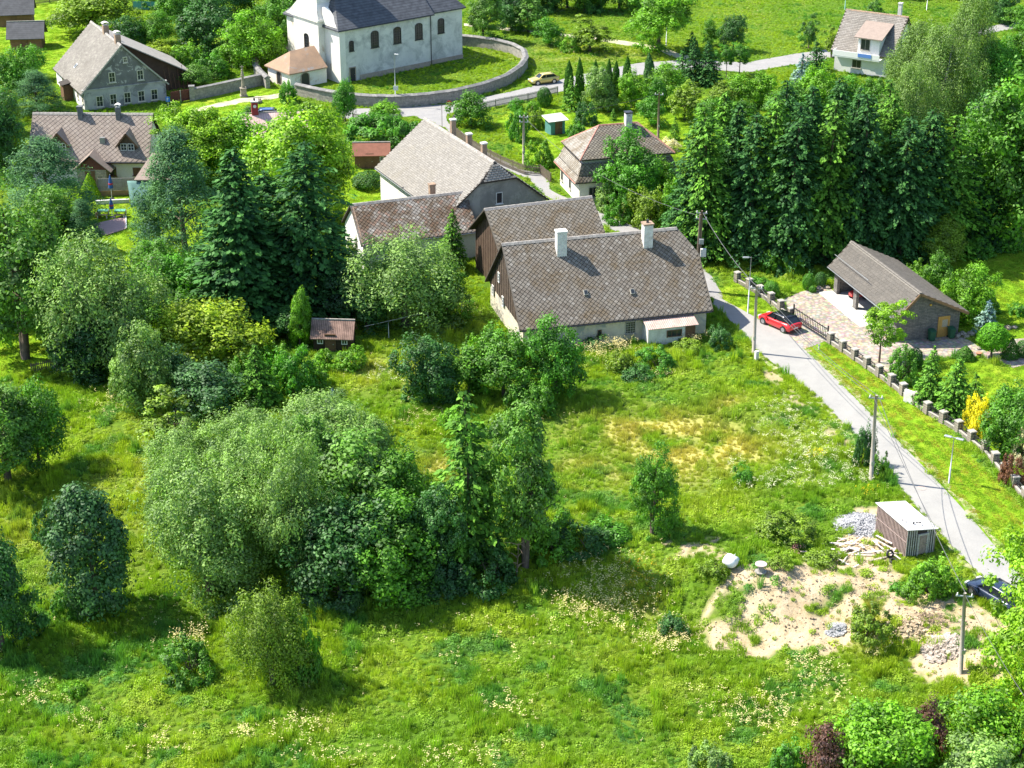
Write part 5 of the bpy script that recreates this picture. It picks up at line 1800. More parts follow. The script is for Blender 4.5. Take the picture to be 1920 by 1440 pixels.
cols = [(0.225, 0.208, 0.188), (0.205, 0.19, 0.17), (0.24, 0.225, 0.20), (0.19, 0.176, 0.158)]
MOf, MSf = tile_mat('grey_shingle', True, (0.15, 0.138, 0.122), (.45, .7)), tile_mat('grey_shingle_field', False, (0.15, 0.138, 0.122), (.45, .7))
tiles(rf, lf, -Y3, .4, cols, MOf, MSf, 'rect', 0, 51, aspect=.7, lift=.004, kf=.97)
tiles(rf, rt, Y3, .4, cols, MOf, MSf, 'rect', 0, 52, aspect=.7, lift=.004, kf=.97)
ridge_caps(rf, (W / 2, -.2, hr), (W / 2, D, hr), M['lead'], .2)
MB().box(0, W, .3, D, -.2, he - .1).build('wall', M['clean_white'], E)
MB().box(-.003, W + .003, 0, .298, -.2, he).build('gable_wall', M['gable_low'], E)
MB().prism([(0, .02, he + .12), (W, .02, he + .12), (W / 2, .02, hr - .17)], (0, .27, 0)).build('gable_top', M['gable_dark'], E)
MB().box(-.2, W + .2, -.12, .3, he + .002, he + .115).build('string_course', M['gable_low'], E)
mb = MB().bar((-ov, -.26, he - ov * sl - .05), (W / 2, -.26, hr - .05), .06, .2).bar((W + ov, -.26, he - ov * sl - .05), (W / 2, -.26, hr - .05), .06, .2)
mb.build('bargeboard', M['grey_frame'], E)
M['cream_frame'] = surf('cream_frame', (0.66, 0.62, 0.48), (0.52, 0.48, 0.38), 4)
for (px, py, w, h) in ((187, 190, .95, 1.5), (212.5, 186, .95, 1.5), (239, 183, .95, 1.5), (265, 180, .95, 1.5), (289.5, 177, .95, 1.5), (210, 145, .9, 1.4), (263, 140.5, .9, 1.4), (234.5, 112, .6, .8)):
    c = F.ony(px, py, 0)
    window(E, (c.x, 0 if c.z < he else .02, c.z), X3, -Y3, w, h, M['cream_frame'], (1, 1), fw=.1)
for (px, py) in ((98, 153), (137, 178), (149, 186)):
    c = F.l(at(px, py, 1.45))
    window(E, (0, c.y, 1.45), -Y3, -X3, .7, 1.1, M['cream_frame'], (1, 1))
c = F.l(at(121, 187))
MB().box(-1.3, -.002, c.y - .9, c.y + .9, -.2, 2.2).build('entrance_porch', M['brown'], E)
MB().prism([(-1.5, c.y - 1.1, 2.202), (-1.5, c.y + 1.1, 2.202), (0, c.y + 1.1, 2.5), (0, c.y - 1.1, 2.5)], (0, 0, .08)).build('porch_roof', M['roof_under'], E)
for (px, py) in ((185, 52), (213, 69)):
    c = F.l(at(px, py + 10, hr))
    chimney(E, (W / 2 + .1, min(c.y, D - 1)), .75, .75, 7.6, 9.3, M['brick'], hood=M['old_white'])
nr = Vector((-sl, 0, 1)).normalized()
c = F.l(at_plane(143, 124, F.w((0, 0, he)), F.R @ nr))
o = MB().obox(c + nr * .06, Y3 * .3, Vector((1, 0, sl)).normalized() * .35, nr * .07).build('skylight', M['white_frame'], E)
MB().obox(c + nr * .14, Y3 * .22, Vector((1, 0, sl)).normalized() * .26, nr * .012).build('pane', M['glass'], o)
# the barn lean-to on its far side
fx = 16.6
roof_slab([[(W / 2 + .2, 4.2, hr - .25), (fx, 4.2, 2.1), (fx, D, 2.1), (W / 2 + .2, D, hr - .25)]], .14, surf('grey_boards_roof', (0.36, 0.33, 0.29), (0.27, 0.25, 0.22), 1.5), E, 'lean_to_roof')
MB().prism([(W / 2 + .4, 5.0, hr - .5), (W + ov + .02, 5.0, he - ov * sl), (W + ov + .02, 5.0, -.2), (fx - .4, 5.0, -.2), (fx - .4, 5.0, 2.05)], (0, .15, 0)).box(fx - .5, fx - .35, 5.2, D, -.2, 2.0).build('lean_to_wall', M['dark_wood'], E)
mb = MB()
for i in range(7):
    x = W + .9 + i * .55
    mb.bar((x, 4.0 - .2 * (i % 2), 0), (x - .3 + .1 * i, 4.9, 2.4 + .5 * (i % 3)), .07)
mb.build('leaning_pole', M['brown'], E)
# brown gate beside it
a, b = at(321, 194), at(357, 188)
F2 = Fr('wooden_gate', a, math.degrees(math.atan2(b.y - a.y, b.x - a.x)), 'reddish brown wooden double gate beside the weathered house', 'gate')
gl = (b - a).length
M['red_brown'] = surf('red_brown_boards', (0.15, 0.055, 0.04), (0.10, 0.035, 0.028), 3)
n_ = 14
for i in range(n_):
    MB().box(gl * i / n_ + .01, gl * (i + 1) / n_ - .01, -.03, .03, .06, 1.55 + .03 * (i % 2)).build('board', M['red_brown'], F2.e)
MB().box(0, gl, .032, .09, .35, .45).box(0, gl, .032, .09, 1.2, 1.3).build('rail', M['red_brown'], F2.e)
MB().box(gl / 2 - .05, gl / 2 + .05, -.09, -.032, 0, 1.65).build('centre_post', M['grey_frame'], F2.e)

# ---------------------------------------------------------------- cottage with dormers
F = Fr('dormer_cottage', (-56.6, 197.4), -1.5, 'cottage with brown diamond tiled roof, two gabled dormers and dark chimneys', 'house', foot=(0, 14.2, .3, 8.4))
E = F.e
L, W, he, hr = 14.3, 8.8, 2.8, 7.35
front = [(0, 0, he), (L, 0, he), (L, W / 2, hr), (0, W / 2, hr)]
back = [(L, W, he), (0, W, he), (0, W / 2, hr), (L, W / 2, hr)]
rf = roof_slab([front, back], .15, M['roof_under'], E)
cols = [(0.265, 0.22, 0.19), (0.28, 0.235, 0.205), (0.25, 0.205, 0.18), (0.27, 0.225, 0.195)]
MOc, MSc = tile_mat('brown_tile', True, (0.25, 0.20, 0.165), (.5, .75)), tile_mat('brown_tile_field', False, (0.25, 0.20, 0.165), (.5, .75))
tiles(rf, front, X3, .62, cols, MOc, MSc, seed=61, kf=.95)
tiles(rf, back, X3, .66, cols, MOc, MSc, seed=62, single=0)
ridge_caps(rf, (0, W / 2, hr), (L, W / 2, hr), M['lead'])
mb = MB()
mb.box(.3, L - .3, .7, W - .5, -.2, he + .2)
for x in (.3, L - .45):
    mb.prism([(x, .7, he + .202), (x, W - .5, he + .202), (x, W / 2, hr - .25)], (.15, 0, 0))
mb.build('wall', M['wh_wall'], E)
gutter(E, (.1, -.06, he - .06), (L - .1, -.06, he - .06), M['dark_metal'], .07)
MB().box(.2, L - .2, .02, .2, he - .2, he - .07).build('fascia', M['red_brown'], E)
ss = (hr - he) / (W / 2)
sk = [(0.32, 0.30, 0.27)]


def dormer(par, xc, y0, w, zb, zw, za, front_mat, nwin=2):
    """gabled dormer: front at y0, sill zb, wall top zw, apex za"""
    yb = lambda z: (z - he) / ss
    e = MB()
    e.prism([(xc - w / 2, y0, zb), (xc + w / 2, y0, zb), (xc + w / 2, y0, zw), (xc, y0, za - .1), (xc - w / 2, y0, zw)], (0, .12, 0))
    for s_ in (-1, 1):
        e.prism([(xc + s_ * w / 2, y0 + .121, zb), (xc + s_ * w / 2, yb(zw), zw), (xc + s_ * w / 2, y0 + .121, zw)], (-s_ * .1, 0, 0))
    o = e.build('dormer', front_mat, par)
    f = .35
    for s_ in (-1, 1):
        ez = zw - f * (za - zw) / (w / 2)
        q = [(xc + s_ * (w / 2 + f), y0 - .35, ez), (xc, y0 - .35, za), (xc, yb(za), za), (xc + s_ * (w / 2 + f), yb(ez), ez)]
        MB().prism(q, (0, 0, .1)).build('dormer_roof', M['dormer_tile'], o)
    MB().bar((xc - w / 2 - f, y0 - .38, zw - f * (za - zw) / (w / 2) + .03), (xc, y0 - .38, za + .03), .05, .18).bar((xc + w / 2 + f, y0 - .38, zw - f * (za - zw) / (w / 2) + .03), (xc, y0 - .38, za + .03), .05, .18).build('bargeboard', M['brown'], o)
    for k in range(nwin):
        x = xc + (k - (nwin - 1) / 2) * .85
        window(par, (x, y0, (zb + zw) / 2 + .05), X3, -Y3, .75, min(.85, zw - zb - .1), M['white_frame'], (1, 1), sill=False)
    return o


M['dormer_tile'] = surf('dormer_tile', (0.32, 0.25, 0.205), (0.26, 0.205, 0.17), 2, bump=.5, bump_scale=5)
M['dormer_wood'] = surf('dormer_dark_boards', (0.13, 0.09, 0.065), (0.08, 0.055, 0.04), 4)
for (px, py) in ((110, 268), (239, 277)):
    c = F.ony(px, py, 1.05)
    dormer(E, c.x, 1.05, 1.9, 3.75, 4.75, 5.95, M['dormer_wood'])
# entrance gable
c = F.ony(166, 276, -1.3)
xc = c.x
mb = MB()
mb.box(xc - 1.7, xc + 1.7, -1.1, .69, -.2, 2.2)
mb.build('porch_wall', M['stone_warm'], E)
mb = MB().prism([(xc - 1.9, -1.12, 2.202), (xc + 1.9, -1.12, 2.202), (xc, -1.12, 3.75)], (0, .12, 0))
mb.build('porch_gable', M['red_brown'], E)
for s_ in (-1, 1):
    MB().prism([(xc + s_ * 2.35, -1.45, 1.9), (xc, -1.45, 3.95), (xc, 1.4, 3.95), (xc + s_ * 2.35, 1.4, 1.9)], (0, 0, .1)).build('porch_roof', M['dormer_tile'], E)
door(E, (xc - .2, -1.1, 1.0), X3, -Y3, .9, 1.95, M['brown'])
for (px, py, m_, w, h, mt) in ((211, 320, 0, .9, 1.1, M['brown']), (257, 322, 0, .95, .95, M['brown'])):
    c = F.ony(px, py, .7)
    window(E, (c.x, .7, 1.45), X3, -Y3, w, h, mt, (1, 1), pane=M['glass'] if px < 230 else M['brown'])
for (px, py, hd) in ((151, 222, 0), (222, 222, 1)):
    c = F.ony(px, py, W / 2 - .5)
    chimney(E, (c.x, W / 2 - .35), .55, .6, 6.4, 8.2, M['dark_metal'] if False else surf('dark_chimney', (0.16, 0.165, 0.17), (0.11, 0.11, 0.115), 3), None if not hd else None, hood=M['old_white'] if hd else None)
c = F.ony(191, 262, 1.5)
MB().box(c.x - .3, c.x + .3, 1.6, 2.1, he + ss * 1.6 + .05, he + ss * 1.6 + .75).build('roof_vent', M['metal'], E)
# brown lean-to roof and teal netting beside the terrace
F2 = Fr('terrace_shed', tuple(at(247, 392)[:2]), 4, 'terrace shed with brown sloping roof and pale teal sheeting in front', 'shed')
E2 = F2.e
MB().prism([(.2, 2.2, 2.6), (4.4, 2.0, 2.6), (4.6, 5.6, 4.6), (2.0, 5.8, 4.6)], (0, 0, .12)).build('roof', M['dormer_tile'], E2)
MB().box(.6, 4.3, 2.6, 5.2, -.2, 2.5).build('wall', M['brown'], E2)
mb = MB()
q = []
nx, ny = 10, 8
for j in range(ny + 1):
    for i in range(nx + 1):
        u, v = i / nx, j / ny
        x = -.6 + 5.2 * u + 0.5 * (1 - v) * (1 - u)
        y = .3 + 2.1 * v
        z = 2.45 * v ** .8 + .18 * math.sin(5 * u + 3 * v) * (1 - v) + .1
        q.append((x, y, z))
fs = [(j * (nx + 1) + i, j * (nx + 1) + i + 1, (j + 1) * (nx + 1) + i + 1, (j + 1) * (nx + 1) + i) for j in range(ny) for i in range(nx)]
o = MB().add(q, fs).build('netting', surf('teal_sheet', (0.13, 0.24, 0.21), (0.09, 0.18, 0.165), 1.5), E2, True)
o.modifiers.new('thick', 'SOLIDIFY').thickness = .03

# ---------------------------------------------------------------- smaller buildings
def hut(name, p, a, L, W, he, hr, wall, roof, label, cat='shed', ov=.3, wins=0, dr=True, tile=None):
    """small gabled hut, ridge along x, front at y = 0; p is the middle of its front foot"""
    f = Fr(name, p, a, label, cat, foot=(-L / 2, L / 2, 0, W))
    e = f.e
    s_ = (hr - he) / (W / 2)
    fr = [(-L / 2 - ov, -ov, he - ov * s_), (L / 2 + ov, -ov, he - ov * s_), (L / 2 + ov, W / 2, hr), (-L / 2 - ov, W / 2, hr)]
    bk = [(L / 2 + ov, W + ov, he - ov * s_), (-L / 2 - ov, W + ov, he - ov * s_), (-L / 2 - ov, W / 2, hr), (L / 2 + ov, W / 2, hr)]
    rf = roof_slab([fr, bk], .09, roof, e)
    MB().box(-L / 2 - ov, L / 2 + ov, W / 2 - .08, W / 2 + .08, hr - .05, hr + .06).build('ridge_cap', M['lead'], rf)
    mb = MB()
    mb.box(-L / 2, L / 2, 0, W, -.2, he - .1)
    for x in (-L / 2, L / 2 - .1):
        mb.prism([(x, .05, he - .098), (x, W - .05, he - .098), (x, W / 2, hr - .12)], (.1, 0, 0))
    mb.build('wall', wall, e)
    if dr: door(e, (-L * .05, 0, .9), X3, -Y3, .75, 1.75, M['brown'])
    for k in range(wins):
        window(e, ((-1) ** k * L * .32, 0, 1.2), X3, -Y3, .55, .6, M['white_frame'], (1, 0), sill=False)
    return f


M['dark_shingle'] = stripes('dark_bitumen', (0.10, 0.10, 0.105), (0.075, 0.075, 0.08), .25, 'Y', .8, .8, .3)
M['log'] = stripes('brown_logs', (0.24, 0.13, 0.07), (0.12, 0.065, 0.04), .22, 'Z', .8, .8, .5)
hut('log_cabin', at(50, 93), 6, 4.6, 3.6, 2.2, 3.9, M['log'], M['dark_shingle'], 'brown timber cabin with dark grey roof on the mown lawn, nearer of two', 'cabin', .5)
hut('log_cabin', at(30, 50), 10, 5.2, 4.0, 2.4, 4.2, M['log'], M['dark_shingle'], 'brown timber cabin with blackish roof at the top left corner, farther of two', 'cabin', .5)
M['red_corr'] = stripes('red_clay_rows', (0.31, 0.20, 0.155), (0.16, 0.10, 0.08), .17, 'X', .6, .85, .7, .3)
hut('garden_shed', at(624, 662), -4, 3.5, 2.2, 1.75, 2.9, M['dark_wood'], M['red_corr'], 'small garden hut with reddish clay tiled roof in the overgrown garden', 'shed', .25, 2)
M['rust'] = surf('rust_sheet', (0.27, 0.115, 0.075), (0.20, 0.085, 0.055), 1.5)
hut('garden_house', at(697, 316), 3, 4.0, 2.6, 1.9, 2.9, M['brown'], M['rust'], 'little garden house with rust red roof under the spreading trees', 'shed', .3, 1)
f = Fr('tool_shed', at(1046, 252), 25, 'tiny teal shed with flat white roof in the orchard garden', 'shed', foot=(-1, 1, 0, 2))
MB().box(-1.0, 1.0, 0, 1.7, -.1, 1.75).build('wall', surf('teal_boards', (0.10, 0.26, 0.24), (0.07, 0.2, 0.19), 3), f.e)
MB().prism([(-1.4, -.3, 1.77), (1.4, -.3, 1.77), (1.4, 2.0, 2.1), (-1.4, 2.0, 2.1)], (0, 0, .08)).build('roof', M['old_white'], f.e)
door(f.e, (.1, 0, .85), X3, -Y3, .75, 1.6, M['brown'])
# house glimpsed between the trees: pink roof and red chimney
f = hut('pink_roof_house', at(520, 290), 12, 8.0, 6.0, 2.6, 4.6, M['wh_wall'], stripes('pink_metal_roof', (0.60, 0.42, 0.38), (0.45, 0.3, 0.27), .3, 'X', .8, .6, .4), 'small house with pink ribbed roof glimpsed between the bright trees', 'house', .3, 2)
c = f.l(at_plane(480, 243, f.w((0, 3, 0)), f.R @ Y3))
o = chimney(f.e, (c.x, 3.0), .8, .7, 4.0, 6.0, surf('dark_red_paint', (0.32, 0.05, 0.05), (0.25, 0.04, 0.04), 3), M['old_white'], 1)
MB().tube([(c.x, 2.645, 5.5), (c.x, 2.62, 5.5)], .2, 16).build('round_badge', M['white_frame'], o)

# white house in the upper right corner
p = at(1563, 132)
F = Fr('white_villa', tuple(p[:2]), -32, 'white house with brownish roof and balcony dormer near the weeping birches', 'house', foot=(0, 10, 0, 9))
E = F.e
L, W, he, hr = 8.5, 8.5, 3.6, 8.0
ov = .5
s_ = (hr - he) / (W / 2)
fr = [(-ov, -ov, he - ov * s_), (L + ov, -ov, he - ov * s_), (L + ov, W / 2, hr), (-ov, W / 2, hr)]
bk = [(L + ov, W + ov, he - ov * s_), (-ov, W + ov, he - ov * s_), (-ov, W / 2, hr), (L + ov, W / 2, hr)]
rf = roof_slab([fr, bk], .14, M['roof_under'], E)
cols = [(0.27, 0.245, 0.22), (0.245, 0.222, 0.198), (0.285, 0.262, 0.238)]
tiles(rf, fr, X3, .4, cols, MOf, MSf, 'rect', 0, 71, aspect=.7, kf=.96, lift=.005)
tiles(rf, bk, X3, .4, cols, MOf, MSf, 'rect', 0, 72, aspect=.7, kf=.96, lift=.005)
ridge_caps(rf, (-ov, W / 2, hr), (L + ov, W / 2, hr), M['brick'], .16)
mb = MB().box(0, L, 0, W, -.2, he - .1)
for x in (0, L - .2):
    mb.prism([(x, .05, he - .098), (x, W - .05, he - .098), (x, W / 2, hr - .15)], (.2, 0, 0))
mb.build('wall', M['clean_white'], E)
MB().box(3.6, 6.8, -.6, 2.6, 3.2, 5.6).build('dormer_wall', M['clean_white'], E)
MB().prism([(3.1, -1.1, 5.4), (7.3, -1.1, 5.4), (7.3, 3.2, 6.9), (3.1, 3.2, 6.9)], (0, 0, .12)).build('dormer_roof', M['dormer_tile'], E)
window(E, (4.7, -.6, 4.5), X3, -Y3, 1.4, 1.6, M['grey_frame'], (1, 0))
MB().box(.4, 7.4, -1.9, -.62, 2.6, 2.75).build('balcony', M['clean_white'], E)
MB().box(.4, 7.4, -1.92, -1.82, 2.752, 3.5).box(.4, .5, -1.8, -.65, 2.752, 3.5).build('balcony_parapet', M['clean_white'], E)
MB().box(4.2, 6.2, -1.97, -1.925, 2.95, 3.45).build('blue_cloth', plain('blue_cloth', (0.10, 0.22, 0.55), .8), E)
window(E, (3.4, 0, 1.4), X3, -Y3, 1.4, 1.2, M['grey_frame'], (1, 0))
chimney(E, (7.4, W / 2 + .6), .5, .5, 7.2, 9.6, M['old_white'])

# ---------------------------------------------------------------- boarded shed by the lane
o_ = ground(1697, 1046)
F = Fr('boarded_shed', o_, 21, 'shed of vertical brown boards with flat white roof beside the lane', 'shed', foot=(0, 2.45, 0, 4.7))
E = F.e
SW, SD, hL, hR = 2.45, 4.2, 2.3, 1.95
hS = lambda x: hL + (hR - hL) * x / SW
M['shed_core'] = surf('shed_dark_core', (0.06, 0.045, 0.04), (0.04, 0.03, 0.028), 3)
M['shed_board'] = surf('shed_board', (0.36, 0.275, 0.25), (0.27, 0.20, 0.18), 3, grain=.25)
M['shed_board_pale'] = surf('shed_board_front', (0.50, 0.47, 0.45), (0.38, 0.35, 0.33), 3, grain=.25)
MB().prism([(.06, .06, -.2), (SW - .06, .06, -.2), (SW - .06, .06, hS(SW) - .03), (.06, .06, hS(0) - .03)], (0, SD - .12, 0)).build('wall', M['shed_core'], E)
nb = 24
for i in range(nb):
    y0 = SD * i / nb
    h_ = rnd.uniform(-.04, .0)
    MB().box(rnd.uniform(0, .012), .055, y0 + .012, y0 + SD / nb * .56, .0, hL - .03 + h_).build('board', M['shed_board'], E)
    MB().box(SW - .055, SW, y0 + .012, y0 + SD / nb * .56, .0, hR - .03 + h_).build('board', M['shed_board'], E)
nb = 13
for i in range(nb):
    x0 = SW * i / nb
    if SW * .36 < x0 < SW * .66: continue
    MB().box(x0 + .012, x0 + SW / nb * .5, rnd.uniform(0, .012), .055, .0, hS(x0 + .2) - .03).build('board', M['shed_board_pale'], E)
door(E, (SW * .56, .03, .85), X3, -Y3, SW * .26, 1.55, M['shed_board'], M['shed_board_pale'])
MB().box(-.014, -.001, .1, SD - .1, hL * .52, hL * .56).build('batten', M['shed_board'], E)
MB().prism([(-.1, -.12, hS(-.1)), (SW + .1, -.12, hS(SW + .1)), (SW + .1, SD + .1, hS(SW + .1) + .06), (-.1, SD + .1, hS(-.1) + .06)], (0, 0, .05)).build('roof', surf('white_roof_sheet', (0.60, 0.59, 0.57), (0.50, 0.49, 0.47), 1.2, stain=(0.36, 0.33, 0.29), stain_scale=1.1, stain_amt=(.6, .68)), E)
for i in range(6):
    x, y = rnd.uniform(.3, SW - .5), rnd.uniform(.4, SD - 1.7)
    MB().bar((x, y, hS(x) + .12), (x + rnd.uniform(-.1, .1), y + rnd.uniform(.8, 1.5), hS(x) + .15), .09, .05).build('roof_batten', M['shed_board_pale'], E)
for x in (.95, 1.5):
    MB().lathe([(.06, 0), (.06, .12), (.08, .12), (.08, .15)], 10, (x, .75, hS(x) + .05)).build('vent_pipe', M['dark_metal'], E)
SHED = F

# ---------------------------------------------------------------- cars
M['tyre'] = plain('tyre_rubber', (0.025, 0.025, 0.025), .85)
M['rim'] = plain('alloy_rim', (0.45, 0.46, 0.47), .3, .8)
M['car_glass'] = plain('car_glass', (0.015, 0.02, 0.025), .06, 0, .8)
M['lamp_clear'] = plain('headlamp', (0.75, 0.78, 0.8), .1, .2, .8)
M['lamp_red'] = plain('tail_lamp', (0.45, 0.02, 0.02), .15, 0, .7)
M['black_trim'] = plain('black_trim', (0.02, 0.02, 0.02), .5)


def car(name, p, head, paint, roof_paint, label, Lc=4.4, Wc=1.82, Hc=1.5, style='hatch'):
    f = Fr(name, p, head, label, 'car')
    e = f.e
    w = Wc / 2
    h = Lc / 2
    if style == 'hatch':
        st = [(-h, .80, .40, .80), (-h + .08, .93, .28, .95), (-h + .5, .99, .22, 1.0), (-h + 1.2, 1, .2, .97), (0, 1, .2, .94), (h - 1.35, 1, .2, .93), (h - .8, .99, .22, .86), (h - .3, .93, .24, .76), (h - .06, .82, .30, .66), (h, .70, .38, .58)]
        gb, gt = (-h + .12, h - 1.12), (-h + .75, .35)
    else:
        st = [(-h, .82, .42, .82), (-h + .1, .94, .28, .90), (-h + .6, .99, .22, .92), (-h + 1.2, 1, .2, .90), (0, 1, .2, .88), (h - 1.3, 1, .2, .86), (h - .8, .98, .22, .80), (h - .3, .92, .24, .70), (h - .06, .8, .3, .62), (h, .68, .38, .55)]
        gb, gt = (-h + .3, h - 1.15), (-h + .85, .25)
    V, Fc = [], []
    prof = [(0, 0), (.86, 0), (.985, .22), (1.0, .55), (.96, .92), (.80, 1.0), (.4, 1.03), (0, 1.04)]
    ring = prof + [(-a, b) for a, b in reversed(prof[1:-1])]
    m = len(ring)
    for (x, ws, zb, zt) in st:
        V += [(x, a * w * ws, zb + (zt - zb) * b) for a, b in ring]
    for i in range(len(st) - 1):
        for k in range(m):
            a, b = i * m + k, i * m + (k + 1) % m
            Fc.append((a, b, b + m, a + m))
    Fc += [tuple(range(m - 1, -1, -1)), tuple(range(len(V) - m, len(V)))]
    MB().add(V, Fc).build('body', paint, e, True)
    zb = .93 if style == 'hatch' else .87
    wb, wt = w * .90, w * .70
    B = [Vector((gb[0], -wb * .86, zb)), Vector((gb[1], -wb * .9, zb - .06)), Vector((gb[1], wb * .9, zb - .06)), Vector((gb[0], wb * .86, zb))]
    T = [Vector((gt[0], -wt, Hc - .06)), Vector((gt[1], -wt, Hc - .05)), Vector((gt[1], wt, Hc - .05)), Vector((gt[0], wt, Hc - .06))]
    ct = Vector((0, 0, .6))
    for (i, j, nm) in ((0, 1, 'side_window'), (1, 2, 'windscreen'), (2, 3, 'side_window'), (3, 0, 'rear_window')):
        MB().prism([B[i], B[j], T[j], T[i]], ((ct - (B[i] + B[j]) / 2) * .03)).build(nm, M['car_glass'], e)
    mb = MB()
    for i in range(4):
        mb.bar(B[i], T[i], .11, .09)
    for s_ in (-1, 1):
        mb.bar(Vector((-.05, s_ * wb * .955, zb - .03)), Vector((-.12, s_ * wt * 1.01, Hc - .06)), .09, .05)
    mb.build('pillar', roof_paint if roof_paint is not paint else paint, e)
    rp = []
    for j in range(5):
        v = j / 4 * 2 - 1
        for i in range(5):
            u = i / 4
            rp.append((gt[0] - .06 + (gt[1] - gt[0] + .12) * u, v * (wt + .05), Hc - .06 + .06 * math.sin(math.pi * (.15 + .7 * u)) * (1 - .5 * v * v)))
    fs = [(j * 5 + i, j * 5 + i + 1, j * 5 + i + 6, j * 5 + i + 5) for j in range(4) for i in range(4)]
    o = MB().add(rp, fs).build('roof', roof_paint, e, True)
    o.modifiers.new('thick', 'SOLIDIFY').thickness = .035
    for s_ in (-1, 1):
        MB().obox((h - .14, s_ * w * .62, .62), X3 * .12, Y3 * .2, Z3 * .07).build('headlight', M['lamp_clear'], e)
        MB().obox((-h + .06, s_ * w * .68, .80), X3 * .07, Y3 * .2, Z3 * .07).build('tail_light', M['lamp_red'], e)
        MB().obox((h - 1.35, s_ * (w + .07), .95), X3 * .08, Y3 * .09, Z3 * .06).build('mirror', paint, e)
        for xx in (-h + .82, h - .86):
            r = .33
            c = Vector((xx, s_ * (w - .1), r))
            o = MB().tube([c - Y3 * .11, c + Y3 * .11], r, 18).build('wheel', M['tyre'], e)
            MB().tube([c + Y3 * s_ * .1, c + Y3 * s_ * .12], r * .66, 10).build('rim', M['rim'], o)
            MB().tube([c + Y3 * s_ * (.02), c + Y3 * s_ * (.095)], r + .07, 18).build('wheel_arch', M['black_trim'], e)
    MB().obox((-h - .005, 0, .58), X3 * .012, Y3 * .26, Z3 * .06).build('number_plate', M['white_frame'], e)
    MB().obox((-h + .02, 0, .38), X3 * .05, Y3 * w * .8, Z3 * .07).obox((h - .03, 0, .36), X3 * .05, Y3 * w * .62, Z3 * .08).build('bumper_trim', M['black_trim'], e)
    return f


R_ = plain('car_red', (0.70, 0.025, 0.03), .25, 0.1, .6, .8)
K_ = plain('car_black', (0.015, 0.016, 0.02), .2, 0.1, .6, .8)
Y_ = plain('car_gold', (0.62, 0.50, 0.14), .3, 0.3, .6, .6)
BL = plain('car_blue', (0.04, 0.10, 0.28), .25, 0.2, .6, .8)
DB = plain('car_dark_blue', (0.02, 0.03, 0.06), .2, 0.2, .6, .8)
pc = at(1461, 612)
car('parked_car', pc, 127, R_, K_, 'bright red hatchback with black roof parked in front of the sliding gate', 4.35, 1.84, 1.5)
car('parked_car', at(1019, 156), 180 + 24, Y_, Y_, 'pale gold hatchback parked on the grass by the churchyard wall', 4.2, 1.7, 1.42)
car('parked_car', ground(1865, 1127), 122, DB, DB, 'dark blue estate car half hidden behind the tree at the lane end', 4.5, 1.8, 1.5)
car('parked_car', at(494, 224), 184, BL, BL, 'blue car mostly hidden behind the bright green trees', 4.3, 1.75, 1.5)

# ---------------------------------------------------------------- stone and iron fence, sliding gate
M['pillar_stone'] = stone_mat('pillar_stone', (0.33, 0.29, 0.245), (0.24, 0.21, 0.18), .3, .18, (.2, .18, .155))
M['pillar_cap'] = surf('pillar_cap', (0.42, 0.39, 0.345), (0.33, 0.31, 0.275), 3)
pil_body = MB().box(-.24, .24, -.24, .24, -.2, 1.02).mesh('pillar', M['pillar_stone'])
pil_cap = MB().box(-.30, .30, -.30, .30, 1.022, 1.10).box(-.26, .26, -.26, .26, 1.101, 1.13).mesh('pillar_cap', M['pillar_cap'])
stone_blk = [MB().box(-.25 - d, .25 + d, -.25 - d, .25 + d, 0, .2).mesh('pillar_block', M['pillar_stone']) for d in (.006, .014, .02)]


def iron_fence(label, pts, npan, skip_ends=(False, False)):
    P = [at(*p) for p in pts]
    R = resample(P, npan + 1)
    e = empty('garden_fence', R[0], 0, label, 'fence')
    O = Vector(R[0])
    for i, p in enumerate(R):
        d = (R[min(i + 1, npan)] - R[max(i - 1, 0)])
        a = math.atan2(d.y, d.x)
        o = link('pillar', pil_body, e)
        o.location = p - O; o.rotation_euler.z = a
        k = link('cap', pil_cap, o)
        for z in range(4):
            s_ = link('stone_block', stone_blk[rnd.randrange(3)], o)
            s_.location = (0, 0, .1 + z * .205)
        if i < npan:
            q = R[i + 1]
            dd = (q - p).normalized()
            a0, b0 = p - O + dd * .25, q - O - dd * .25
            MB().bar(a0 + Z3 * .08, b0 + Z3 * .08, .3, .56).build('base_wall', M['pillar_stone'], e)
            MB().bar(a0 + Z3 * .395, b0 + Z3 * .395, .36, .06).build('base_coping', M['pillar_cap'], e)
            mb = MB()
            mb.bar(a0 + Z3 * .48, b0 + Z3 * .48, .04).bar(a0 + Z3 * .92, b0 + Z3 * .92, .05)
            n = max(6, int((b0 - a0).length / .16))
            for j in range(1, n):
                c = a0.lerp(b0, j / n)
                mb.bar(c + Z3 * .48, c + Z3 * (.92 + .08 * (j % 2)), .026)
            for j in range(2):
                c0, c1 = a0.lerp(b0, .1 + .45 * j), a0.lerp(b0, .45 + .45 * j)
                mb.bar(c0 + Z3 * .48, c1 + Z3 * .92, .03).bar(c0 + Z3 * .92, c1 + Z3 * .48, .03)
            mb.build('iron_panel', M['dark_metal'], e)
    return e


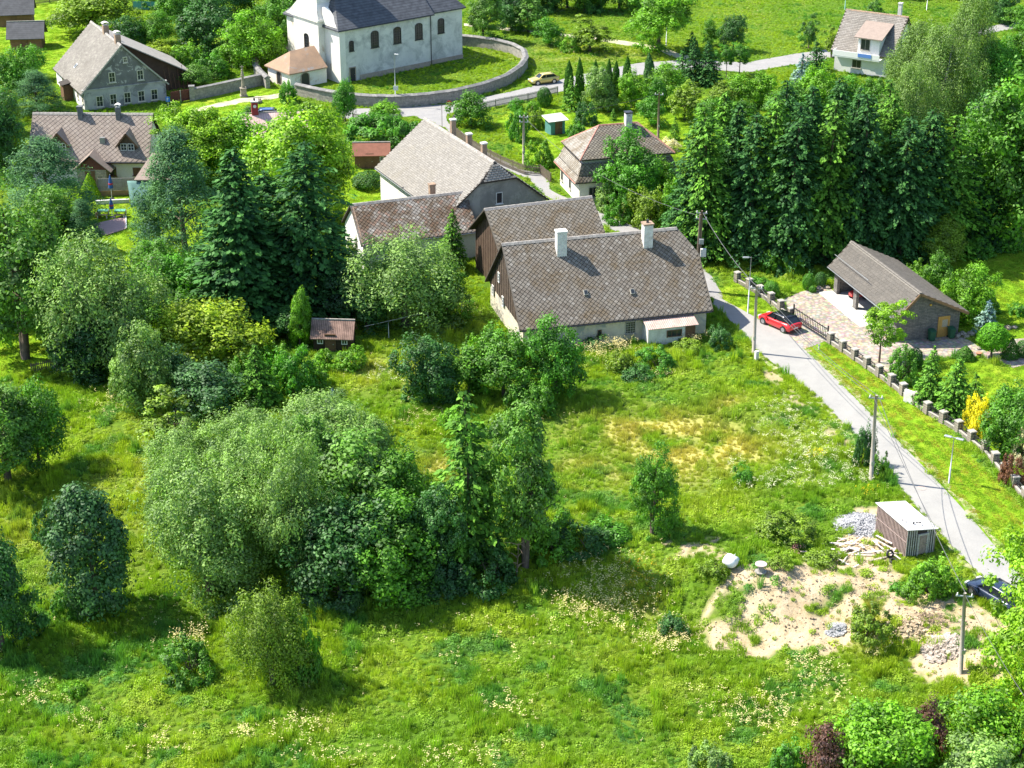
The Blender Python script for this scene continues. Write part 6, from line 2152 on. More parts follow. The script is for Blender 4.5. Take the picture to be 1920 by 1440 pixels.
iron_fence('stone pillar and iron fence from the dark spruces down to the sliding gate', [(1382, 529), (1402, 540), (1442, 566), (1482, 597)], 5)
iron_fence('long stone pillar and iron fence below the gate, along the mown verge', [(1557, 644), (1622, 688), (1671, 723), (1733, 773), (1790, 806), (1847, 851), (1910, 925), (1985, 1010)], 19)
a, b = at(1488, 600), at(1550, 640)
f = Fr('sliding_gate', a, math.degrees(math.atan2(b.y - a.y, b.x - a.x)), 'dark iron sliding gate closing the cobbled driveway', 'gate')
gl = (b - a).length
for z in (.16, .42, 1.22):
    MB().box(0, gl, -.03, .03, z - .035, z + .035).build('rail', M['dark_metal'], f.e)
for i in range(int(gl / .28) + 1):
    x = gl * i / int(gl / .28)
    MB().box(x - .022, x + .022, -.02, .02, .1, 1.3 + .06 * (i % 2)).build('bar', M['dark_metal'], f.e)
MB().box(gl + .02, gl + .14, -.06, .06, -.1, 1.6).box(-.14, -.02, -.06, .06, -.1, 1.6).build('guide_post', M['dark_metal'], f.e)
MB().box(-.3, gl + 1.2, -.06, .06, .005, .04).build('track', M['metal'], f.e)
f = Fr('meter_cabinet', at(1707, 753), -46, 'white meter cabinet set between two fence pillars', 'cabinet')
MB().box(-.45, .45, -.42, -.19, -.1, 1.15).build('cabinet', M['white_frame'], f.e)
MB().box(-.40, .40, -.44, -.421, .1, 1.05).build('cabinet_door', M['old_white'], f.e)
for i, (x, lab) in enumerate(((1747, 'dark green wheelie bin left of the orange garage door'), (1783, 'dark green wheelie bin right of the orange garage door'))):
    c = GAR.ony(x, 630, -.55)
    f = Fr('wheelie_bin', GAR.w((c.x, -.55, .02)), 16, lab, 'bin', 'wheelie bins at the garage door')
    mg = plain('bin_green', (0.02, 0.10, 0.05), .5)
    MB().add([(-.24, -.26, .06), (.24, -.26, .06), (.24, .22, .06), (-.24, .22, .06), (-.29, -.34, .98), (.29, -.34, .98), (.29, .32, .98), (-.29, .32, .98)], [(0, 3, 2, 1), (4, 5, 6, 7), (0, 1, 5, 4), (1, 2, 6, 5), (2, 3, 7, 6), (3, 0, 4, 7)]).build('body', mg, f.e, bevel=.03)
    MB().prism([(-.31, -.38, .985), (.31, -.38, .985), (.31, .36, 1.06), (-.31, .36, 1.06)], (0, 0, .05)).build('lid', mg, f.e, bevel=.02)
    for s_ in (-1, 1): MB().tube([(s_ * .2, .28, .1), (s_ * .26, .28, .1)], .1, 12).build('wheel', M['tyre'], f.e)

# ---------------------------------------------------------------- wooden fences
M['old_picket'] = surf('old_grey_pickets', (0.20, 0.16, 0.12), (0.12, 0.095, 0.07), 4)
M['pale_picket'] = surf('silver_pickets', (0.36, 0.34, 0.31), (0.26, 0.24, 0.22), 4)


def picket_fence(pts, h, mat, label, gap=.16, post=2.4):
    P = [at(*p) for p in pts]
    L_ = sum((b - a).length for a, b in zip(P, P[1:]))
    e = empty('picket_fence', P[0], 0, label, 'fence')
    O = Vector(P[0])
    n = max(2, int(L_ / post) + 1)
    R = resample(P, n)
    for p in R:
        MB().bar(p - O - Z3 * .1, p - O + Z3 * (h - .03), .1).build('post', mat, e)
    for a, b in zip(R, R[1:]):
        d = (b - a).normalized().cross(Z3) * .06
        MB().bar(a - O + d + Z3 * h * .25, b - O + d + Z3 * h * .25, .05, .08).bar(a - O + d + Z3 * h * .8, b - O + d + Z3 * h * .8, .05, .08).build('rail', mat, e)
    k = int(L_ / gap)
    Q = resample(P, k)
    mb = MB()
    for i, q in enumerate(Q):
        t = (Q[min(i + 1, k - 1)] - Q[max(i - 1, 0)]).normalized()
        d = t.cross(Z3)
        hh = h + rnd.uniform(-.03, .03)
        mb.obox(q - O + d * .1 + Z3 * (hh / 2 + .04), t * .045, d * .012, Z3 * (hh / 2 - .04))
    o = mb.build('pickets', mat, e)
    o['kind'] = 'stuff'
    return e


picket_fence([(847, 248), (870, 268), (905, 291), (945, 312), (985, 328), (1014, 327), (1033, 342)], 1.25, M['old_picket'], 'brown picket fence along the side lane by the grey house')
picket_fence([(878, 216), (905, 206), (945, 197), (990, 189), (1045, 176)], 1.1, M['pale_picket'], 'grey picket fence beside the village road under the round thuja')
picket_fence([(846, 246), (848, 232), (858, 222), (878, 216)], 1.1, M['pale_picket'], 'short grey picket fence at the road junction corner')
picket_fence([(662, 224), (700, 229), (745, 226)], .9, M['pale_picket'], 'low grey fence behind the spreading trees by the road')
picket_fence([(60, 700), (95, 692), (120, 688)], 1.0, M['old_picket'], 'short dark picket fence below the double trunked tree')
picket_fence([(0, 14), (60, 10), (120, 2), (180, -6)], 1.2, M['old_picket'], 'dark fence at the far edge of the mown lawn')
picket_fence([(700, 336), (716, 334), (735, 330)], 1.0, M['old_picket'], 'short dark fence by the little garden house')
f = Fr('mesh_fence', at(250, 18), -8, 'teal mesh fence panel behind the farthest left trees', 'fence')
for i in range(4): MB().box(i * 1.5 - .03, i * 1.5 + .03, -.03, .03, -.1, 1.5).build('post', M['metal'], f.e)
for i in range(3): MB().box(i * 1.5 + .04, i * 1.5 + 1.46, -.01, .01, .05, 1.4).build('panel', plain('teal_mesh', (0.08, 0.28, 0.26), .7), f.e)
a, b = at(186, 368), at(254, 366)
f = Fr('slat_screen', a, math.degrees(math.atan2(b.y - a.y, b.x - a.x)), 'grey brown horizontal slat screen on the terrace behind the parasol', 'fence')
gl = (b - a).length
for i in range(10):
    MB().box(0, gl, -.02, .02, .62 + i * .15, .745 + i * .15).build('slat', M['pale_picket'], f.e)
for i in range(4): MB().box(gl * i / 3 - .05, gl * i / 3 + .05, .022, .12, -.1, 2.15).build('post', M['old_picket'], f.e)
MB().box(-.1, gl + .1, .0, .25, -.2, .6).build('plinth', surf('ochre_wall', (0.40, 0.27, 0.13), (0.3, 0.2, 0.1), 2), f.e)

# ---------------------------------------------------------------- poles, lamps, wires, signs
M['concrete'] = surf('pole_concrete', (0.42, 0.37, 0.31), (0.33, 0.29, 0.24), 2)
M['galv'] = plain('galvanised', (0.42, 0.44, 0.45), .45, .5)
M['old_pole'] = surf('old_timber_pole', (0.22, 0.17, 0.12), (0.15, 0.11, 0.08), 4)
TOPS = {}


def pole(key, bx, by, tx_, ty_, mat, label, r=.14, arms=1, name='utility_pole'):
    b = ground(bx, by)
    d = ray(tx_, ty_)
    t = b.y / d.y
    top = Vector((d.x * t, b.y, CAMH + d.z * t))
    top.x = b.x + max(min(top.x - b.x, .35), -.35)
    e = empty(name, b, 0, label, 'pole')
    h = top - b
    MB().tube([(0, 0, -.3), h * .5, h], [r * 1.25, r, r * .75], 10).build('shaft', mat, e, True)
    for i in range(arms):
        z = h - Z3 * (.25 + .6 * i)
        MB().bar(z + Vector((-.55, .1, 0)), z + Vector((.55, -.1, 0)), .09).build('crossarm', M['galv'], e)
        for s_ in (-.45, 0, .45):
            MB().lathe([(.05, 0), (.06, .06), (.04, .1), (.06, .14), (.03, .2)], 8, z + Vector((s_, -.18 * s_, .045))).build('insulator', M['white_frame'], e)
    MB().box(-r * .9, r * .9, -r * 1.25, -r * .95, 1.4, 1.7).build('number_plate', M['galv'], e)
    TOPS[key] = top
    return e


pole('a', 1413, 662, 1419, 536, M['concrete'], 'concrete utility pole at the lane edge near the red car')
pole('b', 1633, 900, 1643, 741, M['concrete'], 'concrete utility pole beside the small shrub halfway down the lane')
pole('c', 1801, 1258, 1809, 1112, M['concrete'], 'concrete utility pole standing by the rubble heap')
pole('d', 982, 308, 982, 216, M['concrete'], 'grey utility pole behind the brown picket fence', .16, 2)
pole('e', 1234, 258, 1236, 174, M['old_pole'], 'slim timber pole standing in the orchard lawn')
pole('f', 1082, 366, 1084, 302, M['galv'], 'slim grey pole at the corner of the hipped house', .09, 0)
pole('g', 1308, 545, 1316, 395, M['old_pole'], 'dark timber pole with transformer box beside the farmhouse gable', .15, 2)
e = TOPS['g']
f = Fr('transformer_box', (e.x + .05, e.y - .25, e.z - 3.3), 0, 'grey switch box and white cabinet fixed to the dark timber pole', 'box')
MB().box(-.22, .22, -.32, -.02, 0, .5).build('switch', M['galv'], f.e)
MB().box(-.05, .5, -.36, -.03, -1.3, -.5).build('cabinet', M['white_frame'], f.e)
MB().tube([(-.3, .1, -1.6), (-.2, .05, 3.0)], .1, 8).build('brace', M['old_pole'], f.e)


def wire(a, b, sag, label, r=.02):
    a, b = Vector(a), Vector(b)
    n = 14
    pts = [a.lerp(b, i / n) - Z3 * sag * 4 * (i / n) * (1 - i / n) for i in range(n + 1)]
    O = pts[0].copy()
    o = MB().tube([p - O for p in pts], r, 5).build('overhead_wire', M['wire'])
    o.location = O
    return tag(o, label, 'wire', 'overhead wires along the lane')


M['wire'] = plain('cable', (0.10, 0.10, 0.10), .6)
T = TOPS
wire(T['g'] + Vector((.1, 0, -.2)), T['a'] + Vector((0, 0, -.05)), .5, 'thick overhead wire from the dark timber pole to the pole by the red car', .03)
wire(T['a'] + Vector((-.25, 0, -.1)), T['b'] + Vector((-.25, 0, -.1)), .5, 'left overhead wire between the red car pole and the shrub pole')
wire(T['a'] + Vector((.25, 0, -.1)), T['b'] + Vector((.25, 0, -.1)), .7, 'right overhead wire between the red car pole and the shrub pole')
wire(T['b'] + Vector((.2, 0, -.1)), T['c'] + Vector((.1, 0, -.1)), .6, 'overhead wire from the shrub pole down to the rubble heap pole', .024)
wire(T['b'] + Vector((-.2, 0, -.1)), SHED.w((SW - .1, .1, hR + .08)), .3, 'service wire from the shrub pole to the boarded shed')
wire(T['c'] + Vector((0, 0, -.1)), at(1990, 1400, 4.5), .5, 'overhead wire leaving the rubble heap pole to the right')
wire(T['d'] + Vector((0, 0, -.1)), T['f'] + Vector((0, 0, -.1)), .4, 'wire between the picket fence pole and the hipped house pole')
wire(T['d'] + Vector((0, 0, -.2)), T['e'] + Vector((0, 0, -.1)), .5, 'wire between the picket fence pole and the orchard pole')
wire(T['f'] + Vector((0, 0, -.1)), T['g'] + Vector((0, 0, -.6)), .6, 'wire from the hipped house pole towards the dark timber pole')


def lamp(bx, by, ty_, label, arm=(-.5, 0), mat=None, double=False, r=.045):
    b = ground(bx, by)
    d = ray(bx, ty_)
    t = b.y / d.y
    h = CAMH + d.z * t - b.z
    e = empty('street_lamp', b, 0, label, 'street lamp')
    mat = mat or M['galv']
    MB().tube([(0, 0, -.1), (0, 0, h * .35), (0, 0, h * .351), (0, 0, h)], [r * 1.5, r * 1.5, r, r * .8], 8).build('post', mat, e, True)
    for s_ in ((1, -1) if double else (1,)):
        MB().tube([(0, 0, h - .05), (arm[0] * s_ * .6, arm[1] * s_ * .6, h + .02), (arm[0] * s_, arm[1] * s_, h)], r * .7, 6).build('arm', mat, e)
        c = Vector((arm[0] * s_, arm[1] * s_, h - .03))
        o = MB().obox(c, Vector((arm[0], arm[1], 0)).normalized() * .3, Vector((-arm[1], arm[0], 0)).normalized() * .13, Z3 * .05).build('lamp_head', mat, e, bevel=.02)
        MB().obox(c - Z3 * .055, Vector((arm[0], arm[1], 0)).normalized() * .2, Vector((-arm[1], arm[0], 0)).normalized() * .09, Z3 * .01).build('lens', M['white_frame'], o)
    return e


lamp(1402, 588, 482, 'tall slim grey street lamp standing in the lawn behind the iron fence')
lamp(1779, 906, 820, 'white double headed street lamp on the mown verge', (-.4, .25), None, True)
lamp(742, 199, 101, 'slim grey street lamp against the churchyard wall', (.3, -.1))
lamp(1249, 86, 29, 'grey street lamp beside the tall tree by the dirt track', (.5, 0))
lamp(1584, 18, -25, 'greenish lamp post in the upper meadow', (.4, 0), plain('green_post', (0.15, 0.35, 0.28), .5))
lamp(1737, 22, -22, 'thin grey lamp post beyond the weeping birches', (.4, 0))
f = Fr('notice_panel', ground(743, 200), 0, 'white notice panel hung on the churchyard lamp post', 'sign')
MB().box(-.32, .32, -.12, -.08, 2.3, 2.85).build('panel', M['white_frame'], f.e)
MB().box(-.34, .34, -.08, -.06, 2.26, 2.89).build('panel_back', M['galv'], f.e)
f = Fr('no_entry_sign', at(843, 219), 0, 'round red no-entry sign at the road junction', 'sign')
MB().tube([(0, 0, -.1), (0, 0, 2.1)], .035, 8).build('post', M['galv'], f.e)
o = MB().tube([(0, -.05, 1.85), (0, -.075, 1.85)], .36, 20).build('disc', plain('sign_red', (0.55, 0.02, 0.03), .4), f.e)
MB().box(-.24, .24, -.085, -.078, 1.79, 1.91).build('bar', M['white_frame'], o)
f = Fr('parking_sign', at(317, 213), 0, 'blue square parking sign with white P near the weathered house', 'sign')
MB().tube([(0, 0, -.1), (0, 0, 2.3)], .035, 8).build('post', M['galv'], f.e)
o = MB().box(-.28, .28, -.07, -.045, 1.62, 2.28).build('panel', plain('sign_blue', (0.03, 0.16, 0.55), .4), f.e)
mb = MB().box(-.12, -.055, -.08, -.072, 1.74, 2.16)
k = 10
for i in range(k):
    a0, a1 = -math.pi / 2 + math.pi * i / k, -math.pi / 2 + math.pi * (i + 1) / k
    mb.prism([(-.02 + .12 * math.cos(a) * s_, -.08, 2.045 + .115 * math.sin(a) * s_) for (a, s_) in ((a0, .5), (a0, 1), (a1, 1), (a1, .5))], (0, .008, 0))
mb.box(-.055, -.02, -.08, -.072, 2.10, 2.16).box(-.055, -.02, -.08, -.072, 1.93, 1.99)
mb.build('letter', M['white_frame'], o)
f = Fr('thin_post', at(829, 241), 0, 'thin dark post at the mouth of the side lane', 'post')
MB().tube([(0, 0, -.1), (0, 0, 3.0)], .035, 8).build('shaft', M['old_pole'], f.e)
MB().lathe([(.06, 0), (.05, .08)], 8, (0, 0, 3.0)).build('cap', M['dark_metal'], f.e)
f = Fr('bollard', at(727, 197), 0, 'short white bollard below the churchyard wall', 'bollard')
MB().tube([(0, 0, -.1), (0, 0, .9)], .1, 10).build('post', M['white_frame'], f.e)
MB().lathe([(.12, 0), (.1, .1), (.02, .14)], 10, (0, 0, .9)).build('cap', M['dark_metal'], f.e)
f = Fr('utility_cabinet', ground(1418, 676), 35, 'small white utility cabinet at the foot of the pole near the red car', 'cabinet')
MB().box(-.18, .18, -.14, .14, -.1, .95).build('cabinet', M['white_frame'], f.e, bevel=.02)
MB().box(-.15, .15, -.155, -.141, .12, .85).build('cabinet_door', M['old_white'], f.e)
f = Fr('hydrant_marker', at(1535, 656), 0, 'short white hydrant marker in the mown verge', 'marker')
MB().tube([(0, 0, -.1), (0, 0, .55)], .06, 8).build('post', M['white_frame'], f.e)
MB().obox((0, -.03, .5), X3 * .1, Y3 * .02, Z3 * .1).build('plate', M['white_frame'], f.e)
mb = MB()
c = at(1728, 916)
mb.lathe([(.36, 0), (.36, .012)], 24)
o = mb.build('manhole_cover', surf('rusty_iron', (0.46, 0.36, 0.31), (0.38, 0.30, 0.26), 4))
o.location = (c.x, c.y, .033); tag(o, 'round reddish manhole cover in the lane near the shrub pole', 'manhole')
# wayside column with cross
f = Fr('wayside_column', at(457, 181), 15, 'weathered stone wayside column with figure on the grass near the church', 'monument')
M['old_stone'] = surf('old_sandstone', (0.38, 0.33, 0.25), (0.24, 0.21, 0.16), 3, stain=(0.15, 0.14, 0.12), stain_scale=1.5)
MB().box(-.5, .5, -.5, .5, -.2, .25).box(-.38, .38, -.38, .38, .252, 1.1).box(-.45, .45, -.45, .45, 1.102, 1.25).build('plinth', M['old_stone'], f.e, bevel=.03)
MB().lathe([(.28, 1.252), (.24, 1.4), (.2, 2.0), (.17, 2.7), (.24, 2.8), (.27, 2.95)], 12).build('column', M['old_stone'], f.e)
MB().lathe([(.22, 2.952), (.2, 3.2), (.13, 3.6), (.17, 3.75), (.08, 3.85), (.1, 3.95), (.03, 4.1)], 10).bar((0, 0, 3.6), (0, 0, 4.35), .08).bar((-.25, 0, 4.15), (.25, 0, 4.15), .08).build('figure', M['old_stone'], f.e)


def rock(name, p, r, mat, label=None, cat=None, parent=None, seed=0, flat=.7):
    rg = random.Random(seed)
    V, Fc = [], []
    n, m = 7, 5
    for j in range(m + 1):
        t = math.pi * j / m
        for i in range(n):
            a = 6.283 * i / n + .4 * j
            k = r * (1 + rg.uniform(-.22, .22))
            V.append((k * math.sin(t) * math.cos(a), k * math.sin(t) * math.sin(a), k * math.cos(t) * flat))
    for j in range(m):
        for i in range(n):
            a, b = j * n + i, j * n + (i + 1) % n
            Fc.append((a, a + n, b + n, b))
    o = MB().add(V, Fc).build(name, mat, parent)
    o.location = p
    if label: tag(o, label, cat)
    return o


p = at(485, 193)
rock('boulder', (p.x, p.y, .25), .55, M['old_stone'], 'pale boulder on the grass beside the church path', 'boulder', seed=4)

# ---------------------------------------------------------------- terrace things by the cottage
def parasol(p, h, label):
    f = Fr('parasol', p, 0, label, 'parasol')
    MB().tube([(0, 0, 0), (0, 0, h)], .03, 8).build('pole', M['white_frame'], f.e)
    MB().lathe([(.02, h * .42), (.27, h * .46), (.24, h * .62), (.14, h * .85), (.04, h * .98)], 9).build('canopy', plain('blue_canvas', (0.02, 0.09, 0.32), .8), f.e)
    MB().lathe([(.3, .0), (.3, .08), (.06, .1)], 12).build('base', M['dark_metal'], f.e)
    MB().tube([(0, 0, h * .6), (0, 0, h * .66)], .26, 9).build('strap', plain('red_band', (0.5, 0.05, 0.06), .8), f.e)


parasol(at(210, 373), 2.9, 'closed blue parasol standing in front of the slat screen')
parasol(at(211, 408), 2.3, 'closed blue parasol between the green garden tables')
for (px, lab) in ((194, 'green topped garden table left of the closed parasol'), (226, 'green topped garden table right of the closed parasol')):
    f = Fr('garden_table', at(px, 406), 2, lab, 'table', 'garden tables on the terrace')
    MB().box(-.6, .6, -.4, .4, .70, .76).build('table_top', plain('green_top', (0.12, 0.36, 0.22), .6), f.e)
    for (x, y) in ((-.5, -.3), (.5, -.3), (.5, .3), (-.5, .3)): MB().box(x - .03, x + .03, y - .03, y + .03, 0, .698).build('leg', M['dark_metal'], f.e)
    for s_ in (-1, 1):
        g = Fr('garden_bench', f.w((0, s_ * .72, 0)), 2, lab.replace('green topped garden table', 'dark slatted bench %s the table' % ('before' if s_ < 0 else 'behind')), 'bench', 'benches on the terrace')
        for k in range(3): MB().box(-.6, .6, -.16 + k * .12, -.06 + k * .12, .42, .46).build('slat', M['old_picket'], g.e)
        for x in (-.5, .5): MB().box(x - .03, x + .03, -.14, .16, 0, .418).build('leg', M['white_frame'], g.e)
a, b = at(180, 383), at(243, 380)
o = MB().box(0, (b - a).length, -.15, .15, -.2, .45).build('retaining_wall', surf('pale_retaining', (0.62, 0.62, 0.6), (0.5, 0.5, 0.49), 2)); o.location = a; o.rotation_euler.z = math.atan2(b.y - a.y, b.x - a.x)
tag(o, 'low pale retaining wall between parasol lawn and garden tables', 'wall')
dq = [at(178, 421), at(236, 407), at(237, 430), at(200, 442), at(178, 440)]
f = Fr('timber_deck', dq[0], 0, 'flat pinkish brown deck on the lawn above the willow', 'deck')
MB().prism([p - dq[0] for p in dq], (0, 0, .12)).build('platform', surf('pink_deck', (0.42, 0.28, 0.27), (0.35, 0.24, 0.23), 2), f.e)
MB().bar(dq[1] - dq[0] + Z3 * .13, dq[2] - dq[0] + Z3 * .13, .12, .08).build('edging', M['white_frame'], f.e)
p = at(184, 408)
f = Fr('log_round', (p.x, p.y, .32), 20, 'round sawn log beside the garden tables', 'log')
MB().tube([(0, -.2, 0), (0, .2, 0)], .32, 14).build('log', M['old_pole'], f.e)
MB().tube([(0, -.215, 0), (0, -.2, 0)], .29, 14).build('cut_face', M['orange_wood'], f.e)
p = at(285, 533)
rock('pale_rock', (p.x, p.y, .3), .7, M['old_white'], 'pale rock glimpsed under the willow at the lawn edge', 'boulder', seed=9)

# ---------------------------------------------------------------- washing line posts
LP = [(729, 634, 1.4), (803, 612, 1.4), (866, 594, 1.4)]
tp = []
for i, (x, y, h) in enumerate(LP):
    p = ground(x, y)
    f = Fr('washing_line_post', p, 15, ('T shaped washing line post nearest the garden hut', 'middle T shaped washing line post in the overgrown garden', 'T shaped washing line post nearest the old farmhouse')[i], 'post')
    MB().tube([(0, 0, -.1), (0, 0, h)], .035, 8).build('post', M['white_frame'], f.e)
    MB().bar((-.1, -.5, h), (.1, .5, h + .02), .06).build('crossbar', M['pale_picket'], f.e)
    tp.append(p + Z3 * h)
o = MB().tube([Vector((-2.2, -.3, -.1)), tp[1] - tp[0] + Z3 * .05], .035, 6).build('wooden_rail', M['shed_board_pale']); o.location = tp[0] + Z3 * .02
tag(o, 'long pale rail resting on two washing line posts', 'rail')

# ---------------------------------------------------------------- building site: gravel, planks, rubble, spool
def heap(name, c, rx, ry, h, mat, label, stone, ns, seed, smin=.05, smax=.14, rz=0):
    g = ground(*c)
    e = empty(name, g, 0, label, 'heap')
    V, Fc = [], []
    n, m = 26, 9
    V.append((0, 0, h))
    rg = random.Random(seed)
    for j in range(1, m + 1):
        t = j / m
        for i in range(n):
            a = 6.283 * i / n
            k = 1 + .16 * math.sin(a * 2 + seed) + .1 * math.sin(a * 5 + seed * 2)
            x, y = rx * k * t * math.cos(a), ry * k * t * math.sin(a)
            V.append((x, y, float(hz(g.x + x, g.y + y)) - g.z + h * (1 - t) ** 1.1 * (1 + rg.uniform(-.15, .15)) - (.12 if j == m else .02)))
    for i in range(n): Fc.append((0, 1 + i, 1 + (i + 1) % n))
    for j in range(m - 1):
        for i in range(n):
            a, b = 1 + j * n + i, 1 + j * n + (i + 1) % n
            Fc.append((a, a + n, b + n, b))
    MB().add(V, Fc).build('mound', mat, e, True)
    if ns:
        mb = MB()
        for q in range(ns):
            t = math.sqrt(rg.random()) * 1.05
            a = rg.random() * 6.283
            x, y = rx * t * math.cos(a), ry * t * math.sin(a)
            z = h * max(0, 1 - t) ** 1.1 + float(hz(g.x + x, g.y + y)) - g.z
            s_ = rg.uniform(smin, smax)
            ax = Matrix.Rotation(rg.random() * 6.28, 3, 'Z') @ Matrix.Rotation(rg.random() * 3, 3, 'X')
            mb.obox((x, y, z), ax @ Vector((s_ * rg.uniform(.7, 1.6), 0, 0)), ax @ Vector((0, s_, 0)), ax @ Vector((0, 0, s_ * rg.uniform(.4, .9))))
        o = mb.build('stones', stone, e)
        o['kind'] = 'stuff'
    return e


M['gravel'] = surf('grey_gravel', (0.44, 0.44, 0.45), (0.30, 0.30, 0.31), 5, bump=.8, bump_scale=14, grain=.35)
M['rubble_st'] = surf('mixed_rubble', (0.58, 0.50, 0.42), (0.30, 0.24, 0.20), 1.2, grain=.3)
M['soil'] = surf('dry_soil', (0.50, 0.40, 0.26), (0.34, 0.26, 0.17), 1.2, bump=.8, bump_scale=6, grain=.25)
M['brush'] = surf('dead_brush', (0.36, 0.26, 0.18), (0.22, 0.16, 0.11), 3)
heap('gravel_heap', (1614, 984), 2.1, 1.9, .6, M['gravel'], 'heap of grey gravel beside the boarded shed', M['gravel'], 900, 3, .03, .07)
heap('rubble_heap', (1770, 1214), 1.4, 1.0, .5, M['rubble_st'], 'heap of broken bricks and rubble beside the utility pole', M['rubble_st'], 520, 7, .05, .13)
heap('soil_heap', (1700, 1180), 1.5, 1.1, .35, M['soil'], 'pale heap of dry soil between tall grass and rubble', M['soil'], 200, 12, .05, .12)
heap('stone_heap', (1568, 1182), .7, .5, .45, M['gravel'], 'small heap of grey stones at the foot of the soil bank', M['gravel'], 120, 5, .05, .12)
g = ground(1742, 1162)
e = empty('brush_pile', g, 0, 'pile of dead brown branches on the bare soil', 'branches')
for i in range(46):
    a = rnd.random() * 6.28
    l = rnd.uniform(.5, 1.2)
    c = Vector((rnd.gauss(0, .55), rnd.gauss(0, .4), rnd.uniform(.05, .4)))
    d = Vector((math.cos(a), math.sin(a), rnd.uniform(-.25, .35))) * l / 2
    MB().tube([c - d, c + Vector((0, 0, .05)), c + d], [.022, .018, .006], 5).build('branch', M['brush'], e)
g = ground(1600, 1030)
e = empty('plank_pile', g, 0, 'heap of pale broken planks and boards left of the boarded shed', 'planks')
M['pale_plank'] = surf('bleached_planks', (0.72, 0.66, 0.60), (0.50, 0.45, 0.40), 2, grain=.2)
M['pink_plank'] = surf('pinkish_planks', (0.60, 0.48, 0.44), (0.45, 0.36, 0.33), 2, grain=.2)
for i in range(54):
    u = rnd.random()
    px = 1510 + 175 * u + rnd.gauss(0, 6)
    py = 1043 - 16 * u + rnd.gauss(0, 8 + 6 * u)
    c = ground(px, py) - g
    hh = rnd.uniform(.03, .12 + .55 * u * max(0, 1 - abs(py - 1028) / 30))
    c.z += hh
    a = rnd.gauss(.3, .6) if u < .6 else rnd.random() * 3.14
    l = rnd.uniform(.7, 2.0) if rnd.random() < .7 else rnd.uniform(.3, .7)
    d = Vector((math.cos(a), math.sin(a), rnd.uniform(-.12, .12)))
    s_ = Vector((-math.sin(a), math.cos(a), 0))
    MB().obox(c, d * l / 2, s_ * rnd.uniform(.04, .09), d.cross(s_) * .016).build('plank', M['pale_plank'] if rnd.random() < .7 else M['pink_plank'], e)
f = Fr('cable_spool', ground(1426, 1072), 0, 'wooden cable spool standing on the weedy soil', 'spool')
MB().lathe([(.42, .60), (.42, .66), (.02, .66)], 20).build('top_disc', M['pink_plank'], f.e)
MB().lathe([(.23, .06), (.2, .33), (.23, .598)], 14).build('drum', M['pale_picket'], f.e)
MB().lathe([(.42, 0), (.42, .058)], 20).build('bottom_disc', M['pale_picket'], f.e)
f = Fr('building_sack', ground(1369, 1060), 12, 'bulging white building sack on the weedy soil', 'sack')
V, Fc = [], []
for j, (r, z) in enumerate(((.42, 0), (.55, .15), (.58, .4), (.5, .62), (.36, .72))):
    for i in range(12):
        a = 6.283 * i / 12
        k = r * (1 + .12 * math.cos(4 * a) + .05 * math.sin(3 * a + j))
        V.append((k * math.cos(a), k * math.sin(a), z + .05 * math.sin(3 * a + j)))
for j in range(4):
    for i in range(12):
        a, b = j * 12 + i, j * 12 + (i + 1) % 12
        Fc.append((a, b, b + 12, a + 12))
Fc.append(tuple(range(48, 60)))
MB().add(V, Fc).build('bag', surf('white_sack', (0.85, 0.84, 0.82), (0.76, 0.75, 0.73), 3), f.e, True)
for s_ in (-1, 1):
    MB().tube([(s_ * .3, 0, .68), (s_ * .36, .05, .86), (s_ * .2, .1, .72)], .025, 6).build('loop', M['white_frame'], f.e)
for (px, py, tz, lab) in ((1668, 1046, 70, 'old tyre leaning against the boarded shed'), (1675, 1054, 8, 'old tyre lying flat in front of the boarded shed')):
    p = ground(px, py)
    mb = MB()
    V, Fc = [], []
    for i in range(18):
        a = 6.283 * i / 18
        for j in range(8):
            b = 6.283 * j / 8
            r = .25 + .09 * math.cos(b)
            V.append((r * math.cos(a), r * math.sin(a), .09 * math.sin(b)))
    for i in range(18):
        for j in range(8):
            Fc.append((i * 8 + j, ((i + 1) % 18) * 8 + j, ((i + 1) % 18) * 8 + (j + 1) % 8, i * 8 + (j + 1) % 8))
    o = mb.add(V, Fc).build('old_tyre', M['tyre'], None, True)
    o.location = (p.x, p.y, p.z + (.33 if tz > 40 else .1)); o.rotation_euler = (math.radians(tz), 0, .5)
    tag(o, lab, 'tyre')
# stones edging the garage garden, small pot
for i, (px, py, r) in enumerate(((1795, 633, .35), (1803, 629, .4), (1812, 633, .32), (1820, 628, .36), (1836, 655, .25), (1880, 622, .3), (1890, 617, .34), (1902, 616, .28), (1536, 543, .35), (1545, 538, .3), (1552, 541, .28))):
    p = at(px, py)
    rock('garden_stone', (p.x, p.y, r * .4), r, M['stone_warm'], ['first', 'second', 'third', 'fourth', 'fifth', 'sixth', 'seventh', 'eighth', 'ninth', 'tenth', 'eleventh'][i] + ' grey garden stone from the garage corner along the planted bed', 'stone', seed=20 + i)['group'] = 'stones edging the garage garden'
f = Fr('flower_pot', at(1835, 668), 0, 'small terracotta pot at the foot of the clipped globe tree', 'pot')
MB().lathe([(.18, 0), (.26, .32), (.29, .32), (.29, .38), (.22, .38)], 14).build('pot', surf('terracotta', (0.5, 0.24, 0.15), (0.42, 0.2, 0.12), 4), f.e)
MB().lathe([(.21, .33), (.02, .36)], 12).build('soil', M['brush'], f.e)

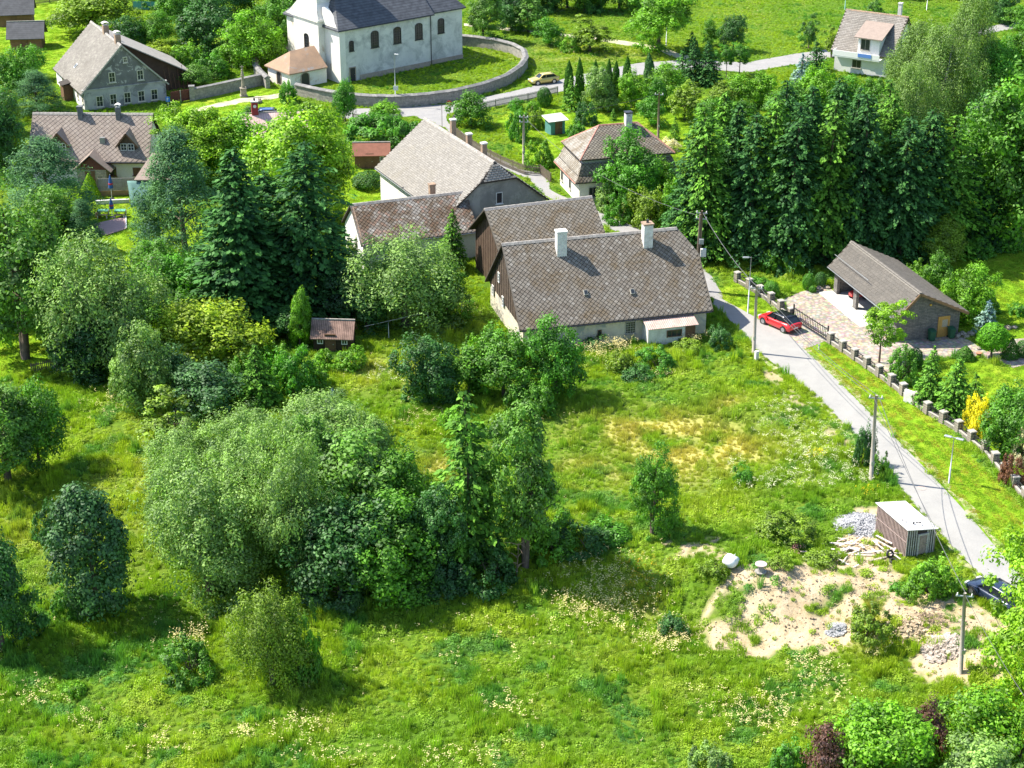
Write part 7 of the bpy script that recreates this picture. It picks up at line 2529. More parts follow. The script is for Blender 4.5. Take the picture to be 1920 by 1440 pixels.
# ---------------------------------------------------------------- trees, shrubs, hedges
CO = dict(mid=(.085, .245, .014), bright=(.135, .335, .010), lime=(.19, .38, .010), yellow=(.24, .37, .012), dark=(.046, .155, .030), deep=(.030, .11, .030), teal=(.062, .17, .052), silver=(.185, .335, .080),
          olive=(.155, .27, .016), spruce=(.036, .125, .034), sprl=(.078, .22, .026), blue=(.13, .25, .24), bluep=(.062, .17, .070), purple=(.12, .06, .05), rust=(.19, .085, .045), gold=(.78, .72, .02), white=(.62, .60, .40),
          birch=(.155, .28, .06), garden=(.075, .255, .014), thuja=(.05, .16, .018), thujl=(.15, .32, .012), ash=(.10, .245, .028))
TREES = [
 # left edge
 ('airy', 48, 672, 318, 175, 'ash', 'ash_tree', 'tall airy ash with double trunk at the left edge above the meadow'),
 ('pine', 95, 420, 248, 150, 'bluep', 'pine_tree', 'dense blue green pine in front of the dormer cottage'),
 ('column', 27, 300, 222, 20, 'thujl', 'thuja', 'yellow green columnar thuja left of the dormer cottage, left of a pair'),
 ('column', 43, 300, 217, 18, 'thujl', 'thuja', 'yellow green columnar thuja left of the dormer cottage, right of a pair'),
 ('broad', 8, 330, 165, 90, 'dark', 'broadleaf_tree', 'dark leafy tree at the left edge level with the dormer cottage'),
 ('pine', 72, 222, 125, 85, 'bluep', 'pine_tree', 'blue green pine beside the white side of the weathered house'),
 ('broad', 30, 205, 85, 90, 'mid', 'broadleaf_tree', 'mid green tree between the log cabins and the weathered house'),
 ('broad', 62, 150, 82, 50, 'garden', 'small_tree', 'small leafy tree at the corner of the weathered house roof'),
 ('broad', 2, 250, 140, 70, 'olive', 'broadleaf_tree', 'olive green tree at the left edge below the log cabins'),
 ('willow', 208, 690, 425, 215, 'silver', 'willow_tree', 'large pale willow below the pinkish deck'),
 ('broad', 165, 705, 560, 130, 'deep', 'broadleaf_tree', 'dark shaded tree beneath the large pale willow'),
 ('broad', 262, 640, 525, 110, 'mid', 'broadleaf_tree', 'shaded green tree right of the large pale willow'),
 ('broad', 60, 560, 440, 130, 'mid', 'broadleaf_tree', 'mid green tree behind the double trunked ash'),
 ('broad', -20, 600, 470, 120, 'dark', 'broadleaf_tree', 'dark tree cut by the left edge beside the double trunked ash'),
 ('airy', 15, 902, 690, 150, 'ash', 'ash_tree', 'slim ash at the left edge above the meadow shadow'),
 ('broad', 75, 880, 720, 95, 'mid', 'broadleaf_tree', 'full green tree just right of the slim left edge ash'),
 # bright walnut pair, pine and spruces behind the cottage
 ('broad', 372, 350, 192, 140, 'lime', 'walnut_tree', 'bright lime green tree right of the dormer cottage roof'),
 ('broad', 438, 340, 198, 120, 'bright', 'walnut_tree', 'bright green tree just left of the red chimney'),
 ('broad', 568, 420, 182, 185, 'lime', 'walnut_tree', 'great bright green tree between red chimney and churchyard wall'),
 ('broad', 470, 232, 195, 38, 'teal', 'shrub', 'bluish shrub beside the blue car'),
 ('pine', 352, 505, 232, 160, 'bluep', 'pine_tree', 'big blue green pine with bare trunk foot right of the deck'),
 ('pine', 300, 480, 335, 90, 'teal', 'pine_tree', 'lower blue green pine leaning over the deck lawn'),
 ('spruce', 455, 610, 262, 215, 'spruce', 'spruce_tree', 'tall dark spruce behind the overgrown garden, left of a pair'),
 ('spruce', 575, 590, 250, 205, 'spruce', 'spruce_tree', 'tall dark spruce behind the garden hut, right of a pair'),
 ('spruce', 518, 575, 310, 170, 'spruce', 'spruce_tree', 'shorter dark spruce squeezed between the tall spruce pair'),
 ('spruce', 628, 575, 400, 70, 'spruce', 'spruce_tree', 'dark spruce beside the white barn gable'),
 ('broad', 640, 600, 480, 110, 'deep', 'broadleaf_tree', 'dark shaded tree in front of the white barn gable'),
 ('bush', 655, 520, 440, 50, 'olive', 'shrub', 'olive shrub against the white barn gable'),
 ('willow', 760, 612, 425, 210, 'silver', 'willow_tree', 'broad pale willow in front of the low mossy barn'),
 ('spruce', 848, 505, 385, 70, 'sprl', 'spruce_tree', 'young spruce pointing up between low barn and wooden barn'),
 ('spruce', 768, 480, 402, 60, 'sprl', 'spruce_tree', 'young spruce tip above the pale willow before the mossy roof'),
 ('spruce', 720, 490, 425, 45, 'sprl', 'spruce_tree', 'small spruce tip left of the other two before the mossy roof'),
 # overgrown garden
 ('broad', 402, 690, 560, 165, 'yellow', 'maple_tree', 'bright yellow green maple among darker trees'),
 ('conical', 562, 650, 538, 42, 'bright', 'young_tree', 'slim bright young tree left of the garden hut'),
 ('spruce', 499, 665, 592, 42, 'thujl', 'young_spruce', 'small yellow green conifer left of the slim young tree'),
 ('broad', 268, 765, 605, 105, 'silver', 'willow_tree', 'greyish green tree left of the yellow green maple'),
 ('broad', 330, 740, 640, 85, 'teal', 'broadleaf_tree', 'bluish green tree between greyish tree and dark round tree'),
 ('broad', 392, 775, 668, 125, 'teal', 'broadleaf_tree', 'dark round glossy tree below the yellow green maple'),
 ('spruce', 487, 765, 640, 95, 'sprl', 'spruce_tree', 'bushy spruce in the overgrown garden below the small conifer'),
 ('bush', 555, 745, 645, 100, 'garden', 'shrub', 'rounded green shrub below the garden hut'),
 ('bush', 606, 690, 650, 60, 'bright', 'shrub', 'bright shrub at the door of the garden hut'),
 ('bush', 655, 690, 648, 70, 'bright', 'shrub', 'bright low shrub right of the garden hut door'),
 ('airy', 325, 868, 728, 120, 'olive', 'birch_sapling', 'yellowish feathery tree beside the silvery willows'),
 ('spruce', 625, 770, 722, 30, 'blue', 'blue_spruce', 'slim blue spruce tip poking out of the willows'),
 ('broad', 812, 755, 622, 110, 'dark', 'elder_bush', 'dark round elder in the middle of the sunny garden strip'),
 ('broad', 880, 740, 640, 90, 'mid', 'broadleaf_tree', 'green bush mass left of the farmhouse corner'),
 ('broad', 945, 745, 615, 110, 'mid', 'broadleaf_tree', 'leafy tree before the boarded farmhouse gable'),
 ('broad', 1042, 742, 585, 95, 'garden', 'broadleaf_tree', 'tall green tree at the front corner of the farmhouse'),
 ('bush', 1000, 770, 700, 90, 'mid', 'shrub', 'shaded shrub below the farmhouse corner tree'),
 ('bush', 905, 690, 620, 70, 'bright', 'shrub', 'sunlit shrub behind the bush mass near the farmhouse'),
 ('bush', 1115, 655, 625, 55, 'dark', 'shrub', 'dark shrub against the farmhouse front wall'),
 ('bush', 1160, 690, 655, 60, 'olive', 'shrub', 'flowering weeds before the farmhouse window'),
 ('bush', 1232, 690, 648, 85, 'garden', 'shrub', 'wide green shrub below the pink porch roof'),
 ('bush', 1192, 712, 682, 60, 'dark', 'shrub', 'dark shrub below the flowering weeds'),
 ('bush', 1350, 648, 608, 58, 'dark', 'shrub', 'round dark shrub where the lane bends at the farmhouse'),
 ('bush', 1290, 655, 632, 60, 'olive', 'shrub', 'low olive weeds right of the pink porch'),
 ('broad', 300, 560, 440, 110, 'mid', 'broadleaf_tree', 'green tree under the big blue green pine'),
 ('broad', 345, 600, 470, 110, 'garden', 'broadleaf_tree', 'leafy tree between the willow below the deck and the tall spruces'),
 ('broad', 420, 600, 490, 100, 'ash', 'broadleaf_tree', 'greyish green tree at the foot of the left tall spruce'),
 ('broad', 350, 640, 540, 90, 'mid', 'broadleaf_tree', 'green tree behind the yellow green maple'),
 ('bush', 450, 735, 660, 80, 'mid', 'shrub', 'green shrub left of the bushy spruce'),
 ('bush', 520, 700, 640, 70, 'bright', 'shrub', 'bright shrub between small conifer and slim young tree'),
 ('bush', 590, 730, 680, 70, 'bright', 'shrub', 'bright shrub below the garden hut on the right'),
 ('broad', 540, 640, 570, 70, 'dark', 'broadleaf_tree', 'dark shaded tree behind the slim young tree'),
 ('broad', 690, 620, 520, 90, 'dark', 'broadleaf_tree', 'dark tree at the left side of the broad pale willow'),
 ('broad', 840, 605, 500, 80, 'mid', 'broadleaf_tree', 'green tree at the right side of the broad pale willow'),
 ('broad', 130, 620, 480, 120, 'mid', 'broadleaf_tree', 'green tree between double trunked ash and the pale willow'),
 ('broad', 100, 470, 350, 110, 'ash', 'broadleaf_tree', 'green tree below the pine in front of the dormer cottage'),
 ('pine', 160, 470, 370, 60, 'bluep', 'pine_tree', 'small pine left of the garden tables'),
 ('cone', 170, 372, 322, 34, 'thujl', 'clipped_shrub', 'bright conical thuja left of the closed parasol'),
 ('willow', 520, 960, 770, 130, 'silver', 'willow_tree', 'silvery willow filling the heart of the willow group'),
 ('willow', 330, 1020, 840, 120, 'silver', 'willow_tree', 'silvery willow at the left rim of the willow group'),
 ('broad', 590, 960, 770, 120, 'ash', 'broadleaf_tree', 'green tree behind the narrow silvery willow'),
 ('broad', 700, 900, 770, 90, 'silver', 'willow_tree', 'pale tree at the back right of the willow group'),
 ('bush', 250, 720, 670, 60, 'garden', 'shrub', 'green shrub at the left rim of the overgrown garden'),
 # silver willows, centre left
 ('willow', 350, 930, 790, 130, 'silver', 'willow_tree', 'silvery willow beside the yellowish feathery tree'),
 ('willow', 445, 920, 755, 150, 'silver', 'willow_tree', 'silvery willow at the back of the willow group, left of two'),
 ('willow', 600, 880, 725, 190, 'silver', 'willow_tree', 'wide olive willow at the back of the willow group'),
 ('willow', 395, 1110, 860, 210, 'silver', 'willow_tree', 'big silvery willow at the left front of the willow group'),
 ('willow', 480, 1030, 800, 170, 'silver', 'willow_tree', 'tall silvery willow in the middle of the willow group'),
 ('willow', 560, 1090, 810, 150, 'silver', 'willow_tree', 'narrow silvery willow at the centre front of the willow group'),
 ('broad', 665, 1000, 785, 200, 'ash', 'broadleaf_tree', 'wide green tree right of the silvery willows'),
 ('broad', 755, 1000, 835, 100, 'mid', 'broadleaf_tree', 'green tree standing against the small sunny clearing'),
 ('broad', 640, 1110, 930, 170, 'dark', 'elder_bush', 'dark elder at the front of the tree group below the willows'),
 ('broad', 735, 1115, 930, 160, 'mid', 'broadleaf_tree', 'green tree at the front of the tree group beside the dead stems'),
 ('bush', 640, 1125, 1045, 120, 'teal', 'shrub', 'bluish shrub at the front foot of the dark elder'),
 ('bush', 760, 1125, 1060, 110, 'mid', 'shrub', 'green shrub at the front corner of the tree group'),
 ('broad', 815, 1080, 900, 110, 'dark', 'broadleaf_tree', 'dark tree at the foot of the thin spruce'),
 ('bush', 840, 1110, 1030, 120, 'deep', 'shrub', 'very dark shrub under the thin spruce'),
 ('bush', 920, 1090, 1010, 120, 'dark', 'shrub', 'dark shrub between thin spruce and twin stemmed ash'),
 ('thin_spruce', 882, 1055, 722, 150, 'sprl', 'spruce_tree', 'thin gappy spruce in the middle of the picture'),
 ('airy', 985, 1065, 752, 135, 'ash', 'ash_tree', 'airy twin stemmed ash right of the thin spruce'),
 ('bush', 1040, 1040, 960, 110, 'mid', 'shrub', 'green shrub right of the twin stemmed ash foot'),
 ('bush', 1100, 1030, 975, 110, 'dark', 'shrub', 'low dark shrub along the edge of the plot'),
 ('bush', 1150, 1010, 970, 80, 'garden', 'shrub', 'leafy low shrub left of the lone young tree'),
 ('airy', 1222, 1005, 822, 72, 'mid', 'young_tree', 'lone narrow young tree in the meadow plot'),
 ('bush', 845, 800, 760, 50, 'bright', 'shrub', 'bright weeds at the edge of the small clearing'),
 ('bush', 1395, 905, 868, 45, 'garden', 'shrub', 'small dark green shrub in the dry grass'),
 ('bush', 1250, 985, 950, 60, 'bright', 'shrub', 'bright low shrub right of the lone young tree'),
 # lower left
 ('conical', 187, 1150, 895, 155, 'teal', 'broadleaf_tree', 'conical dark blue green tree alone in the left meadow'),
 ('broad', 5, 1215, 955, 140, 'dark', 'broadleaf_tree', 'dark tree cut by the left edge casting a wide shadow'),
 ('bush', 92, 1012, 940, 65, 'dark', 'shrub', 'small dark shrub above the conical tree'),
 ('bush', 145, 1155, 1085, 80, 'garden', 'shrub', 'green shrub at the left foot of the conical tree'),
 ('willow', 512, 1285, 1090, 140, 'olive', 'feathery_bush', 'feathery olive bush standing out in the lower meadow'),
 ('bush', 560, 1270, 1120, 80, 'mid', 'shrub', 'darker bush behind the feathery olive bush'),
 ('bush', 358, 1262, 1190, 105, 'mid', 'flowering_shrub', 'low dark shrub topped with cream flowers in the lower meadow'),
 ('bush', 140, 1300, 1270, 50, 'bright', 'shrub', 'bright low shrub at the rim of the wide shadow'),
 # around the church and top left
 ('broad', 185, 66, -35, 140, 'olive', 'broadleaf_tree', 'big olive tree behind the ridge of the weathered house'),
 ('broad', 245, 88, 25, 60, 'dark', 'broadleaf_tree', 'dark bushy tree behind the weathered house chimneys'),
 ('broad', 290, 85, 15, 65, 'mid', 'broadleaf_tree', 'green tree right of the weathered house chimneys'),
 ('broad', 300, 122, 72, 78, 'yellow', 'golden_shrub', 'golden yellow shrub behind the weathered house lean-to'),
 ('broad', 390, 100, -20, 110, 'dark', 'broadleaf_tree', 'dark tall tree in the wood left of the church'),
 ('broad', 340, 60, -30, 80, 'mid', 'broadleaf_tree', 'green tree at the top edge left of the dark tall tree'),
 ('broad', 480, 128, 12, 105, 'bright', 'broadleaf_tree', 'broad bright tree directly left of the church'),
 ('broad', 525, 100, -20, 80, 'mid', 'broadleaf_tree', 'tree half hidden behind the church tower'),
 ('bush', 345, 125, 75, 70, 'bright', 'shrub', 'bright shrub in the wild garden behind the lean-to'),
 ('bush', 400, 145, 90, 90, 'garden', 'shrub', 'green shrub in the wild garden behind the straight wall'),
 ('broad', 366, 163, 115, 62, 'ash', 'fruit_tree', 'small fruit tree behind the straight stone wall'),
 ('bush', 430, 120, 80, 60, 'bright', 'shrub', 'bright shrub below the broad bright church tree'),
 ('bush', 542, 192, 148, 42, 'garden', 'shrub', 'round shrub beside the church porch'),
 ('broad', 648, 232, 148, 42, 'garden', 'small_tree', 'narrow leafy tree before the churchyard wall'),
 ('bush', 722, 215, 186, 60, 'bright', 'shrub', 'bright shrub above the spreading trees by the road'),
 ('umbrella', 700, 282, 203, 125, 'garden', 'spreading_tree', 'low spreading umbrella shaped tree by the village road, left of two'),
 ('umbrella', 757, 292, 215, 85, 'garden', 'spreading_tree', 'low spreading tree touching the grey house roof, right of two'),
 ('ball', 690, 352, 318, 58, 'thuja', 'hedge_shrub', 'dark clipped hedge before the little garden house'),
 ('bush', 800, 378, 352, 20, 'bright', 'shrub', 'small shrub beside the grey house annex'),
 ('broad', 883, 236, 163, 72, 'mid', 'fruit_tree', 'leafy tree at the road junction behind the grey fence'),
 ('airy', 905, 80, -35, 72, 'ash', 'birch_tree', 'tall slender tree right of the church at the top edge'),
 ('ball', 1021, 200, 160, 28, 'thuja', 'thuja', 'dark clipped round thuja by the village road'),
 ('airy', 990, 62, -20, 60, 'ash', 'young_tree', 'slim pale tree at the top edge near the dirt track'),
 ('broad', 960, 58, -30, 60, 'dark', 'broadleaf_tree', 'dark tree at the top edge right of the slender tree'),
 ('broad', 1030, 84, 28, 50, 'garden', 'small_tree', 'small green tree below the dirt track'),
 ('airy', 1105, 96, 25, 72, 'olive', 'broadleaf_tree', 'pale olive tree growing over the dirt track'),
 ('bush', 1075, 97, 60, 45, 'bright', 'shrub', 'bright shrub left of the pale olive track tree'),
 ('broad', 1234, 98, -45, 105, 'bright', 'broadleaf_tree', 'tall spreading tree with clear trunk beside the dirt track'),
 # orchard garden
 ('column', 1066, 195, 112, 17, 'thuja', 'thuja', 'dark slim thuja in the road hedge, leftmost'),
 ('column', 1087, 192, 107, 17, 'thuja', 'thuja', 'dark slim thuja in the road hedge, second from the left'),
 ('column', 1114, 188, 110, 16, 'thuja', 'thuja', 'dark slim thuja in the road hedge, third from the left'),
 ('column', 1139, 186, 108, 17, 'thuja', 'thuja', 'dark slim thuja in the road hedge, fourth from the left'),
 ('column', 1153, 183, 112, 15, 'thuja', 'thuja', 'dark slim thuja in the road hedge, fifth from the left'),
 ('column', 1174, 178, 104, 19, 'thuja', 'thuja', 'dark slim thuja in the road hedge, sixth from the left'),
 ('column', 1218, 172, 97, 20, 'teal', 'thuja', 'bluish thuja in the road hedge, rightmost'),
 ('spruce', 1072, 206, 140, 44, 'sprl', 'spruce_tree', 'small spruce in the garden below the road hedge'),
 ('broad', 1122, 205, 118, 58, 'silver', 'fruit_tree', 'greyish fruit tree before the road hedge'),
 ('broad', 1184, 202, 126, 56, 'bright', 'fruit_tree', 'bright round orchard tree before the road hedge'),
 ('broad', 1250, 188, 114, 66, 'bright', 'fruit_tree', 'bright orchard tree left of the dark spruces'),
 ('airy', 1283, 225, 146, 66, 'olive', 'fruit_tree', 'gnarled orchard tree with leaning trunk'),
 ('broad', 1230, 205, 140, 40, 'garden', 'fruit_tree', 'small orchard tree behind the timber pole'),
 ('broad', 1222, 236, 178, 50, 'garden', 'fruit_tree', 'low orchard tree left of the timber pole'),
 ('bush', 1095, 232, 185, 46, 'dark', 'shrub', 'dark shrub in the garden right of the teal shed'),
 ('broad', 1140, 210, 168, 40, 'silver', 'shrub', 'greyish shrub below the road hedge'),
 ('spruce', 1150, 226, 200, 18, 'sprl', 'young_spruce', 'tiny conifer on the orchard lawn'),
 ('spruce', 1265, 262, 214, 26, 'sprl', 'young_spruce', 'small conifer on the orchard lawn right of the timber pole'),
 ('bush', 1255, 282, 255, 40, 'white', 'flowering_shrub', 'whitish shrub at the corner of the hipped house roof'),
 ('spruce', 1300, 158, 62, 50, 'spruce', 'spruce_tree', 'dark spruce before the village road, left of a group of three'),
 ('spruce', 1328, 160, 72, 60, 'spruce', 'spruce_tree', 'dark spruce before the village road, middle of a group of three'),
 ('spruce', 1278, 152, 84, 45, 'dark', 'spruce_tree', 'dark short spruce left of the group of three'),
 ('spruce', 1296, 100, 55, 36, 'spruce', 'spruce_tree', 'dark conifer above the village road behind the group'),
 ('broad', 1375, 95, 24, 45, 'dark', 'broadleaf_tree', 'dark rounded conifer above the village road'),
 ('broad', 1334, 85, 34, 32, 'mid', 'small_tree', 'small dark tree at the edge of the upper meadow'),
 ('layered', 1362, 145, 82, 40, 'garden', 'sumac_tree', 'small flat crowned tree beside the road, left of two'),
 ('layered', 1386, 142, 80, 52, 'garden', 'sumac_tree', 'small flat crowned tree beside the road, right of two'),
 ('broad', 1352, 208, 150, 62, 'olive', 'fruit_tree', 'olive orchard tree right of the gnarled tree'),
 ('broad', 1390, 200, 136, 66, 'bright', 'fruit_tree', 'bright orchard tree below the flat crowned pair'),
 ('broad', 1430, 196, 130, 60, 'bright', 'fruit_tree', 'bright orchard tree at the bend of the village road'),
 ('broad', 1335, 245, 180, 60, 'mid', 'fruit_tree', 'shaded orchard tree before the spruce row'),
 ('broad', 1390, 250, 180, 70, 'mid', 'fruit_tree', 'green tree at the upper end of the spruce row'),
 ('bush', 970, 262, 195, 50, 'garden', 'shrub', 'tall shrub in the garden left of the teal shed'),
 ('bush', 1000, 240, 200, 46, 'olive', 'shrub', 'olive shrub behind the grey utility pole'),
 ('bush', 1015, 312, 258, 56, 'bright', 'shrub', 'bright shrub between fence pole and hipped house'),
 ('bush', 965, 205, 180, 30, 'garden', 'shrub', 'small shrub inside the grey road fence'),
 ('bush', 1078, 262, 225, 44, 'garden', 'shrub', 'green shrub right of the teal shed'),
 ('bush', 1000, 210, 185, 30, 'bright', 'shrub', 'bright small shrub left of the round thuja'),
 ('broad', 990, 392, 345, 56, 'ash', 'small_tree', 'small leafy tree before the dark grey gable'),
 # by the hipped house
 ('broad', 1186, 392, 238, 108, 'garden', 'broadleaf_tree', 'full green tree covering the front of the hipped house'),
 ('bush', 1138, 392, 335, 60, 'silver', 'flowering_shrub', 'pale flowering shrub at the front of the hipped house'),
 ('bush', 1165, 415, 360, 60, 'garden', 'shrub', 'green shrub right of the wooden barn ridge'),
 ('bush', 1215, 425, 345, 80, 'olive', 'shrub', 'olive shrub behind the farmhouse ridge'),
 ('bush', 1262, 420, 320, 80, 'bright', 'shrub', 'bright shrub behind the second farmhouse chimney'),
 ('broad', 1240, 375, 290, 60, 'bright', 'broadleaf_tree', 'bright tree between hipped house and spruce row'),
 # top right
 ('airy', 1516, 92, 20, 36, 'sprl', 'small_tree', 'small round tree alone in the upper meadow'),
 ('airy', 1639, 66, -5, 38, 'sprl', 'small_tree', 'small tree behind the white villa ridge'),
 ('spruce', 1502, 155, 92, 52, 'blue', 'blue_spruce', 'blue spruce left of the white villa'),
 ('spruce', 1530, 132, 70, 50, 'spruce', 'spruce_tree', 'dark conifer between blue spruce and white villa'),
 ('airy', 1558, 108, 45, 32, 'olive', 'small_tree', 'thin yellowish tree above the white villa eaves'),
 ('broad', 1525, 235, 120, 92, 'bright', 'broadleaf_tree', 'bright round tree below the blue spruce'),
 ('birch', 1700, 200, 32, 125, 'birch', 'weeping_birch', 'weeping birch right of the white villa, left of three'),
 ('birch', 1760, 225, 35, 150, 'birch', 'weeping_birch', 'great weeping birch, middle of three'),
 ('birch', 1800, 190, -20, 110, 'birch', 'weeping_birch', 'tall weeping birch, right of three'),
 ('broad', 1845, 190, 70, 90, 'garden', 'broadleaf_tree', 'dark green tree right of the weeping birches'),
 ('broad', 1905, 150, 40, 90, 'mid', 'broadleaf_tree', 'green tree at the right edge below the village road'),
 ('broad', 1878, 45, -25, 50, 'dark', 'small_tree', 'dark conical tree beside the road at the top right'),
 ('broad', 1915, 55, 5, 60, 'mid', 'small_tree', 'green tree in the top right corner'),
 ('broad', 1905, 460, 118, 200, 'mid', 'broadleaf_tree', 'huge bright green tree at the right edge above the garage lawn'),
 ('broad', 1845, 360, 175, 120, 'dark', 'broadleaf_tree', 'dark tree between weeping birches and the huge bright tree'),
 ('broad', 1480, 240, 150, 85, 'mid', 'broadleaf_tree', 'green tree behind the spruce row below the road bend'),
 ('broad', 1572, 225, 135, 80, 'garden', 'broadleaf_tree', 'green tree hiding the foot of the white villa, left of two'),
 ('broad', 1632, 232, 140, 80, 'mid', 'broadleaf_tree', 'green tree hiding the foot of the white villa, right of two'),
 ('birch', 1700, 265, 110, 110, 'birch', 'weeping_birch', 'lower weeping birch in front of the other three'),
 # garage garden
 ('broad', 1762, 500, 402, 78, 'olive', 'small_tree', 'olive tree behind the garage roof'),
 ('bush', 1832, 480, 435, 55, 'garden', 'shrub', 'rounded shrub at the back of the garage lawn, left of two'),
 ('bush', 1890, 470, 425, 60, 'garden', 'shrub', 'rounded shrub at the back of the garage lawn, right of two'),
 ('bush', 1718, 530, 482, 60, 'bright', 'shrub', 'bright shrub directly behind the garage eaves'),
 ('broad', 1757, 555, 465, 55, 'mid', 'small_tree', 'dense dark shrub tree right of the garage ridge'),
 ('broad', 1808, 600, 488, 90, 'bright', 'small_tree', 'broad bright shrub tree right of the garage'),
 ('bush', 1850, 585, 540, 60, 'mid', 'shrub', 'green shrub behind the blue spruce near the garage'),
 ('spruce', 1849, 625, 553, 58, 'blue', 'blue_spruce', 'silver blue spruce by the garage corner'),
 ('standard', 1858, 670, 601, 54, 'garden', 'globe_tree', 'clipped globe tree on a stem by the garage path'),
 ('cone', 1808, 673, 645, 38, 'thuja', 'clipped_shrub', 'low clipped cone beside the garage path'),
 ('cone', 1893, 671, 630, 36, 'thuja', 'clipped_shrub', 'clipped pyramid at the right edge behind the globe tree'),
 ('ball', 1918, 668, 635, 30, 'thuja', 'clipped_shrub', 'clipped ball cut by the right edge'),
 ('bush', 1912, 590, 560, 40, 'garden', 'shrub', 'rose shrub at the right edge of the garage lawn'),
 ('ball', 1446, 556, 524, 30, 'garden', 'clipped_shrub', 'clipped round shrub behind the iron fence'),
 ('ball', 1515, 543, 511, 22, 'garden', 'clipped_shrub', 'clipped egg shaped shrub left of the garage front'),
 ('ball', 1538, 537, 508, 24, 'dark', 'clipped_shrub', 'dark clipped shrub against the garage front corner'),
 ('ball', 1524, 548, 534, 14, 'garden', 'clipped_shrub', 'smallest clipped ball before the garage front'),
 ('bush', 1424, 538, 515, 45, 'garden', 'shrub', 'low spreading shrub at the upper end of the iron fence'),
 ('bush', 1450, 508, 466, 46, 'bright', 'shrub', 'pale leafy shrub at the foot of the spruces, left of two'),
 ('bush', 1484, 512, 470, 42, 'bright', 'shrub', 'pale leafy shrub at the foot of the spruces, right of two'),
 ('layered', 1648, 680, 563, 110, 'lime', 'locust_tree', 'light lime green locust tree in front of the garage'),
 ('bush', 1692, 712, 642, 64, 'mid', 'shrub', 'dense green shrub behind the iron fence before the garage'),
 ('ball', 1716, 690, 650, 28, 'thuja', 'clipped_shrub', 'clipped dome behind the dense fence shrub'),
 ('spruce', 1738, 760, 640, 74, 'sprl', 'yew_tree', 'bushy yew behind the fence, left of a pair'),
 ('spruce', 1785, 780, 660, 86, 'sprl', 'yew_tree', 'larger bushy yew behind the fence, right of a pair'),
 ('spruce', 1826, 760, 695, 50, 'sprl', 'yew_tree', 'low yew right of the larger bushy yew'),
 ('bush', 1832, 815, 735, 50, 'gold', 'golden_shrub', 'bright yellow flowering broom behind the fence'),
 ('broad', 1885, 850, 720, 100, 'mid', 'juniper', 'large feathery juniper right of the yellow broom'),
 ('bush', 1912, 862, 775, 60, 'white', 'flowering_shrub', 'white flowering shrub cut by the right edge'),
 ('bush', 1892, 905, 845, 52, 'rust', 'barberry', 'reddish brown barberry behind the fence pillars'),
 ('bush', 1617, 870, 792, 46, 'dark', 'shrub', 'dark shrub at the foot of the shrub pole by the lane'),
 ('bush', 1645, 888, 845, 40, 'mid', 'shrub', 'low shrub on the lane edge right of the shrub pole'),
 # building site and lower right
 ('bush', 1462, 1005, 955, 130, 'olive', 'bramble', 'wide bramble thicket above the soil bank'),
 ('bush', 1738, 1110, 1040, 105, 'bright', 'shrub', 'bright bushy shrub in front of the boarded shed'),
 ('bush', 1690, 1112, 1085, 45, 'garden', 'shrub', 'small shrub on the soil bank left of the bright shrub'),
 ('bush', 1625, 1185, 1125, 90, 'olive', 'tall_grass_clump', 'mound of tall olive grass on the soil bank'),
 ('bush', 1260, 1185, 1150, 60, 'dark', 'shrub', 'dark weeds among the cream flowers'),
 ('bush', 1340, 1075, 1040, 60, 'olive', 'shrub', 'olive weeds left of the white sack'),
 ('bush', 1540, 1055, 1030, 70, 'olive', 'shrub', 'olive weeds below the pale planks'),
 ('bush', 1460, 1060, 1038, 50, 'olive', 'shrub', 'olive weeds right of the cable spool'),
 ('broad', 1945, 1310, 1005, 190, 'lime', 'broadleaf_tree', 'yellow green tree at the right edge covering the dark car'),
 ('broad', 1650, 1475, 1312, 175, 'bright', 'shrub', 'bright green shrub at the bottom right, largest of the group'),
 ('broad', 1552, 1490, 1355, 85, 'purple', 'purple_shrub', 'dark purple shrub at the bottom edge left of the bright shrub'),
 ('broad', 1735, 1440, 1305, 66, 'purple', 'purple_shrub', 'brownish purple shrub between the bright green shrubs'),
 ('broad', 1825, 1430, 1288, 145, 'bright', 'shrub', 'bright green shrub right of the brownish purple shrub'),
 ('broad', 1822, 1520, 1370, 165, 'silver', 'shrub', 'greyish green shrub in the bottom right corner'),
 ('bush', 1690, 1500, 1395, 130, 'garden', 'shrub', 'green shrub at the bottom edge below the bright shrubs'),
 ('bush', 1470, 1465, 1385, 90, 'garden', 'shrub', 'green shrub at the bottom edge left of the purple shrub'),
 ('bush', 1340, 1450, 1395, 90, 'silver', 'shrub', 'pale green weeds at the bottom edge right of the centre'),
 ('airy', 1908, 1440, 1300, 70, 'bright', 'young_tree', 'slender bright young tree in the bottom right corner'),
]
WT = [ # spruce row behind the garage: foot x, foot y, top y, width
 (1292, 478, 212, 92), (1330, 480, 178, 96), (1368, 470, 188, 92), (1402, 488, 205, 100), (1438, 480, 165, 96), (1474, 492, 178, 104), (1508, 482, 150, 100), (1545, 490, 172, 104), (1580, 478, 152, 100), (1612, 490, 165, 104),
 (1648, 478, 168, 100), (1684, 490, 200, 104), (1722, 478, 190, 104), (1765, 476, 205, 110), (1808, 462, 260, 104), (1850, 458, 300, 100), (1345, 430, 160, 90), (1460, 430, 140, 90), (1560, 430, 132, 90), (1640, 430, 140, 90)]
ORD = ['first', 'second', 'third', 'fourth', 'fifth', 'sixth', 'seventh', 'eighth', 'ninth', 'tenth', 'eleventh', 'twelfth', 'thirteenth', 'fourteenth', 'fifteenth', 'sixteenth']
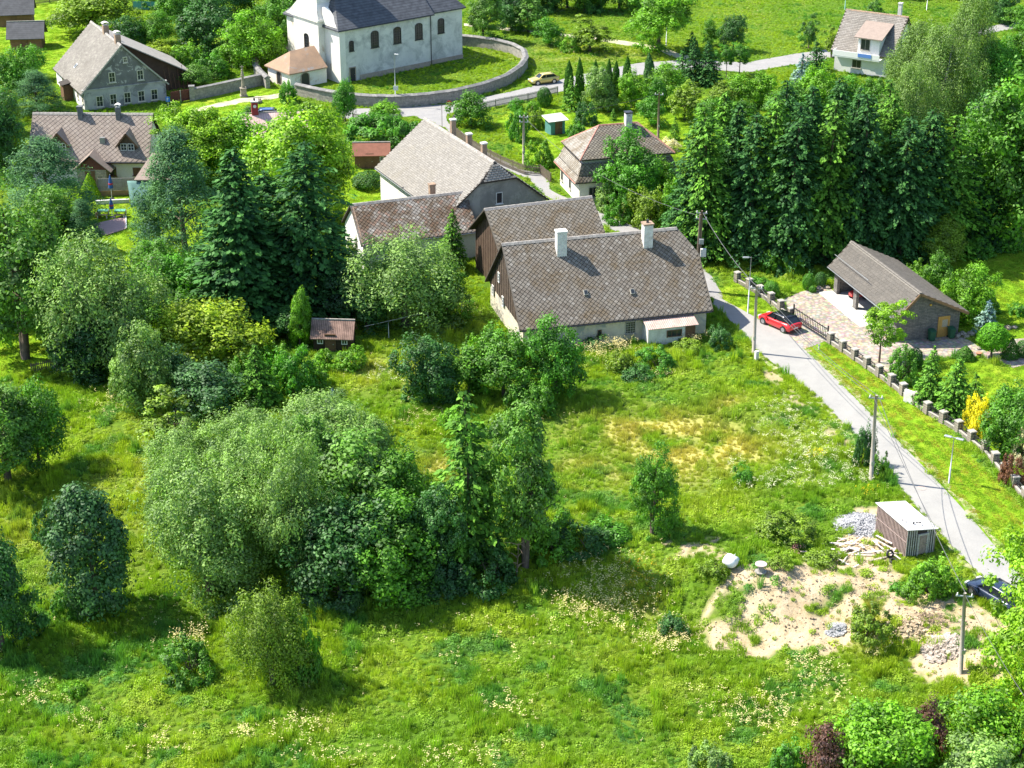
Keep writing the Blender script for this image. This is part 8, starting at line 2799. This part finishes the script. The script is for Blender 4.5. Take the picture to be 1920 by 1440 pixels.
for i, (x, y, t, w) in enumerate(WT):
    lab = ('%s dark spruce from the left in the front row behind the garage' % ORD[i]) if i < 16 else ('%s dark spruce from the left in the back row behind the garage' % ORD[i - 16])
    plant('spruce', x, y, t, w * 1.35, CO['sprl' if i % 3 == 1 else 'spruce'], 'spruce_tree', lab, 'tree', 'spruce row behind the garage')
NT = ('shrub', 'clipped', 'bush', 'bramble', 'barberry', 'juniper', 'clump')
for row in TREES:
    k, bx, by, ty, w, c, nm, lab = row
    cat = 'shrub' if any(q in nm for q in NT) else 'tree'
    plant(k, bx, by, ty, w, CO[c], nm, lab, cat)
# the wood along the top edge
k = 0
for i, x in enumerate(range(925, 1200, 34)):
    plant('broad', x + rnd.uniform(-8, 8), 22 + rnd.uniform(-8, 6), -75, 66, CO[('dark', 'deep', 'mid')[i % 3]], 'woodland_tree', '%s tree from the left in the dark wood along the top edge' % ORD[i], 'tree', 'wood along the top edge')
for i, x in enumerate((1660, 1700, 1745, 1790, 1835)):
    plant('broad', x, -8 + 3 * (i % 2), -60, 60, CO[('mid', 'dark')[i % 2]], 'woodland_tree', '%s tree from the left in the wood above the upper meadow' % ORD[i], 'tree', 'wood above the upper meadow')
for i, (x, y) in enumerate(((300, 10), (420, 30), (460, 20), (560, 20))):
    plant('broad', x, y, -80, 80, CO[('mid', 'dark', 'mid', 'dark')[i]], 'woodland_tree', '%s tree from the left in the wood behind the church' % ORD[i], 'tree', 'wood behind the church')
# dead stems at the front of the tree group
for i, (x, y, t, lab) in enumerate(((780, 1090, 985, 'bare pale dead stem at the front of the tree group'), (968, 1085, 1000, 'bare brown dead branches under the twin stemmed ash'))):
    g = ground(x, y)
    e = empty('dead_tree', g, 0, lab, 'dead tree')
    h = 4.0 if i == 0 else 3.2
    rg = random.Random(i + 3)
    MB().tube([(0, 0, -.2), (.1, 0, h * .5), (.2, .05, h)], [.07, .05, .015], 6).build('stem', M['pale_picket'] if i == 0 else M['bark'], e)
    for q in range(14):
        z = h * rg.uniform(.15, .95); a = rg.random() * 6.28; l = rg.uniform(.4, 1.2)
        p0 = Vector((.1, 0, z)); p1 = p0 + Vector((math.cos(a) * l, math.sin(a) * l, l * rg.uniform(-.1, .5)))
        MB().tube([p0, p0.lerp(p1, .5) + Z3 * .08, p1], [.03, .02, .006], 5).build('branch', M['pale_picket'] if i == 0 else M['brush'], e)

make_grass()
make_flowers()
make_clods()
